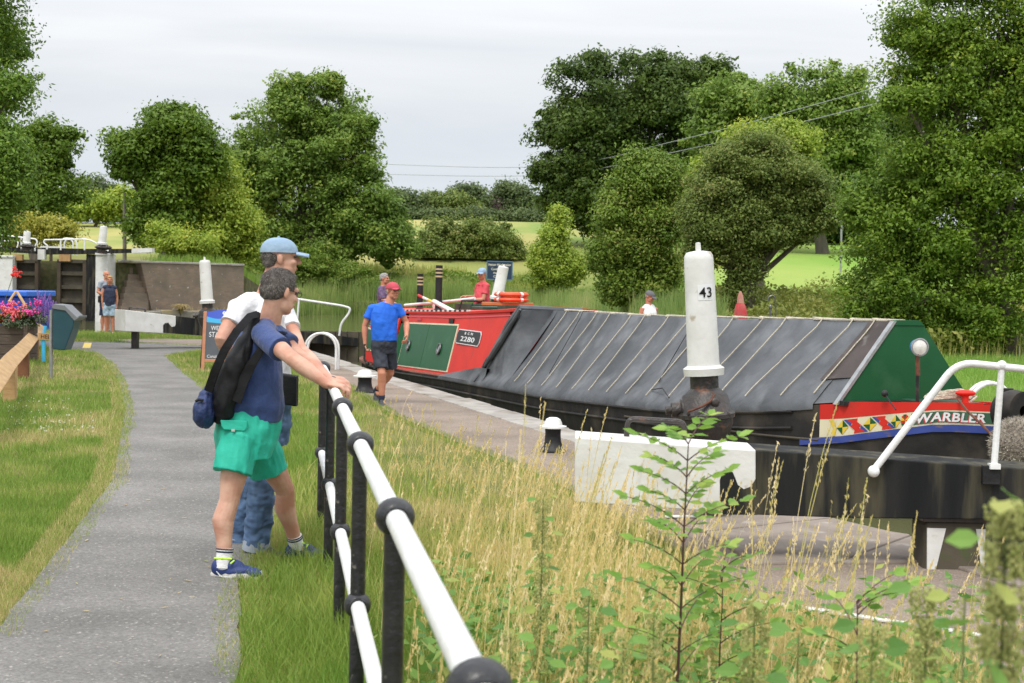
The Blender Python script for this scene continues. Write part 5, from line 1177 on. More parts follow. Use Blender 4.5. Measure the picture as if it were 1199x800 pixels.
# ---- cloths over the hold
def zr(s): return float(np.interp(s, [1.3, 3.8, 6.9, 10.5], [1.31, 1.265, 1.212, 1.215]))
SE = 10.35
def section(sb, st, wob=0.0, cab=False):
    """points from near gunwale over the ridge to the far gunwale"""
    pts = []
    g0 = zg(sb); r_ = zr(st); q = []
    tb = tn(sb)
    prof = [(tb - .022, g0 - .04), (tb - .02, g0 + .01), (tb + .05, g0 + .09), (tb + .12, g0 + .17)]
    for i in range(1, 12):
        f = i / 11; t0 = tb + .12 + (.80 - tb - .12) * f; z0 = g0 + .17 + (r_ - g0 - .17) * f
        if cab: t0 = min(t0, .06 + .26 * (z0 - zg(sb)) / 1.1)
        sag = wob * math.sin(PI * f)
        prof.append((t0 + sag * .5, z0 - sag + (.02 if i == 11 else 0)))
    for i, (t, z) in enumerate(prof):
        f = max(0, (i - 3) / 11) if i > 3 else 0
        q.append(B(sb + (st - sb) * f, t, z))
    q.append(B(st, 1.0, r_ + .015))
    for i, (t, z) in enumerate(reversed(prof)):
        f = max(0, (14 - i - 3) / 11) if 14 - i > 3 else 0
        q.append(B(sb + (st - sb) * f, WID - t, z))
    return q
strings = [2.02 + .60 * i for i in range(14)]
ss = sorted(set([round(1.56 + .155 * i, 3) for i in range(int((SE - 1.56) / .155) + 1)] + strings))
rings = []
for s in ss:
    dmin = min(abs(s - q) for q in strings); wob = .03 * min(1, dmin / .2) + .022 * mnoise.noise(V((s * .9, 3, 1)))
    q = section(s, s, wob)
    q = [p + V((0, 0, 1)) * .012 * mnoise.noise(V((p.x * 2.5, p.y * 2.5, p.z * 3))) + V((0, 0, 1)) * .008 * mnoise.noise(V((p.x * 7 + p.z * 3, p.y * 7, p.z * 2))) for p in q]
    rings.append(q)
k = MB(); k.loft(rings, cap=False, closed=False); k.build('hold_cover', MT['cloth'], boat, ang=60)
k = MB(); q0 = [section(s, s, .01 * mnoise.noise(V((s * 5, 1, 1)))) for s in (1.335, 1.40, 1.48, 1.58, 1.70)]
q0 = [[p + V((0, 0, .012)) for p in q] for q in q0]; q0 = [q[4:16] for q in q0]
k.loft(q0, cap=False, closed=False); k.build('frayed_cover_end', MT['cloth_brown'], boat, ang=60)
k = MB(); k.loft([section(1.3, 1.3)[1:6] , section(1.96, 1.96)[1:6]], cap=False, closed=False); k.build('side_cover', MT['cloth'], boat)
# end sheet slanting down over the cabin front
rings = [[p + V((0, 0, .008)) for p in section(SE - .2, SE - .2, .0)], section(SE, SE, .0)]
for sb, st in ((10.75, 10.38), (11.05, 10.42), (11.35, 10.45), (11.65, 10.48)):
    q = section(sb, st, 0, True); q = [p + BN * .0 + V((0, 0, .015 * mnoise.noise(V((p.x * 4, p.y * 4, sb))))) for p in q]; rings.append(q)
k = MB(); k.loft(rings, cap=False, closed=False); k.build('end_cover', MT['cloth'], boat, ang=60)
edge = rings[-1][:16]
k = MB(); k.tube([p - BN * .02 + V((0, 0, .01 * math.sin(i * 2))) for i, p in enumerate(edge[1:])] + [edge[-1] + BN * .3], [.015, .02, .03, .035, .04, .04, .045, .05, .06, .065, .07, .075, .07, .06, .05, .05], 8)
k.build('rolled_cover_edge', MT['cloth'], boat)
rings = []
for sb in np.linspace(11.3, 13.9, 9):
    f = min(1, (13.95 - sb) / 2.2); g0 = zg(sb); rings.append([B(sb, -.024, g0 - .05), B(sb, -.022, g0 + .01), B(sb, .05, g0 + .02 + .10 * f), B(sb, .10 - .03 * f, g0 + .03 + .20 * f), B(sb, .14, g0 + .03 + .19 * f)])
k = MB(); k.loft(rings, cap=False, closed=False); k.build('side_cover', MT['cloth'], boat)
k = MB(); a0 = [p - BN * .05 + BU * -.12 for p in edge[4:15]]; k.tube(a0, [.02, .03, .045, .05, .05, .045, .04, .04, .03, .03, .02], 8); k.build('cover_fold', MT['cloth'], boat)
# ridge plank line and strings
k = MB()
def string_pts(s, lean=0):
    q = section(s, s, 0); pts = [q[2] + V((0, 0, .0))] + q[3:16]
    return [p - BN * .012 + V((0, 0, .016)) + BU * lean * (i / len(pts)) for i, p in enumerate(pts)]
for i, s in enumerate(strings + [1.62]):
    k.tube([p + BU * .012 * mnoise.noise(V((j * .7, i, 2))) for j, p in enumerate(string_pts(s, rng.uniform(-.14, .06)))], .0072, 5)
    p = B(s, .82, zr(s) + .03); k.ell(p, .035, .03, .022, n=8, m=5); k.tube([p, p + BU * rng.uniform(-.1, .15) + V((0, 0, .012)), B(s + .05, 1.15, zr(s) + .03)], .010, 5)
k.tube([B(s, .80, zr(s) + .028) for s in np.linspace(1.4, 2.7, 8)], .008, 5)
k.build('cover_strings', MT['rope'], boat)
for s in (4.9, 8.6): 
    q = string_pts(s, .0); q2 = string_pts(s + .5, 0); k = MB(); k.tube([q[i] .lerp(q2[i], i / 13) for i in range(2, 14)], .006, 5); k.build('black_cord', MT['black'], boat)
k = MB(); k.tube([B(5.0, .1, zg(5) + .17), B(4.6, .05, zg(4.6) + .2), B(4.3, .0, zg(4.3) + .1)], .007, 5)
k.build('black_cord', MT['black'], boat)

# ---- cabin
def ct(z, s): # tumblehome side
    z0 = zg(s); return tn(s) + .09 + .26 * (z - z0) / 1.1
def rz(s): return float(np.interp(s, [10.4, 13.6, 17.5, 18.9], [1.235, 1.11, 1.03, 1.03]))
def wall(s0, s1, zf0, zf1, off, m, name, n=6, smooth=True, both=True):
    for sg in ((1, -1) if both else (1,)):
        k = MB(); rings = []
        for s in np.linspace(s0, s1, n):
            a, b = zf0(s), zf1(s)
            row = [(ct(z, s) - off, z) for z in np.linspace(a, b, 5)]; row += [(t + max(off, 0) + .04, z) for t, z in reversed(row)]
            rings.append([B(s, t if sg == 1 else WID - t, z) for t, z in row])
        k.loft(rings); k.build(name, m, boat, smooth=smooth)
wall(11.05, 17.55, lambda s: zg(s) - .01, rz, 0, MT['red'], 'cabin_side', n=12)
wall(18.25, 19.3, lambda s: zg(s) - .01, lambda s: 1.03, 0, MT['red'], 'cabin_side')
k = MB(); k.prism([B(10.87, ct(zg(12.2), 12.2), 0), B(10.87, WID - ct(zg(12.2), 12.2), 0), B(10.87, WID - .36, 1.20), B(10.87, .36, 1.20)], BU * .05); k.build('front_bulkhead', MT['red'], boat)
# roof in pieces round the engine hatch
def roof(s0, s1, ta, tb, name='roof'):
    k = MB(); rings = []
    for s in np.linspace(s0, s1, 6):
        row = [(t, rz(s) + .045 * math.sin(PI * (t - .3) / 1.4)) for t in np.linspace(ta, tb, 9)]
        rings.append([B(s, t, z + .02) for t, z in row] + [B(s, t, z - .02) for t, z in reversed(row)])
    k.loft(rings); k.build(name, MT['red'], boat)
roof(10.8, 15.75, .32, 1.68); roof(15.75, 16.8, .32, 1.1); roof(15.75, 16.8, 1.6, 1.68); roof(16.8, 19.35, .32, 1.68)
k = MB()
for a, b, c, d in ((15.72, 16.83, 1.06, 1.1), (15.72, 16.83, 1.6, 1.66)): k.box(B((a + b) / 2, (c + d) / 2, rz(16) + .1), b - a, d - c, .16, ax=BU, ay=BN)
for s in (15.72, 16.83): k.box(B(s, 1.36, rz(16) + .1), .04, .5, .16, ax=BU, ay=BN)
k.build('hatch_coaming', MT['dgreen'], boat, bevel=.006)
k = MB(); k.box(B(15.3, 1.36, rz(15.3) + .10), .75, .6, .06, ax=BU, ay=BN); k.box(B(14.5, 1.45, rz(15.3) + .12), .5, .35, .16, ax=BU, ay=BN); k.build('sliding_hatch', MT['dgreen'], boat, bevel=.01)
# green doors with cream border
wall(13.75, 17.5, lambda s: zg(s) + .07, lambda s: rz(s) - .19, .012, MT['cream'], 'door_border', both=False)
wall(13.80, 15.66, lambda s: zg(s) + .095, lambda s: rz(s) - .215, .020, MT['green'], 'side_door', both=False)
wall(15.68, 17.45, lambda s: zg(s) + .095, lambda s: rz(s) - .215, .020, MT['green'], 'side_door', both=False)
wall(18.35, 19.25, lambda s: zg(s) + .12, lambda s: .85, .012, MT['cream'], 'door_border', both=False)
wall(18.4, 19.2, lambda s: zg(s) + .15, lambda s: .82, .020, MT['green'], 'side_panel', both=False)
# open doorway
k = MB(); k.box(B(17.9, .62, .5), .7, .05, 1.1, ax=BU, ay=BN); k.build('doorway_shade', MT['interior_shade'], boat)  # near-black panel inside the opening, cabin shade put in as colour
k = MB(); a, b = B(17.57, .30, .0), B(17.75, .02, .0); k.prism([a, b, b + V((0, 0, .8)) + BN * .22, a + V((0, 0, .95)) + BN * .2], BU * .03); k.build('open_door', MT['green'], boat)
for s, f in ((14.55, .45), (16.85, .47)):
    z = zg(s) + f; c = B(s, ct(z, s) - .03, z); nrm = (-BN + V((0, 0, .24))).normalized()
    k = MB(); k.lathe(c, [(.075, 0), (.105, 0), (.11, .012), (.105, .028), (.085, .03), (.075, .02), (.075, 0)], 24, nrm); k.build('porthole_ring', MT['dsteel'], boat)
    k = MB(); k.lathe(c, [(.001, .008), (.078, .008), (.078, .0), (.001, 0)], 20, nrm); k.build('porthole_glass', mat('porthole_glass', (.35, .38, .38), (.5, .53, .52), .1, 20), boat)
# dashed black and white handrail along the cabin top
k = MB(); ss_ = np.arange(13.4, 18.6, .16)
for i, s in enumerate(ss_): k.m(i % 2); k.box(B(s, .36, rz(s) + .035), .15, .035, .035, ax=BU, ay=BN)
k.build('roof_handrail', [MT['white'], MT['black']], boat, smooth=False)
wall(10.9, 19.28, lambda s: rz(s) - .085 if s < 18.9 else 1.03 - .085, lambda s: rz(s) - .065 if s < 18.9 else 1.03 - .065, .012, MT['shadow_red'], 'roof_moulding', both=False)
k = MB(); s = 16.6; k.box(B(s, .31, rz(s) - .12), .30, .03, .05, ax=BU, ay=BN); k.build('door_latch', MT['shadow_red'], boat)
k = MB(); s = 14.25; k.box(B(s, .30, rz(s) - .14), .28, .03, .08, ax=BU, ay=BN); k.build('door_catch', MT['black'], boat)
wall(12.3, 19.25, lambda s: zg(s) + .0, lambda s: zg(s) + .03, .05, mat('gunwale_faded_red', (.40, .10, .06), (.30, .08, .05), .6, 6), 'gunwale_strip', both=False)
# gauge plate
s = 12.95; z = .72; nrm = (-BN + V((0, 0, .24))).normalized(); c = B(s, ct(z, s) - .010, z); xd = -BU; up = nrm.cross(xd) if nrm.cross(xd).z > 0 else -nrm.cross(xd)
xd = up.cross(nrm)
def plate(k, w2, h2, cut, th, off):
    o_ = c + nrm * off; pts = [(-w2, -h2 + cut), (-w2 + cut, -h2), (w2 - cut, -h2), (w2, -h2 + cut), (w2, h2 - cut), (w2 - cut, h2), (-w2 + cut, h2), (-w2, h2 - cut)]
    k.prism([o_ + xd * x + up * y for x, y in pts], nrm * th)
k = MB(); plate(k, .70, .125, .055, .008, 0); k.build('plate_rim', MT['plate_white'], boat, smooth=False)
k = MB(); plate(k, .68, .110, .05, .008, .004); k.build('gauge_plate', MT['ink'], boat, smooth=False)
for ch_, dx_ in (('B', -.19), ('C', 0), ('N', .19)): text_obj(ch_, MT['plate_white'], boat, c + nrm * .014 + up * .042 + xd * dx_, xd, up, .042, .002, name='plate_letter', xs=2.6, bold=.0008)
text_obj('2280', MT['plate_white'], boat, c + nrm * .014 - up * .072, xd, up, .080, .002, name='plate_numbers', xs=3.4, bold=.0015, spacing=1.1)
# stern well
def wallw(z1): pass
k = MB(); rings = []
for s in np.linspace(19.3, 21.9, 14):
    t0 = tn(s) + .06; z0, z1 = zg(s), .66
    rings.append([B(s, t0, z0), B(s, t0 + .12, z1), B(s, t0 + .17, z1), B(s, t0 + .11, z0)])
k.loft(rings); k.build('stern_bulwark', MT['red'], boat)
for z0, z1, off, m_ in ((.16, .63, .012, 'cream'), (.19, .60, .02, 'green')):
    k = MB(); rings = []
    for s in np.linspace(19.5, 21.8, 14):
        f0, f1 = (z0 - zg(s)) / (.66 - zg(s)), (z1 - zg(s)) / (.66 - zg(s)); t0 = tn(s) + .06
        rings.append([B(s, t0 + .12 * f0 - off, z0), B(s, t0 + .12 * f1 - off, z1), B(s, t0 + .12 * f1 + .01, z1), B(s, t0 + .12 * f0 + .01, z0)])
    k.loft(rings); k.build('stern_panel', MT[m_], boat)
k = MB(); rings = []
for s in np.linspace(19.3, 21.9, 14):
    t0 = WID - tn(s) - .06; rings.append([B(s, t0, zg(s)), B(s, t0 - .12, .66), B(s, t0 - .17, .66), B(s, t0 - .11, zg(s))])
k.loft(rings); k.build('stern_bulwark', MT['red'], boat)
k = MB(); k.loft([[B(s, tn(s) - .03, zg(s) - .03), B(s, tn(s) - .03, zg(s) + .02), B(s, WID - tn(s), zg(s) + .02), B(s, WID - tn(s), zg(s) - .03)] for s in np.linspace(19.3, 21.97, 12)]); k.build('stern_deck', mat('deck_brown', (.20, .09, .06), (.14, .07, .05), .8, 5), boat)
k = MB(); k.loft([[B(19.3, .3, .1), B(19.3, 1.7, .1), B(19.3, 1.66, 1.03), B(19.3, .36, 1.03)], [B(19.34, .3, .1), B(19.34, 1.7, .1), B(19.34, 1.66, 1.03), B(19.34, .36, 1.03)]]); k.build('rear_bulkhead', MT['dgreen'], boat)
# chimneys
for s, t, zt, rr in ((16.95, .77, 1.96, .068), (18.6, .81, 1.80, .062)):
    z0 = rz(s) + .04; k = MB(); b0 = B(s, t, z0); k.lathe(b0, [(rr * 1.3, 0), (rr * 1.3, .03), (rr, .05), (rr, zt - z0), (rr * .8, zt - z0), (rr * .8, zt - z0 - .1)], 20); ck = k.build('chimney', MT['black'], boat)
    k = MB()
    for q in (.06, .13, .20):
        k.lathe(b0, [(rr, zt - z0 - q - .03), (rr * 1.04, zt - z0 - q - .03), (rr * 1.04, zt - z0 - q), (rr, zt - z0 - q)], 20)
    k.build('band', MT['gold_band'], ck)
k = MB(); k.tube([P(474, 357.5, 28.8), P(515, 354, 27.6), P(556, 349.5, 26.6)], .028, 8); k.build('boat_shaft', MT['white_clean'], boat)
k = MB(); pa, pb_ = P(490, 346, 28.2), P(533, 366, 26.0)
for i in range(7): k.m(i % 3 if i < 6 else 1); k.tube([pa.lerp(pb_, i / 7), pa.lerp(pb_, (i + 1) / 7)], .028, 8)
k.build('striped_pole', [MT['red'], MT['white'], MT['yellow']], boat)
k = MB(); k.tube([P(508, 353, 27), P(532, 366, 25.2)], .045, 6); k.build('gang_plank', MT['white'], boat)
k = MB(); k.tube([P(537, 365, 25.6), P(541, 352, 25.6), P(560, 352.5, 25.6)], .02, 6); k.build('grab_rail', MT['black'], boat)
k = MB(); a = B(12.62, .80, 1.29); k.box(a, .85, .34, .05, ax=(1, .05, 0)); k.build('roof_plank', MT['wood_plank'], boat, bevel=.005)
for j, lb in enumerate(('lower orange life ring of the pair on the cabin roof', 'upper orange life ring of the pair on the cabin roof')):
    c = B(12.62, .86, 1.362 + j * .085); r = thing('life_ring', lb, 'life ring', c, 'stacked life rings'); k = MB(); kw_ = MB(); rr = []
    for i in range(33):
        a = 2 * PI * i / 32; d = V((math.cos(a), math.sin(a), 0)); rr.append([c + d * (.225 + .065 * math.cos(b)) + V((0, 0, .040 * math.sin(b))) for b in [2 * PI * q / 10 for q in range(10)]])
    k.loft(rr, cap=False); k.build('ring', MT['orange'], r)
    for i0 in (3, 11, 19, 27):
        ks = []; 
        for i in (i0, i0 + 1):
            a = 2 * PI * i / 32; d = V((math.cos(a), math.sin(a), 0)); ks.append([c + d * (.225 + .069 * math.cos(b)) + V((0, 0, .044 * math.sin(b))) for b in [2 * PI * q / 10 for q in range(10)]])
        kw_.loft(ks, cap=False)
    kw_.build('white_band', MT['white'], r)
# things on the roof
c = B(18.0, 1.0, rz(18) + .1); k = MB(); k.lathe(c, [(.07, -.03), (.08, .12), (.075, .12), (.065, 0)], 16); r = tag(k.build('painted_can', MT['white'], loc=c), 'small white painted water can on the rear cabin roof', 'can')
# ------------------------------------------------------------------ people
def blob(mb, name, m, parent, vox=.007, sm=4, wr=None, fac=.5):
    me = bpy.data.meshes.new('tmp'); me.from_pydata([tuple(p) for p in mb.v], [], mb.f); me.update()
    bm = bmesh.new(); bm.from_mesh(me); bmesh.ops.recalc_face_normals(bm, faces=bm.faces); bm.to_mesh(me); bm.free()
    o = bpy.data.objects.new('tmp', me); C.objects.link(o)
    r = o.modifiers.new('r', 'REMESH'); r.mode = 'VOXEL'; r.voxel_size = vox
    if sm: s = o.modifiers.new('s', 'SMOOTH'); s.iterations = sm; s.factor = fac
    dg = bpy.context.evaluated_depsgraph_get(); nm = bpy.data.meshes.new_from_object(o.evaluated_get(dg)); bpy.data.objects.remove(o); bpy.data.meshes.remove(me)
    n = len(nm.vertices); co = np.zeros(n * 3, np.float32); nm.vertices.foreach_get('co', co); co = co.reshape(-1, 3)
    if wr:
        no = np.zeros(n * 3, np.float32); nm.vertex_normals.foreach_get('vector', no); no = no.reshape(-1, 3)
        amp, sc, st = wr
        q = co * np.array(st) / sc
        h = (vnoise(q[:, 0] + q[:, 1] * .7 + 31, q[:, 2] + q[:, 1] * .4 + 17) - .5) + .5 * (vnoise(q[:, 0] * 2.1 + q[:, 1] + 5, q[:, 2] * 2.1 - q[:, 1] + 71) - .5)
        co = co + no * (h * amp)[:, None].astype(np.float32)
    off = wloc(parent) if parent is not None else V((0, 0, 0))
    co = co - np.array(off, np.float32)
    nm.vertices.foreach_set('co', co.ravel()); nm.materials.clear()
    for mm in (m if isinstance(m, (list, tuple)) else [m]): nm.materials.append(mm)
    nm.polygons.foreach_set('use_smooth', [True] * len(nm.polygons)); nm.update(); nm.name = name
    r = bpy.data.objects.new(name, nm); C.objects.link(r); r.parent = parent
    return r
def head_prims(k, c, f, u, s=1.0):
    f = V(f).normalized(); u = V(u); u = (u - f * u.dot(f)).normalized(); r = f.cross(u)
    A = lambda a, b, d: c + (f * a + r * b + u * d) * s
    E = lambda a, b, d, ra, rb, rd: k.ell(A(a, b, d), ra * s, rb * s, rd * s, f, r)
    E(-.012, 0, .035, .096, .076, .083); E(.026, 0, -.028, .066, .060, .078); E(.055, 0, -.085, .028, .032, .024)
    E(.02, .033, -.06, .05, .028, .04); E(.02, -.033, -.06, .05, .028, .04)
    k.cap(A(.078, -.03, .028), A(.078, .03, .028), .016 * s)
    k.cap(A(.090, 0, .018), A(.108, 0, -.020), .008 * s, .013 * s); E(.098, .010, -.024, .012, .008, .008); E(.098, -.010, -.024, .012, .008, .008)
    k.cap(A(.084, -.018, -.052), A(.084, .018, -.052), .0085 * s); k.cap(A(.081, -.014, -.062), A(.081, .014, -.062), .009 * s)
    E(.066, .036, -.02, .024, .02, .02); E(.066, -.036, -.02, .024, .02, .02)
    for q in (1, -1):
        E(-.006, .077 * q, -.002, .017, .010, .030); E(-.002, .074 * q, -.024, .010, .008, .012)
    return A, r, u, f
def hand(k, w_, d, pn, ts, s=1.0, curl=(18, 22, 18), spread=.25):
    d = V(d).normalized(); pn = V(pn); pn = (pn - d * pn.dot(d)).normalized(); ac = d.cross(pn); ac = ac if ac.dot(V(ts)) > 0 else -ac
    k.ell(w_ + d * .045 * s, .052 * s, .040 * s, .016 * s, d, ac); k.ell(w_ + d * .068 * s, .028 * s, .041 * s, .014 * s, d, ac)
    k.cap(w_ + d * .0 * s, w_ + d * .03 * s, .024 * s, .02 * s)
    for i, L_ in enumerate((.074, .084, .078, .060)):
        b = w_ + d * (.083 - .004 * abs(i - 1)) * s + ac * (.030 - .0205 * i) * s; dd = (d + ac * (.12 - .08 * i) * spread).normalized(); ang = 0
        for j, fr in enumerate((.44, .31, .25)):
            ang += R(curl[j] * (1 + .06 * i)); e = b + (dd * math.cos(ang) + pn * math.sin(ang)) * L_ * fr * s
            k.cap(b, e, (.0092 - .0009 * j) * s, (.0085 - .0009 * j) * s, 10); b = e
    b = w_ + d * .022 * s + ac * .026 * s; e = b + (d * .6 + ac * .75 + pn * .25).normalized() * .042 * s; k.cap(b, e, .014 * s, .011 * s, 10); e2 = e + (d * .9 + ac * .25 + pn * .3).normalized() * .033 * s; k.cap(e, e2, .0105 * s, .0085 * s, 10)
def limb(k, pts, rs, n=16):
    P_ = [V(p) for p in pts]; out = []; rr = []
    for i in range(len(P_) - 1):
        for j in range(4): t = j / 4; out.append(P_[i].lerp(P_[i + 1], t)); tt = t * t * (3 - 2 * t); rr.append(rs[i] * (1 - tt) + rs[i + 1] * tt)
    out.append(P_[-1]); rr.append(rs[-1]); k.tube(out, rr, n)
def tors(k, secs, front):
    """secs: (centre, r_front, r_side) from bottom to top"""
    f = V(front).normalized(); rings = []
    for i, (c, rf, rs) in enumerate(secs):
        a = V(secs[max(i - 1, 0)][0]); b = V(secs[min(i + 1, len(secs) - 1)][0]); ax = (b - a).normalized(); ff = (f - ax * f.dot(ax)).normalized(); ss = ax.cross(ff)
        ring = []
        for q in range(24):
            t = 2 * PI * q / 24; x, y = math.cos(t), math.sin(t); x = math.copysign(abs(x) ** .85, x); y = math.copysign(abs(y) ** .85, y)
            ring.append(V(c) + ff * rf * x + ss * rs * y)
        rings.append(ring)
    k.loft(rings)
def shoe(parent, ank, d, s, upper, sole, acc=None, vox=.007):
    d = V(d); d.z = 0 if abs(d.z) < .3 else d.z; d.normalize(); gz = -.088 * s; up = V((0, 0, 1)); up = (up - d * up.dot(d)).normalized(); sd_ = d.cross(up)
    A = lambda a, b, h: ank + d * a * s + sd_ * b * s + up * h * s
    k = MB(); k.ell(A(-.005, 0, -.03), .062 * s, .040 * s, .058 * s, d, sd_); k.ell(A(.075, 0, -.048), .105 * s, .043 * s, .036 * s, d, sd_); k.ell(A(.04, 0, -.022), .07 * s, .036 * s, .038 * s, d, sd_, ); k.ell(A(.15, 0, -.055), .055 * s, .042 * s, .028 * s, d, sd_)
    o = blob(k, 'shoe', upper, parent, vox, 3)
    k = MB(); rings = []
    for h, e in ((-.094, .90), (-.088, .95), (-.062, .97), (-.054, .93)):
        ring = []
        for q in range(28):
            t = 2 * PI * q / 28; x = math.cos(t); y = math.sin(t); w2 = .046 + .006 * x; ring.append(A(.068 + .142 * x * e, w2 * y * e * (1 if x > -.2 else .9), h + (.012 if x > .8 else 0)))
        rings.append(ring)
    k.loft(rings); k.build('sole', sole, o)
    if acc:
        k = MB()
        for i in range(5):
            a = .045 + .020 * i; h = -.002 - .0085 * i; k.tube([A(a, -.022, h - .008), A(a + .004, 0, h + .006), A(a, .022, h - .008)], .0045 * s, 6)
        k.tube([A(-.045, -.02, .022), A(-.0, -.040, .026), A(.045, -.02, .02)], .005 * s, 6); k.tube([A(-.045, .02, .022), A(-.0, .040, .026), A(.045, .02, .02)], .005 * s, 6)
        k.tube([A(.05, 0, .004), A(.06, .03, .014), A(.045, .045, .0)], .004 * s, 5)
        k.build('laces', acc, o)
    return o
def person(label, J, o):
    """J: joints in world space; o: clothing"""
    s = o.get('s', 1.0); vx = o.get('vox', .007); f = V(J['front']).normalized(); rt = f.cross(V((0, 0, 1))).normalized()
    base = V((J['pel'].x, J['pel'].y, min(J['anR'].z, J['anL'].z) - .09 * s))
    r = thing('person', label, 'person', base, o.get('group'))
    sk = MB(); A, hr, hu, hf = head_prims(sk, J['head'], J['look'], o.get('hup', (0, 0, 1)), s)
    sk.cap(A(-.022, 0, -.045), J['neck'] - V((0, 0, .02)), .056 * s, .062 * s)
    secs = J['torso']; tors(sk, [(c, a * .78, b * .80) for c, a, b in secs], f)
    for q in 'RL':
        sh, el, wr = J['sh' + q], J['el' + q], J['wr' + q]
        mid = el.lerp(wr, .3)
        limb(sk, [sh, sh.lerp(el, .45), el, mid, wr], [.050 * s, .046 * s, .038 * s, .041 * s, .0255 * s])
        hd = J.get('hd' + q) or (wr - el).normalized()
        hand(sk, wr, hd, J.get('pn' + q, -rt if q == 'R' else rt), J.get('ts' + q, f), s * 1.0, o.get('curl' + q, (18, 22, 18)))
        hp, kn, an = J['hip' + q], J['kn' + q], J['an' + q]
        kd = V(J.get('calf', -f)) * (.022 if o['legs'] == 'shorts' else 0) * s
        limb(sk, [hp, hp.lerp(kn, .5), kn, kn.lerp(an, .3) + kd, kn.lerp(an, .65) + kd * .3, an], [.085 * s, .072 * s, .053 * s, .057 * s, .042 * s, .035 * s])
        sk.cap(an, an + V((f.x, f.y, 0)) * .08 * s - V((0, 0, .05)), .033 * s, .03 * s)
    body = blob(sk, 'body', o.get('skin', MT['skin']), r, vx, 3)
    # top
    k = MB(); gr = o.get('grow', 1.0)
    tors(k, [(c, a * gr, b * gr) for c, a, b in secs], f)
    if o.get('sleeve', .5) > 0:
        for q in 'RL':
            sh, el = J['sh' + q], J['el' + q]; e = sh.lerp(el, o.get('sleeve', .5)); k.ell(sh, .063 * s, .063 * s, .060 * s); k.fru(sh, e, .061 * s, .064 * s * o.get('slw', 1))
            k.cap(sh, sh.lerp(secs[-2][0], .5), .062 * s, .07 * s)
        top = secs[-1][0]; k.fru(J['shR'].lerp(J['shL'], .5).lerp(J['neck'], .1), J['neck'].lerp(J['shR'].lerp(J['shL'], .5), .15), .10 * s, .072 * s)
    blob(k, 'shirt', o['top'], r, vx, 3, o.get('wr', (.016, .07, (1, 1, .7))))
    if o.get('collar', True):
        k = MB(); c = J['neck'].lerp(J['shR'].lerp(J['shL'], .5), .12); d = (A(-.02, 0, -.045) - J['neck']).normalized(); k.lathe(c, [(.066 * s, -.012), (.073 * s, -.014), (.072 * s, .004), (.064 * s, .006)], 24, d); k.build('collar', o['top'], r)
    # bottom
    k = MB(); pl = J['pelv']; tors(k, pl, f)
    for q in 'RL':
        hp, kn, an = J['hip' + q], J['kn' + q], J['an' + q]
        if o['legs'] == 'shorts':
            e = J.get('hem' + q) or hp.lerp(kn, o.get('short', .8)); rr = o.get('hemr', (.105, .098)); d_ = e - hp; k.fru(hp, e, .10 * s, rr[0] * s, .105 * s, rr[1] * s, side=f)
            k.ell(hp, .102 * s, .102 * s, .10 * s)
        else:
            limb(k, [hp, hp.lerp(kn, .5), kn, kn.lerp(an, .5), an + V((0, 0, .005))], [.105 * s, .098 * s, .082 * s, .078 * s, .072 * s])
    blob(k, 'shorts' if o['legs'] == 'shorts' else 'jeans', o['bot'], r, vx, 2, o.get('wrb', (.02, .06, (1, 1, .8))))
    if o['legs'] != 'shorts' and o.get('cuff'):
        for q in 'RL':
            an, kn = J['an' + q], J['kn' + q]; d = (kn - an).normalized(); k = MB(); k.lathe(an, [(.06 * s, -.01), (.078 * s, -.012), (.076 * s, .045), (.062 * s, .048)], 24, d); k.build('cuff', o['cuff'], r)
    for q in 'RL':
        an = J['an' + q]; kn = J['kn' + q]
        if o.get('sock'):
            d = (kn - an).normalized(); so_ = MB(); so_.lathe(an - d * .03, [(.034 * s, -.01), (.043 * s, 0), (.041 * s, .05), (.0425 * s, .085), (.043 * s, .10), (.036 * s, .101)], 20, d); sk_ = so_.build('sock', o['sock'], r)
            if o.get('stripe'):
                so_ = MB(); so_.lathe(an - d * .03, [(.043 * s, .078), (.0445 * s, .08), (.0445 * s, .085), (.043 * s, .087)], 20, d); so_.lathe(an - d * .03, [(.043 * s, .092), (.0445 * s, .094), (.0445 * s, .098), (.043 * s, .1)], 20, d); so_.build('stripe', o['stripe'], sk_)
        shoe(r, an, J.get('toe' + q, f), s, o['shoe'], o.get('sole', MT['sole']), o.get('laces'), vx)
    # hair / cap / eyes / glasses
    if o.get('hair'):
        k = MB(); E = lambda a, b, d, ra, rb, rd: k.ell(A(a, b, d), ra * s, rb * s, rd * s, hf, hr)
        if o.get('hairstyle') == 'cap':
            E(-.040, 0, .012, .072, .0765, .045); E(-.055, 0, -.018, .048, .064, .042)
        elif o.get('hairstyle') == 'bald':
            E(-.05, 0, .0, .058, .078, .045)
        elif o.get('hairstyle') == 'long':
            E(-.018, 0, .045, .100, .084, .082); E(-.05, 0, -.04, .065, .085, .10); E(-.03, .062, -.06, .045, .028, .10); E(-.03, -.062, -.06, .045, .028, .10); E(.045, 0, .085, .05, .06, .03)
        else:
            E(-.018, 0, .047, .100, .081, .080); E(-.048, 0, .005, .067, .078, .062); E(-.035, .06, .02, .05, .022, .04); E(-.035, -.06, .02, .05, .022, .04); E(.030, 0, .090, .05, .055, .030); E(-.01, 0, .10, .07, .06, .03)
        blob(k, 'hair', o['hair'], r, max(.005, vx * .8), 2, (.005, .012, (1, 1, .4)))
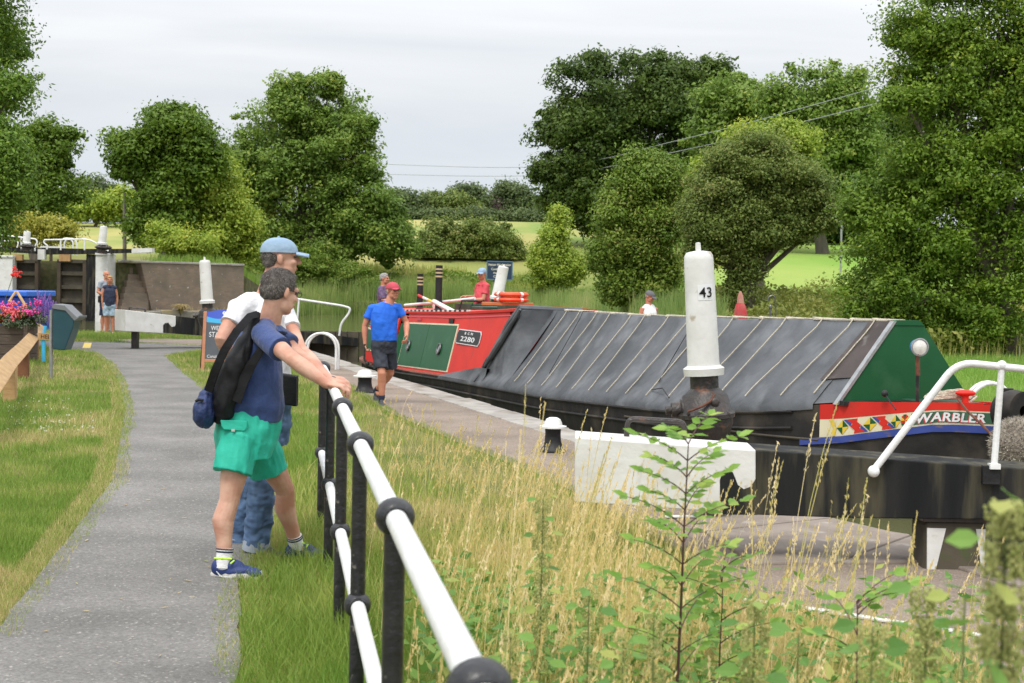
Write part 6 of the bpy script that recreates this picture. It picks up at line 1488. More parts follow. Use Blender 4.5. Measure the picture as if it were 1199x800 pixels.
    if o.get('cap'):
        k = MB(); rings = []
        for i in range(9):
            a = PI / 2 * i / 8; rings.append(k.ring(A(-.008 - .004 * math.sin(a), 0, .034 + .086 * math.sin(a)), hf * .108 * s * max(math.cos(a), .02) ** .8, hr * .087 * s * max(math.cos(a), .02) ** .8, 28))
        k.loft(rings); k.ell(A(-.012, 0, .121), .009 * s, .009 * s, .006 * s, n=8, m=6); ck = k.build('cap', o['cap'], r)
        k = MB(); rings = []; tilt = o.get('brim_tilt', -.25)
        top_, bot = [], []
        for j in range(7):
            x = .085 + .075 * j / 6; w2 = .074 * math.sqrt(max(.0, 1 - (j / 6.35) ** 2.6)); row = []
            for q in range(9):
                t = -1 + 2 * q / 8; row.append((x - (.0), t * w2, .040 + tilt * (x - .085) - .016 * t * t))
            top_.append([A(a, b, d + .003) for a, b, d in row] + [A(a, b, d - .003) for a, b, d in reversed(row)])
        k.loft(top_); k.build('brim', o['cap'], ck)
    for q in (1, -1):
        k = MB(); k.ell(A(.0815, .031 * q, .012), .011 * s, .013 * s, .007 * s, hf, hr, 10, 6); e = k.build('eye', mat('eye_dark', (.05, .04, .04), None, .3), r)
    k = MB()
    if o.get('brow'):
        for q in (1, -1): k.cap(A(.094, .016 * q, .030), A(.086, .045 * q, .031), .0035 * s, .0028 * s, 6)
        k.build('eyebrows', o['brow'], r)
    k = MB(); k.cap(A(.0925, -.019, -.056), A(.0925, .019, -.056), .0035 * s, .0035 * s, 8); k.build('lips', mat('lips', (.42, .15, .12), None, .5), r)
    if o.get('glasses'):
        k = MB()
        for q in (1, -1):
            k.tube([A(.103, .031 * q + .023 * math.cos(t), .010 + .015 * math.sin(t)) for t in np.linspace(0, 2 * PI, 17)], .0022 * s, 5, cap=False); k.tube([A(.100, .054 * q, .014), A(.0, .080 * q, .016)], .0022 * s, 5)
        k.tube([A(.106, -.009, .012), A(.106, .009, .012)], .0022 * s, 5); k.build('glasses', MT['ink'], r)
    return r, A
def template(base, H, yaw, arm=None, legs=None, fat=1.0, shw=1.0):
    s = H / 1.78; f = V((math.sin(yaw), math.cos(yaw), 0)); f = V((math.cos(yaw), math.sin(yaw), 0)); rt = f.cross(V((0, 0, 1))); b = V(base)
    Q = lambda a, c, z: b + f * a * s + rt * c * s + V((0, 0, z * s))
    J = dict(front=f, look=f, head=Q(.02, 0, 1.655), neck=Q(-.005, 0, 1.50), pel=Q(0, 0, .95), shR=Q(0, .175 * shw, 1.43), shL=Q(0, -.175 * shw, 1.43),
             hipR=Q(0, .085, .92), hipL=Q(0, -.085, .92), knR=Q(.01, .095, .50), knL=Q(.01, -.095, .50), anR=Q(-.02, .10, .09), anL=Q(-.02, -.10, .09),
             elR=Q(-.03, .235 * shw, 1.14), elL=Q(-.03, -.235 * shw, 1.14), wrR=Q(.06, .245 * shw, .89), wrL=Q(.06, -.245 * shw, .89))
    J['torso'] = [(Q(.0, 0, .90), .125 * s * fat, .165 * s * fat), (Q(.012, 0, 1.02), .135 * s * fat, .165 * s * fat), (Q(.01, 0, 1.18), .13 * s * fat, .17 * s * fat), (Q(0, 0, 1.33), .12 * s, .18 * s * shw), (Q(-.01, 0, 1.44), .085 * s, .165 * s * shw), (Q(-.01, 0, 1.50), .06 * s, .09 * s)]
    J['pelv'] = [(Q(0, 0, .80), .11 * s, .15 * s), (Q(0, 0, .90), .13 * s * fat, .17 * s * fat), (Q(0, 0, 1.02), .125 * s * fat, .158 * s * fat)]
    return J, Q, s

# --- the man in teal shorts leaning on the rail
def PP(*a): return P(*a)
fA = V((.965, .26, 0)).normalized()
JA = dict(front=fA, look=V((.74, .66, -.18)), head=PP(327.5, 343, 7.5), neck=PP(314, 380, 7.52), pel=PP(290, 508, 7.55),
          shR=PP(309, 392, 7.35), shL=PP(318, 388, 7.68), elR=PP(343, 421, 7.12), elL=PP(352, 418, 7.55), wrR=PP(383, 450, 7.10), wrL=PP(386, 446, 7.38),
          hipR=PP(282, 512, 7.44), hipL=PP(300, 512, 7.68), knR=PP(268, 588, 7.40), knL=PP(334, 574, 7.86), anR=PP(262, 658, 7.36), anL=PP(347, 640, 7.98),
          toeR=V((1, -.02, 0)), toeL=V((.9, .35, 0)), hemR=PP(272, 553, 7.39), hemL=PP(314, 552, 7.78),
          hdR=V((.9, -.05, -.10)), hdL=V((.9, -.1, -.1)), pnR=V((0, 0, -1)), pnL=V((0, 0, -1)), tsR=V((0, 1, 0)), tsL=V((0, -1, 0)))
JA['torso'] = [(PP(295, 486, 7.55), .160, .175), (PP(297, 470, 7.54), .165, .18), (PP(299, 440, 7.53), .150, .178), (PP(301, 415, 7.52), .132, .178), (PP(305, 397, 7.52), .115, .172), (PP(310, 384, 7.52), .085, .12), (PP(313, 378, 7.52), .065, .08)]
JA['pelv'] = [(PP(287, 534, 7.55), .145, .17), (PP(288, 514, 7.55), .168, .185), (PP(292, 494, 7.55), .168, .18), (PP(295, 480, 7.55), .158, .172)]
pA, AA = person('grey haired man in navy tee and teal shorts leaning on the railing', JA, dict(top=MT['navy'], legs='shorts', bot=MT['teal'], hemr=(.104, .092), sock=MT['sock'], stripe=MT['dnavy'], shoe=MT['shoe_blue'], laces=MT['neon'], hair=MT['hair_dark'], vox=.0048, sleeve=.60, slw=1.05, curlR=(35, 45, 30), curlL=(35, 45, 30), wr=(.016, .09, (1, 1, .6)), wrb=(.02, .07, (1.6, 1, .5)), glasses=True, hup=(0, 0, 1)))
def strands(root, n, L_, m_, seed):
    h = [c for c in root.children if c.name.startswith('hair')][0]; me = h.data; nv = len(me.vertices); co = np.zeros(nv * 3, np.float32); me.vertices.foreach_get('co', co); no = np.zeros(nv * 3, np.float32); me.vertex_normals.foreach_get('vector', no)
    co = co.reshape(-1, 3) + np.array(wloc(h)); no = no.reshape(-1, 3); rd = np.random.default_rng(seed); i = rd.integers(0, nv, n); c = co[i]; nn = no[i]
    dn = np.tile([0, 0, -1.0], (n, 1)) + rd.normal(size=(n, 3)) * .45; dn -= nn * (dn * nn).sum(1, keepdims=True); dn /= np.linalg.norm(dn, axis=1, keepdims=True) + 1e-6
    sd_ = np.cross(dn, nn); l_ = L_ * rd.uniform(.5, 1.2, n)[:, None]; w_ = .0007
    v = np.stack([c - sd_ * w_ - nn * .001, c + sd_ * w_ - nn * .001, c + dn * l_ + nn * l_ * .28], 1).reshape(-1, 3)
    fast_mesh('hair_strands', v, np.arange(n * 3), 3, m_, rd.random(n), h)
HS = leaf_mat('hair_strand_colour', (.045, .034, .028), (.16, .14, .125), (.38, .36, .34), trans=.05, rough=.55)
strands(pA, 9000, .017, HS, 5)
def surfpt(px, py, Y): return PP(px, py, Y)
k = MB(); k.prism([PP(258, 492, 7.345), PP(289, 493, 7.34), PP(289, 501, 7.34), PP(286, 505, 7.34), PP(262, 503, 7.34), PP(259, 499, 7.345)], (0, .02, 0)); k.build('pocket_flap', MT['teal'], pA, bevel=.003)
k = MB(); k.box(PP(273, 504, 7.335), .018, .006, .012); k.build('pocket_tab', MT['sole'], pA)
k = MB(); k.prism([PP(253, 669, 7.30), PP(259, 675, 7.30), PP(271, 675.5, 7.305), PP(277, 671, 7.305), PP(276, 676, 7.305), PP(266, 678.5, 7.305), PP(257, 675, 7.30)], (0, .01, 0)); k.build('shoe_flash', MT['sock'], pA)
# --- his rucksack
bk = thing('backpack', 'black drawstring backpack with blue mesh pocket on the leaning man', 'backpack', PP(262, 480, 7.45))
k = MB(); rings = []
bs = [(300, 366, .03, .05, 7.42), (293, 384, .05, .10, 7.42), (283, 405, .075, .14, 7.42), (273, 428, .095, .17, 7.44), (264, 452, .10, .18, 7.45), (258, 472, .105, .18, 7.46), (258, 486, .09, .16, 7.47), (260, 494, .05, .11, 7.48)]
for px, py, rf, rs_, Y in [(a + (3 if 400 < b_ < 490 else 0), b_, c_ * .82, d_ * .9, e_) for a, b_, c_, d_, e_ in bs]: rings.append([PP(px, py, Y) + fA * rf * math.cos(t) + V((fA.y, -fA.x, 0)) * rs_ * math.sin(t) for t in [2 * PI * i / 24 for i in range(24)]])
k.loft(rings); blob(k, 'bag', MT['bag_black'], bk, .006, 3, (.03, .06, (1, 1, .5)))
k = MB(); k.ell(PP(240, 481, 7.40), .060, .11, .095); k.ell(PP(243, 468, 7.42), .045, .09, .07); blob(k, 'mesh_pocket', MT['bag_blue'], bk, .006, 2, (.012, .03, (1, 1, .5)))
k = MB(); pth = [PP(276, 470, 7.33), PP(284, 448, 7.31), PP(294, 428, 7.31), PP(303, 414, 7.30), PP(309, 405, 7.31)]
d_ = V((.25, -.1, 1)).normalized()
def strap(k, pts, w0, w1, th=.006):
    rings = []
    for i, p in enumerate(pts):
        a = pts[min(i + 1, len(pts) - 1)] - pts[max(i - 1, 0)]; a.normalize(); v = V((0, -1, 0)); v = (v - a * v.dot(a)).normalized(); sd_ = a.cross(v); w_ = w0 + (w1 - w0) * i / (len(pts) - 1)
        rings.append([p - sd_ * w_ - v * th, p + sd_ * w_ - v * th, p + sd_ * w_ + v * th, p - sd_ * w_ + v * th])
    k.loft(rings)
strap(k, pth, .030, .018, .008); k.build('lower_strap', MT['bag_black'], bk)
k = MB(); pth = [PP(244, 458, 7.34), PP(252, 434, 7.3), PP(263, 410, 7.28), PP(277, 388, 7.28), PP(292, 371, 7.32), PP(301, 368, 7.36)]; strap(k, pth, .022, .018, .008); k.build('shoulder_strap', MT['bag_black'], bk)
k = MB(); k.tube([PP(288, 418, 7.32), PP(286, 432, 7.32), PP(285, 444, 7.32)], .004, 6); k.ell(PP(285, 447, 7.32), .009, .009, .014); k.tube([PP(229, 470, 7.3), PP(233, 468, 7.3), PP(238, 469, 7.3)], .008, 6); k.build('toggle', MT['bag_black'], bk)
# --- the man with the pale cap behind
fB = V((.80, .60, 0)).normalized()
JB = dict(front=fB, look=V((.975, .2, 0)), head=PP(328.5, 303, 8.1), neck=PP(311, 347, 8.12), pel=PP(309, 492, 8.15),
          shR=PP(279, 362, 7.98), shL=PP(330, 363, 8.30), elR=PP(259, 398, 7.85), elL=PP(352, 410, 8.05), wrR=PP(276, 424, 7.98), wrL=PP(384, 443, 7.68),
          hipR=PP(303, 500, 8.06), hipL=PP(314, 500, 8.24), knR=PP(306, 575, 8.02), knL=PP(291, 572, 8.35), anR=PP(300, 641, 8.05), anL=PP(277, 637, 8.38),
          toeR=V((.97, -.1, 0)), toeL=V((1, .1, 0)), hdL=V((.85, -.1, -.03)), pnL=V((0, 0, -1)), tsL=V((0, -1, 0)), hdR=V((.6, .6, -.2)), pnR=V((.5, .5, -.5)))
JB['torso'] = [(PP(311, 462, 8.15), .135, .175), (PP(309, 440, 8.15), .142, .178), (PP(306, 412, 8.14), .137, .18), (PP(305, 385, 8.13), .128, .19), (PP(306, 365, 8.12), .105, .18), (PP(308, 352, 8.12), .075, .11), (PP(310, 346, 8.12), .06, .075)]
JB['pelv'] = [(PP(308, 520, 8.15), .12, .15), (PP(309, 495, 8.15), .142, .17), (PP(311, 465, 8.15), .138, .165)]
pB, AB = person('tall man in white tee and jeans wearing a faded blue cap', JB, dict(top=MT['whitetee'], legs='jeans', bot=MT['jeans'], cuff=MT['jeans_cuff'], shoe=MT['shoe_dark'], sole=MT['sock'], laces=MT['neon'], hair=MT['hair_dark'], hairstyle='cap', cap=MT['denimcap'], vox=.0052, sleeve=.50, curlL=(25, 35, 25), brow=MT['hair_dark'], skin=MT['skin'], brim_tilt=-.16, wr=(.02, .08, (1, 1, .6)), wrb=(.02, .05, (1, 1, 1.2))))
strands(pB, 5000, .015, HS, 6)
k = MB(); k.box(PP(336, 456, 7.99), .13, .09, .17, ax=(.9, -.3, -.1)); blob(k, 'belt_pouch', MT['bag_black'], pB, .006, 3)
# --- the walking man
fC = V((.45, -.89, 0)).normalized(); YC = 18.8
q = lambda x, y, d=0: P(x, y, YC + d)
JC = dict(front=fC, look=V((.60, -.80, .04)), head=q(460, 341), neck=q(455, 356), pel=q(449, 402), shR=q(435, 361.5, .05), shL=q(466, 360.5, .05), elR=q(427, 382, .05), elL=q(476, 378, .08),
          wrR=q(427.5, 403), wrL=q(476, 394, -.12), hipR=q(443, 404, 0), hipL=q(455, 404, .05), knR=q(447, 438, -.16), knL=q(457, 437, .12), anR=q(447, 469, -.12), anL=q(441, 457, .55),
          toeR=V((.15, -1, 0)), toeL=V((.15, -.75, -.75)), calf=V((0, .9, 0)), pnR=V((1, 0, 0)), pnL=V((-1, 0, 0)))
JC['torso'] = [(q(450, 399), .15, .165), (q(450, 390), .155, .172), (q(450, 377), .145, .178), (q(451, 367), .125, .178), (q(452, 360.5), .098, .155), (q(454, 355), .06, .08)]
JC['pelv'] = [(q(449, 414), .12, .155), (q(449, 405), .14, .172), (q(450, 396), .14, .165)]
pC, AC = person('man in royal blue tee and red cap walking on the lockside', JC, dict(top=MT['royal'], legs='shorts', bot=MT['dshorts'], short=.84, hemr=(.09, .095), sock=MT['dnavy'], shoe=MT['shoe_dark'], sole=MT['shoe_dark'], hair=MT['hair_grey'], hairstyle='cap', cap=MT['redcap'], vox=.0065, sleeve=.55, skin=MT['skin_red'], glasses=True, brow=MT['hair_grey'], curlR=(55, 55, 40), curlL=(30, 35, 25), wr=(.014, .09, (1, 1, .6)), brim_tilt=-.12))
wl = thing('windlass', 'dark iron windlass held low by the walking man', 'windlass', q(426, 410, -.05)); k = MB(); k.tube([q(427, 403, -.05), q(426.5, 421, -.05)], .014, 8); k.tube([q(426.5, 421, -.05), q(430, 425, -.05)], .016, 8); k.build('crank_arm', MT['iron'], wl); k = MB(); k.ell(q(430, 426, -.05), .03, .03, .035); k.build('socket', MT['iron'], wl)
# --- coral shirt man on the boat
bd = B(16.25, 1.36, 0); J, Q, s = template(V((bd.x, bd.y, .16)), 1.76, R(205), fat=1.12)
bd = V((P(565, 340, 27.2).x, 27.2, .16)); J, Q, s = template(bd, 1.77, R(205), fat=1.12)
J['look'] = V((-.35, -.93, -.05)); J['elR'] = Q(.05, .24, 1.20); J['wrR'] = Q(.27, .12, 1.22); J['elL'] = Q(.08, -.22, 1.17); J['wrL'] = Q(.30, -.06, 1.14)
J['hdR'] = V((-.9, -.3, .05)); J['hdL'] = V((-.9, -.2, -.1)); J['pnR'] = V((0, 0, -1)); J['pnL'] = V((0, 0, -1))
person('man in coral red shirt standing in the cabin hatch', J, dict(top=MT['redtee'], legs='jeans', bot=MT['dshorts'], shoe=MT['shoe_dark'], hair=MT['hair_grey'], hairstyle='cap', cap=MT['denimcap'], vox=.0075, sleeve=.6, skin=MT['skin_red'], s=s))
# --- steerer in plaid behind the walking man
bd = P(449, 340, 31.2); J, Q, s = template(V((bd.x, 31.2, .02)), 1.80, R(-20))
J['look'] = V((.9, -.3, 0)); J['elR'] = Q(.1, .24, 1.2); J['wrR'] = Q(.33, .16, 1.14); J['elL'] = Q(.05, -.24, 1.18); J['wrL'] = Q(.25, -.2, 1.06); J['pnR'] = V((0, 0, -1))
person('steerer in purple plaid shirt standing at the stern of the boat', J, dict(top=MT['plaid'], legs='jeans', bot=MT['dnavy'], shoe=MT['shoe_dark'], hair=MT['hair_grey'], vox=.0078, sleeve=.95, skin=MT['skin_red'], s=s))
# --- woman in white vest beyond the boat
bd = P(760, 360, 26.0); J, Q, s = template(V((bd.x, 26, -.06)), 1.62, R(-60), shw=.9)
J['look'] = V((.75, -.6, -.35))
person('woman in white vest and dark cap standing beyond the boat', J, dict(top=MT['whitetee'], legs='shorts', bot=MT['dshorts'], shoe=MT['shoe_white'], hair=MT['hair_grey'], hairstyle='cap', cap=MT['greycap'], vox=.0078, sleeve=0, collar=False, skin=MT['skin_red'], s=s))
# --- couple by the water
bd = G(128, 393.5); J, Q, s = template(V((bd.x, bd.y, 0)), 1.66, R(-78), shw=.88, fat=.98); J['look'] = V((.25, -.95, -.05)); 
J['wrR'] = Q(-.02, .2, .86); J['wrL'] = Q(-.02, -.2, .86)
person('blonde woman in sleeveless navy top and pale denim shorts', J, dict(top=MT['dnavy'], legs='shorts', bot=MT['ltdenim'], short=.78, shoe=MT['shoe_white'], hair=MT['hair_blond'], hairstyle='long', vox=.0085, sleeve=.12, collar=False, skin=MT['skin_red'], s=s))
bd = G(122, 392); J, Q, s = template(V((bd.x - .12, bd.y + .55, 0)), 1.80, R(-40), fat=1.15)
J['look'] = V((.8, -.6, 0)); J['elR'] = Q(.0, .27, 1.18); J['wrR'] = Q(.2, .12, 1.06)
pG, AG = person('balding man in grey tee with a camera beside the blonde woman', J, dict(top=MT['greytee'], legs='shorts', bot=MT['dnavy'], short=.95, shoe=MT['shoe_dark'], hair=MT['hair_grey'], hairstyle='bald', vox=.0085, sleeve=.6, skin=MT['skin_red'], s=s))
cc = Q(.20, .26, .98); r = thing('camera_bag', 'small black camera bag hanging at the balding man hip', 'camera bag', cc); k = MB(); k.box(cc, .2, .14, .2); blob(k, 'bag', MT['bag_black'], r, .012, 3)
k = MB(); k.tube([cc + V((0, 0, .08)), Q(.17, .1, 1.25), Q(.05, -.08, 1.46)], .012, 6); k.build('strap', MT['bag_black'], r)
# ------------------------------------------------------------------ grass and plants
LM['lawn'] = leaf_mat('lawn_grass', (.15, .27, .035), (.30, .37, .08), (.58, .47, .23), trans=.25, rough=.6)
LM['mid'] = leaf_mat('rough_grass', (.15, .28, .035), (.36, .41, .09), (.62, .50, .24), trans=.3)
LM['dry'] = leaf_mat('tall_dry_grass', (.44, .46, .12), (.80, .62, .28), (.90, .76, .46), trans=.4)
LM['reed'] = leaf_mat('reed_leaves', (.17, .28, .07), (.34, .42, .13), (.56, .47, .24), trans=.3)
def blades(name, x, y, h, wd, m_, seed, bend=.5, segs=1, z=None, tintb=None):
    rd = np.random.default_rng(seed); n = len(x); z = T(x, y) if z is None else z
    a = rd.uniform(0, 2 * PI, n); fa = rd.uniform(0, 2 * PI, n); bx, by = np.cos(a), np.sin(a); sx, sy = np.cos(fa), np.sin(fa); ln = h * bend * rd.uniform(.1, 1, n)
    tint = (rd.random(n) if tintb is None else np.clip(tintb + rd.normal(size=n) * .13, 0, 1))
    if segs == 1:
        v = np.stack([np.stack([x - sx * wd, y - sy * wd, z - .01], 1), np.stack([x + sx * wd, y + sy * wd, z - .01], 1), np.stack([x + bx * ln, y + by * ln, z + h], 1)], 1).reshape(-1, 3)
        return fast_mesh(name, v, np.arange(n * 3), 3, m_, tint)
    vs_ = []
    for i in range(segs + 1):
        t = i / segs; w2 = wd * (1 - t * .9); r_ = ln * t ** 1.8
        vs_.append(np.stack([x + bx * r_ - sx * w2, y + by * r_ - sy * w2, z - .01 + h * t * (1 - .12 * t)], 1)); vs_.append(np.stack([x + bx * r_ + sx * w2, y + by * r_ + sy * w2, z - .01 + h * t * (1 - .12 * t)], 1))
    v = np.stack(vs_, 1).reshape(-1, 3); m = 2 * (segs + 1); base = np.arange(n)[:, None] * m
    f = np.concatenate([base + np.array([2 * i, 2 * i + 1, 2 * i + 3, 2 * i + 2]) for i in range(segs)], 1).ravel()
    return fast_mesh(name, v, f, 4, m_, np.repeat(tint, segs))
def screen_samples(n, px0, px1, py0, py1, seed, z=0.0):
    rd = np.random.default_rng(seed); px = rd.uniform(px0, px1, n); py = rd.uniform(py0, py1, n)
    a = (px - 599.5) / FPX; b = (py - 400) / FPX
    F, Rr, U = np.array(F_), np.array(R_), np.array(U_); d = F[None] + Rr[None] * a[:, None] - U[None] * b[:, None]
    t = (z - CAM.z) / d[:, 2]; return d[:, 0] * t, d[:, 1] * t
def along(poly, n, spread, seed):
    rd = np.random.default_rng(seed); P_ = np.array(poly, float); seg = np.linalg.norm(P_[1:] - P_[:-1], axis=1); cum = np.concatenate([[0], np.cumsum(seg)]); t = rd.uniform(0, cum[-1], n); i = np.clip(np.searchsorted(cum, t) - 1, 0, len(seg) - 1)
    f = (t - cum[i]) / seg[i]; p = P_[i] * (1 - f[:, None]) + P_[i + 1] * f[:, None]; d = (P_[i + 1] - P_[i]) / seg[i][:, None]; nr = np.stack([d[:, 1], -d[:, 0]], 1); o = rd.uniform(spread[0], spread[1], n); return p[:, 0] + nr[:, 0] * o, p[:, 1] + nr[:, 1] * o
def grow_path(x, y, d):
    return inpoly(x, y, PATH)
RIGHTG = [(1.9, 1), (2.05, 3), (1.95, 6.0), (1.75, 6.6), (1.26, 7.2), (.87, 9.6), (.3, 12), (-.32, 13.8), (-1.5, 17.6), (-2.5, 21.8), (-3.9, 26), (-5.3, 28.6), (-6.2, 31.8), (-6.6, 30), (-6.75, 28.0), (-5.03, 22.4), (-3.6, 18), (-2.35, 13), (-1.55, 9.5), (-1.38, 7.3), (-1.03, 5.5), (-.95, 3.2), (-.6, 1)]
def land(x, y): return ~inpoly(x, y, PATH) & ~inpoly(x, y, LOCKSIDE) & ~inpoly(x, y, WATER)
# lawn left of the path and beyond
x, y = screen_samples(330000, -260, 420, 392, 860, 1); ok = land(x, y) & (x < .27 - .1625 * y + .2) & (y > 3); x, y = x[ok], y[ok]
e = 1.0 * fbm(x, y, 1.1, 2); dryp = np.clip((fbm(x, y, .75, 5) - .40) * 3.4, 0, 1)
edge = inpoly(x + .16, y, PATH) | inpoly(x - .16, y, PATH); dryp = np.maximum(dryp, edge * .85)
blades('lawn_grass', x, y, (.025 + .035 * e) * (.7 + .6 * rng.random(len(x))) * (1 - .3 * edge) * np.clip(.55 + y / 14, 0, 1.6), np.clip(.0011 + .00022 * y, 0, .008), LM['lawn'], 2, .9, tintb=.30 + .62 * dryp)['kind'] = 'stuff'
# longer grass at the foot of the railing and out to the lockside
x, y = screen_samples(200000, 240, 1300, 432, 1150, 3); ok = inpoly(x, y, RIGHTG) & (y > 1.6); x, y = x[ok], y[ok]
dl = x - (.27 - .1625 * y); hh = .05 + .10 * fbm(x, y, .8, 3) + .05 * np.clip(1 - np.abs(dl) / .5, 0, 1) + .10 * np.clip((9 - y) / 4, 0, 1) * np.clip((dl + .2) / .4, 0, 1)
dp = np.clip(.25 + .75 * (fbm(x, y, .8, 7) - .35) * 1.6 + .38 * np.clip(dl / 1.2, 0, 1), 0, 1)
blades('rough_grass', x, y, hh * (.6 + .6 * rng.random(len(x))), np.clip(.0014 + .00022 * y, 0, .007), LM['mid'], 4, .7, 2, tintb=dp)['kind'] = 'stuff'
# grass at the couple's feet and odd corners
x = rng.uniform(-22, -4, 60000); y = rng.uniform(27, 41, 60000); ok = land(x, y); x, y = x[ok], y[ok]
blades('bank_grass', x, y, .05 + .06 * rng.random(len(x)), np.full(len(x), .009), LM['lawn'], 5, .8, tintb=.35 + .5 * np.clip((fbm(x, y, 1.5, 4) - .4) * 3, 0, 1))['kind'] = 'stuff'
# ragged dry verge creeping over the edges of the path and the lockside
for nm, poly, sd_, m_ in (('path_verge', PATH[1:10] , 71, .6), ('path_verge', PATH[14:24], 72, .6), ('lockside_verge', LOCKSIDE[2:14], 73, .45)):
    x, y = along(poly, 26000, (-.10, .10), sd_); off_ = .09 * (fbm(x, y, .35, 8) - .5); x = x + off_; ok = rng.random(len(x)) < np.clip(22 / (y + 3), .3, 1) ; x, y = x[ok], y[ok]
    blades(nm, x, y, rng.uniform(.012, .05, len(x)), np.clip(.0012 + .0002 * y, 0, .006), LM['lawn'], sd_, 1.1, tintb=np.clip(m_ + .5 * (fbm(x, y, .5, 3) - .3), 0, 1))['kind'] = 'stuff'
# white clover
x, y = screen_samples(150, 8, 110, 470, 512, 8); ok = fbm(x, y, .5, 2) > .45; x, y = x[ok], y[ok]; k = MB()
for a, b in zip(x, y): k.ell((a, b, .05 + rng.uniform(-.01, .01)), .011, .011, .010, n=7, m=4)
tag(k.build('clover_flowers', MT['clover']), kind='stuff')
# tall dry stems with seed heads
def dry_stems(name, x, y, h, m_, seed, wd=.0012, lean=.25, head=.22):
    rd = np.random.default_rng(seed); n = len(x); z = T(x, y); a = rd.normal(.35, .9, n); dx, dy = np.cos(a), np.sin(a) ; L_ = h * lean * rd.uniform(.3, 1.4, n)
    vs_, fs, ti = [], [], []; segs = 6; fa = rd.uniform(0, PI, n); sx, sy = np.cos(fa), np.sin(fa)
    for i in range(segs + 1):
        t = i / segs; r_ = L_ * t ** 2; zz = z - .02 + h * t * (1 - .08 * t)
        vs_ += [np.stack([x + dx * r_ - sx * wd, y + dy * r_ - sy * wd, zz], 1), np.stack([x + dx * r_ + sx * wd, y + dy * r_ + sy * wd, zz], 1)]
    V1 = np.stack(vs_, 1).reshape(-1, 3); m = 2 * (segs + 1); base = np.arange(n)[:, None] * m
    F1 = np.concatenate([base + np.array([2 * i, 2 * i + 1, 2 * i + 3, 2 * i + 2]) for i in range(segs)], 1).ravel()
    # seed heads: small husks along the top
    nh = 26; t = 1 - head * rd.random((n, nh)); r_ = L_[:, None] * t ** 2; zz = z[:, None] - .02 + h[:, None] * t * (1 - .08 * t)
    sp = .010 * (1.15 - (t - (1 - head)) / head)
    c = np.stack([x[:, None] + dx[:, None] * r_ + rd.normal(size=(n, nh)) * sp * .5, y[:, None] + dy[:, None] * r_ + rd.normal(size=(n, nh)) * sp * .5, zz], 2).reshape(-1, 3)
    nr = rd.normal(size=(n * nh, 3)); up = np.tile(np.array([0, 0, 1.0]), (n * nh, 1)) + rd.normal(size=(n * nh, 3)) * .3; up /= np.linalg.norm(up, axis=1, keepdims=True); sd_ = np.cross(up, nr); sd_ /= np.linalg.norm(sd_, axis=1, keepdims=True)
    s_ = rd.uniform(.006, .012, n * nh)[:, None]; V2 = np.stack([c - up * s_, c + sd_ * s_ * .28, c + up * s_, c - sd_ * s_ * .28], 1).reshape(-1, 3)
    F2 = np.arange(len(V2)) + len(V1)
    tn_ = rd.random(n); tint = np.concatenate([np.repeat(.2 + tn_ * .7, segs), np.repeat(.5 + .5 * tn_, nh)])
    o = fast_mesh(name, np.concatenate([V1, V2]), np.concatenate([F1, F2]), 4, m_, tint); o['kind'] = 'stuff'; return o
x, y = screen_samples(9000, 420, 1330, 560, 1300, 21); dl = x - (.27 - .1625 * y)
px_ = 599.5 + FPX * x / y
dens = np.clip((px_ - 430) / 260, .05, 1) * (.35 + .9 * fbm(x, y, .6, 9)) * np.interp(px_, [700, 860, 1100], [1, .34, .26])
ok = inpoly(x, y, RIGHTG) & (dl > .12) & (y > 2.6) & (y < 11) & (rng.random(len(x)) < dens); x, y = x[ok], y[ok]
hh = rng.uniform(.4, .9, len(x)) * np.interp(y, [2.5, 4, 5.5, 9, 11], [.5, .72, 1.0, .8, .6]) * np.interp(599.5 + FPX * x / y, [760, 900], [1, .88])
dry_stems('tall_grass', x, y, hh, LM['dry'], 22)
x, y = screen_samples(60000, 430, 1330, 540, 1300, 23); ok = inpoly(x, y, RIGHTG) & (x - (.27 - .1625 * y) > .1) & (y > 2.4) & (y < 10) & (rng.random(len(x)) < np.clip((599.5 + FPX * x / y - 430) / 200, .05, 1) * np.interp(599.5 + FPX * x / y, [720, 860], [1, .30])); x, y = x[ok], y[ok]
blades('dry_grass', x, y, rng.uniform(.15, .5, len(x)) * np.interp(y, [2.5, 4, 6, 10], [.55, .7, .8, .5]) * np.interp(599.5 + FPX * x / y, [760, 880], [1, .6]), np.full(len(x), .0015), LM['dry'], 24, .6, 4, tintb=.25 + .65 * fbm(x, y, .7, 1))['kind'] = 'stuff'
# sparse stems far along the lockside edge
x, y = screen_samples(900, 440, 760, 470, 600, 25); ok = inpoly(x, y, RIGHTG) & (y > 9); x, y = x[ok], y[ok]; sel = rng.random(len(x)) < .35; x, y = x[sel], y[sel]
dry_stems('edge_stems', x, y, rng.uniform(.2, .5, len(x)), LM['dry'], 26, .0022)
# a few stragglers standing tall in front
strag = [(612, 420, 4.2), (640, 500, 5.0), (556, 452, 6.5), (700, 470, 5.2), (748, 515, 4.9), (905, 490, 5.6), (935, 430, 5.2), (985, 520, 4.6), (1045, 560, 4.0), (1085, 640, 3.2), (655, 440, 6.8), (595, 500, 7.0), (885, 505, 5.0), (965, 545, 4.4)]
X, Yy, H_ = [], [], []
for px, py, Y in strag:
    for j in range(3): p = P(px + rng.normal() * 16, py + abs(rng.normal()) * 22, Y); X.append(p.x); Yy.append(Y + rng.normal() * .1); H_.append(max(.4, p.z + .05))
dry_stems('straggling_stems', np.array(X), np.array(Yy), np.array(H_), LM['dry'], 27, .0014, .12)
# reeds round the pound

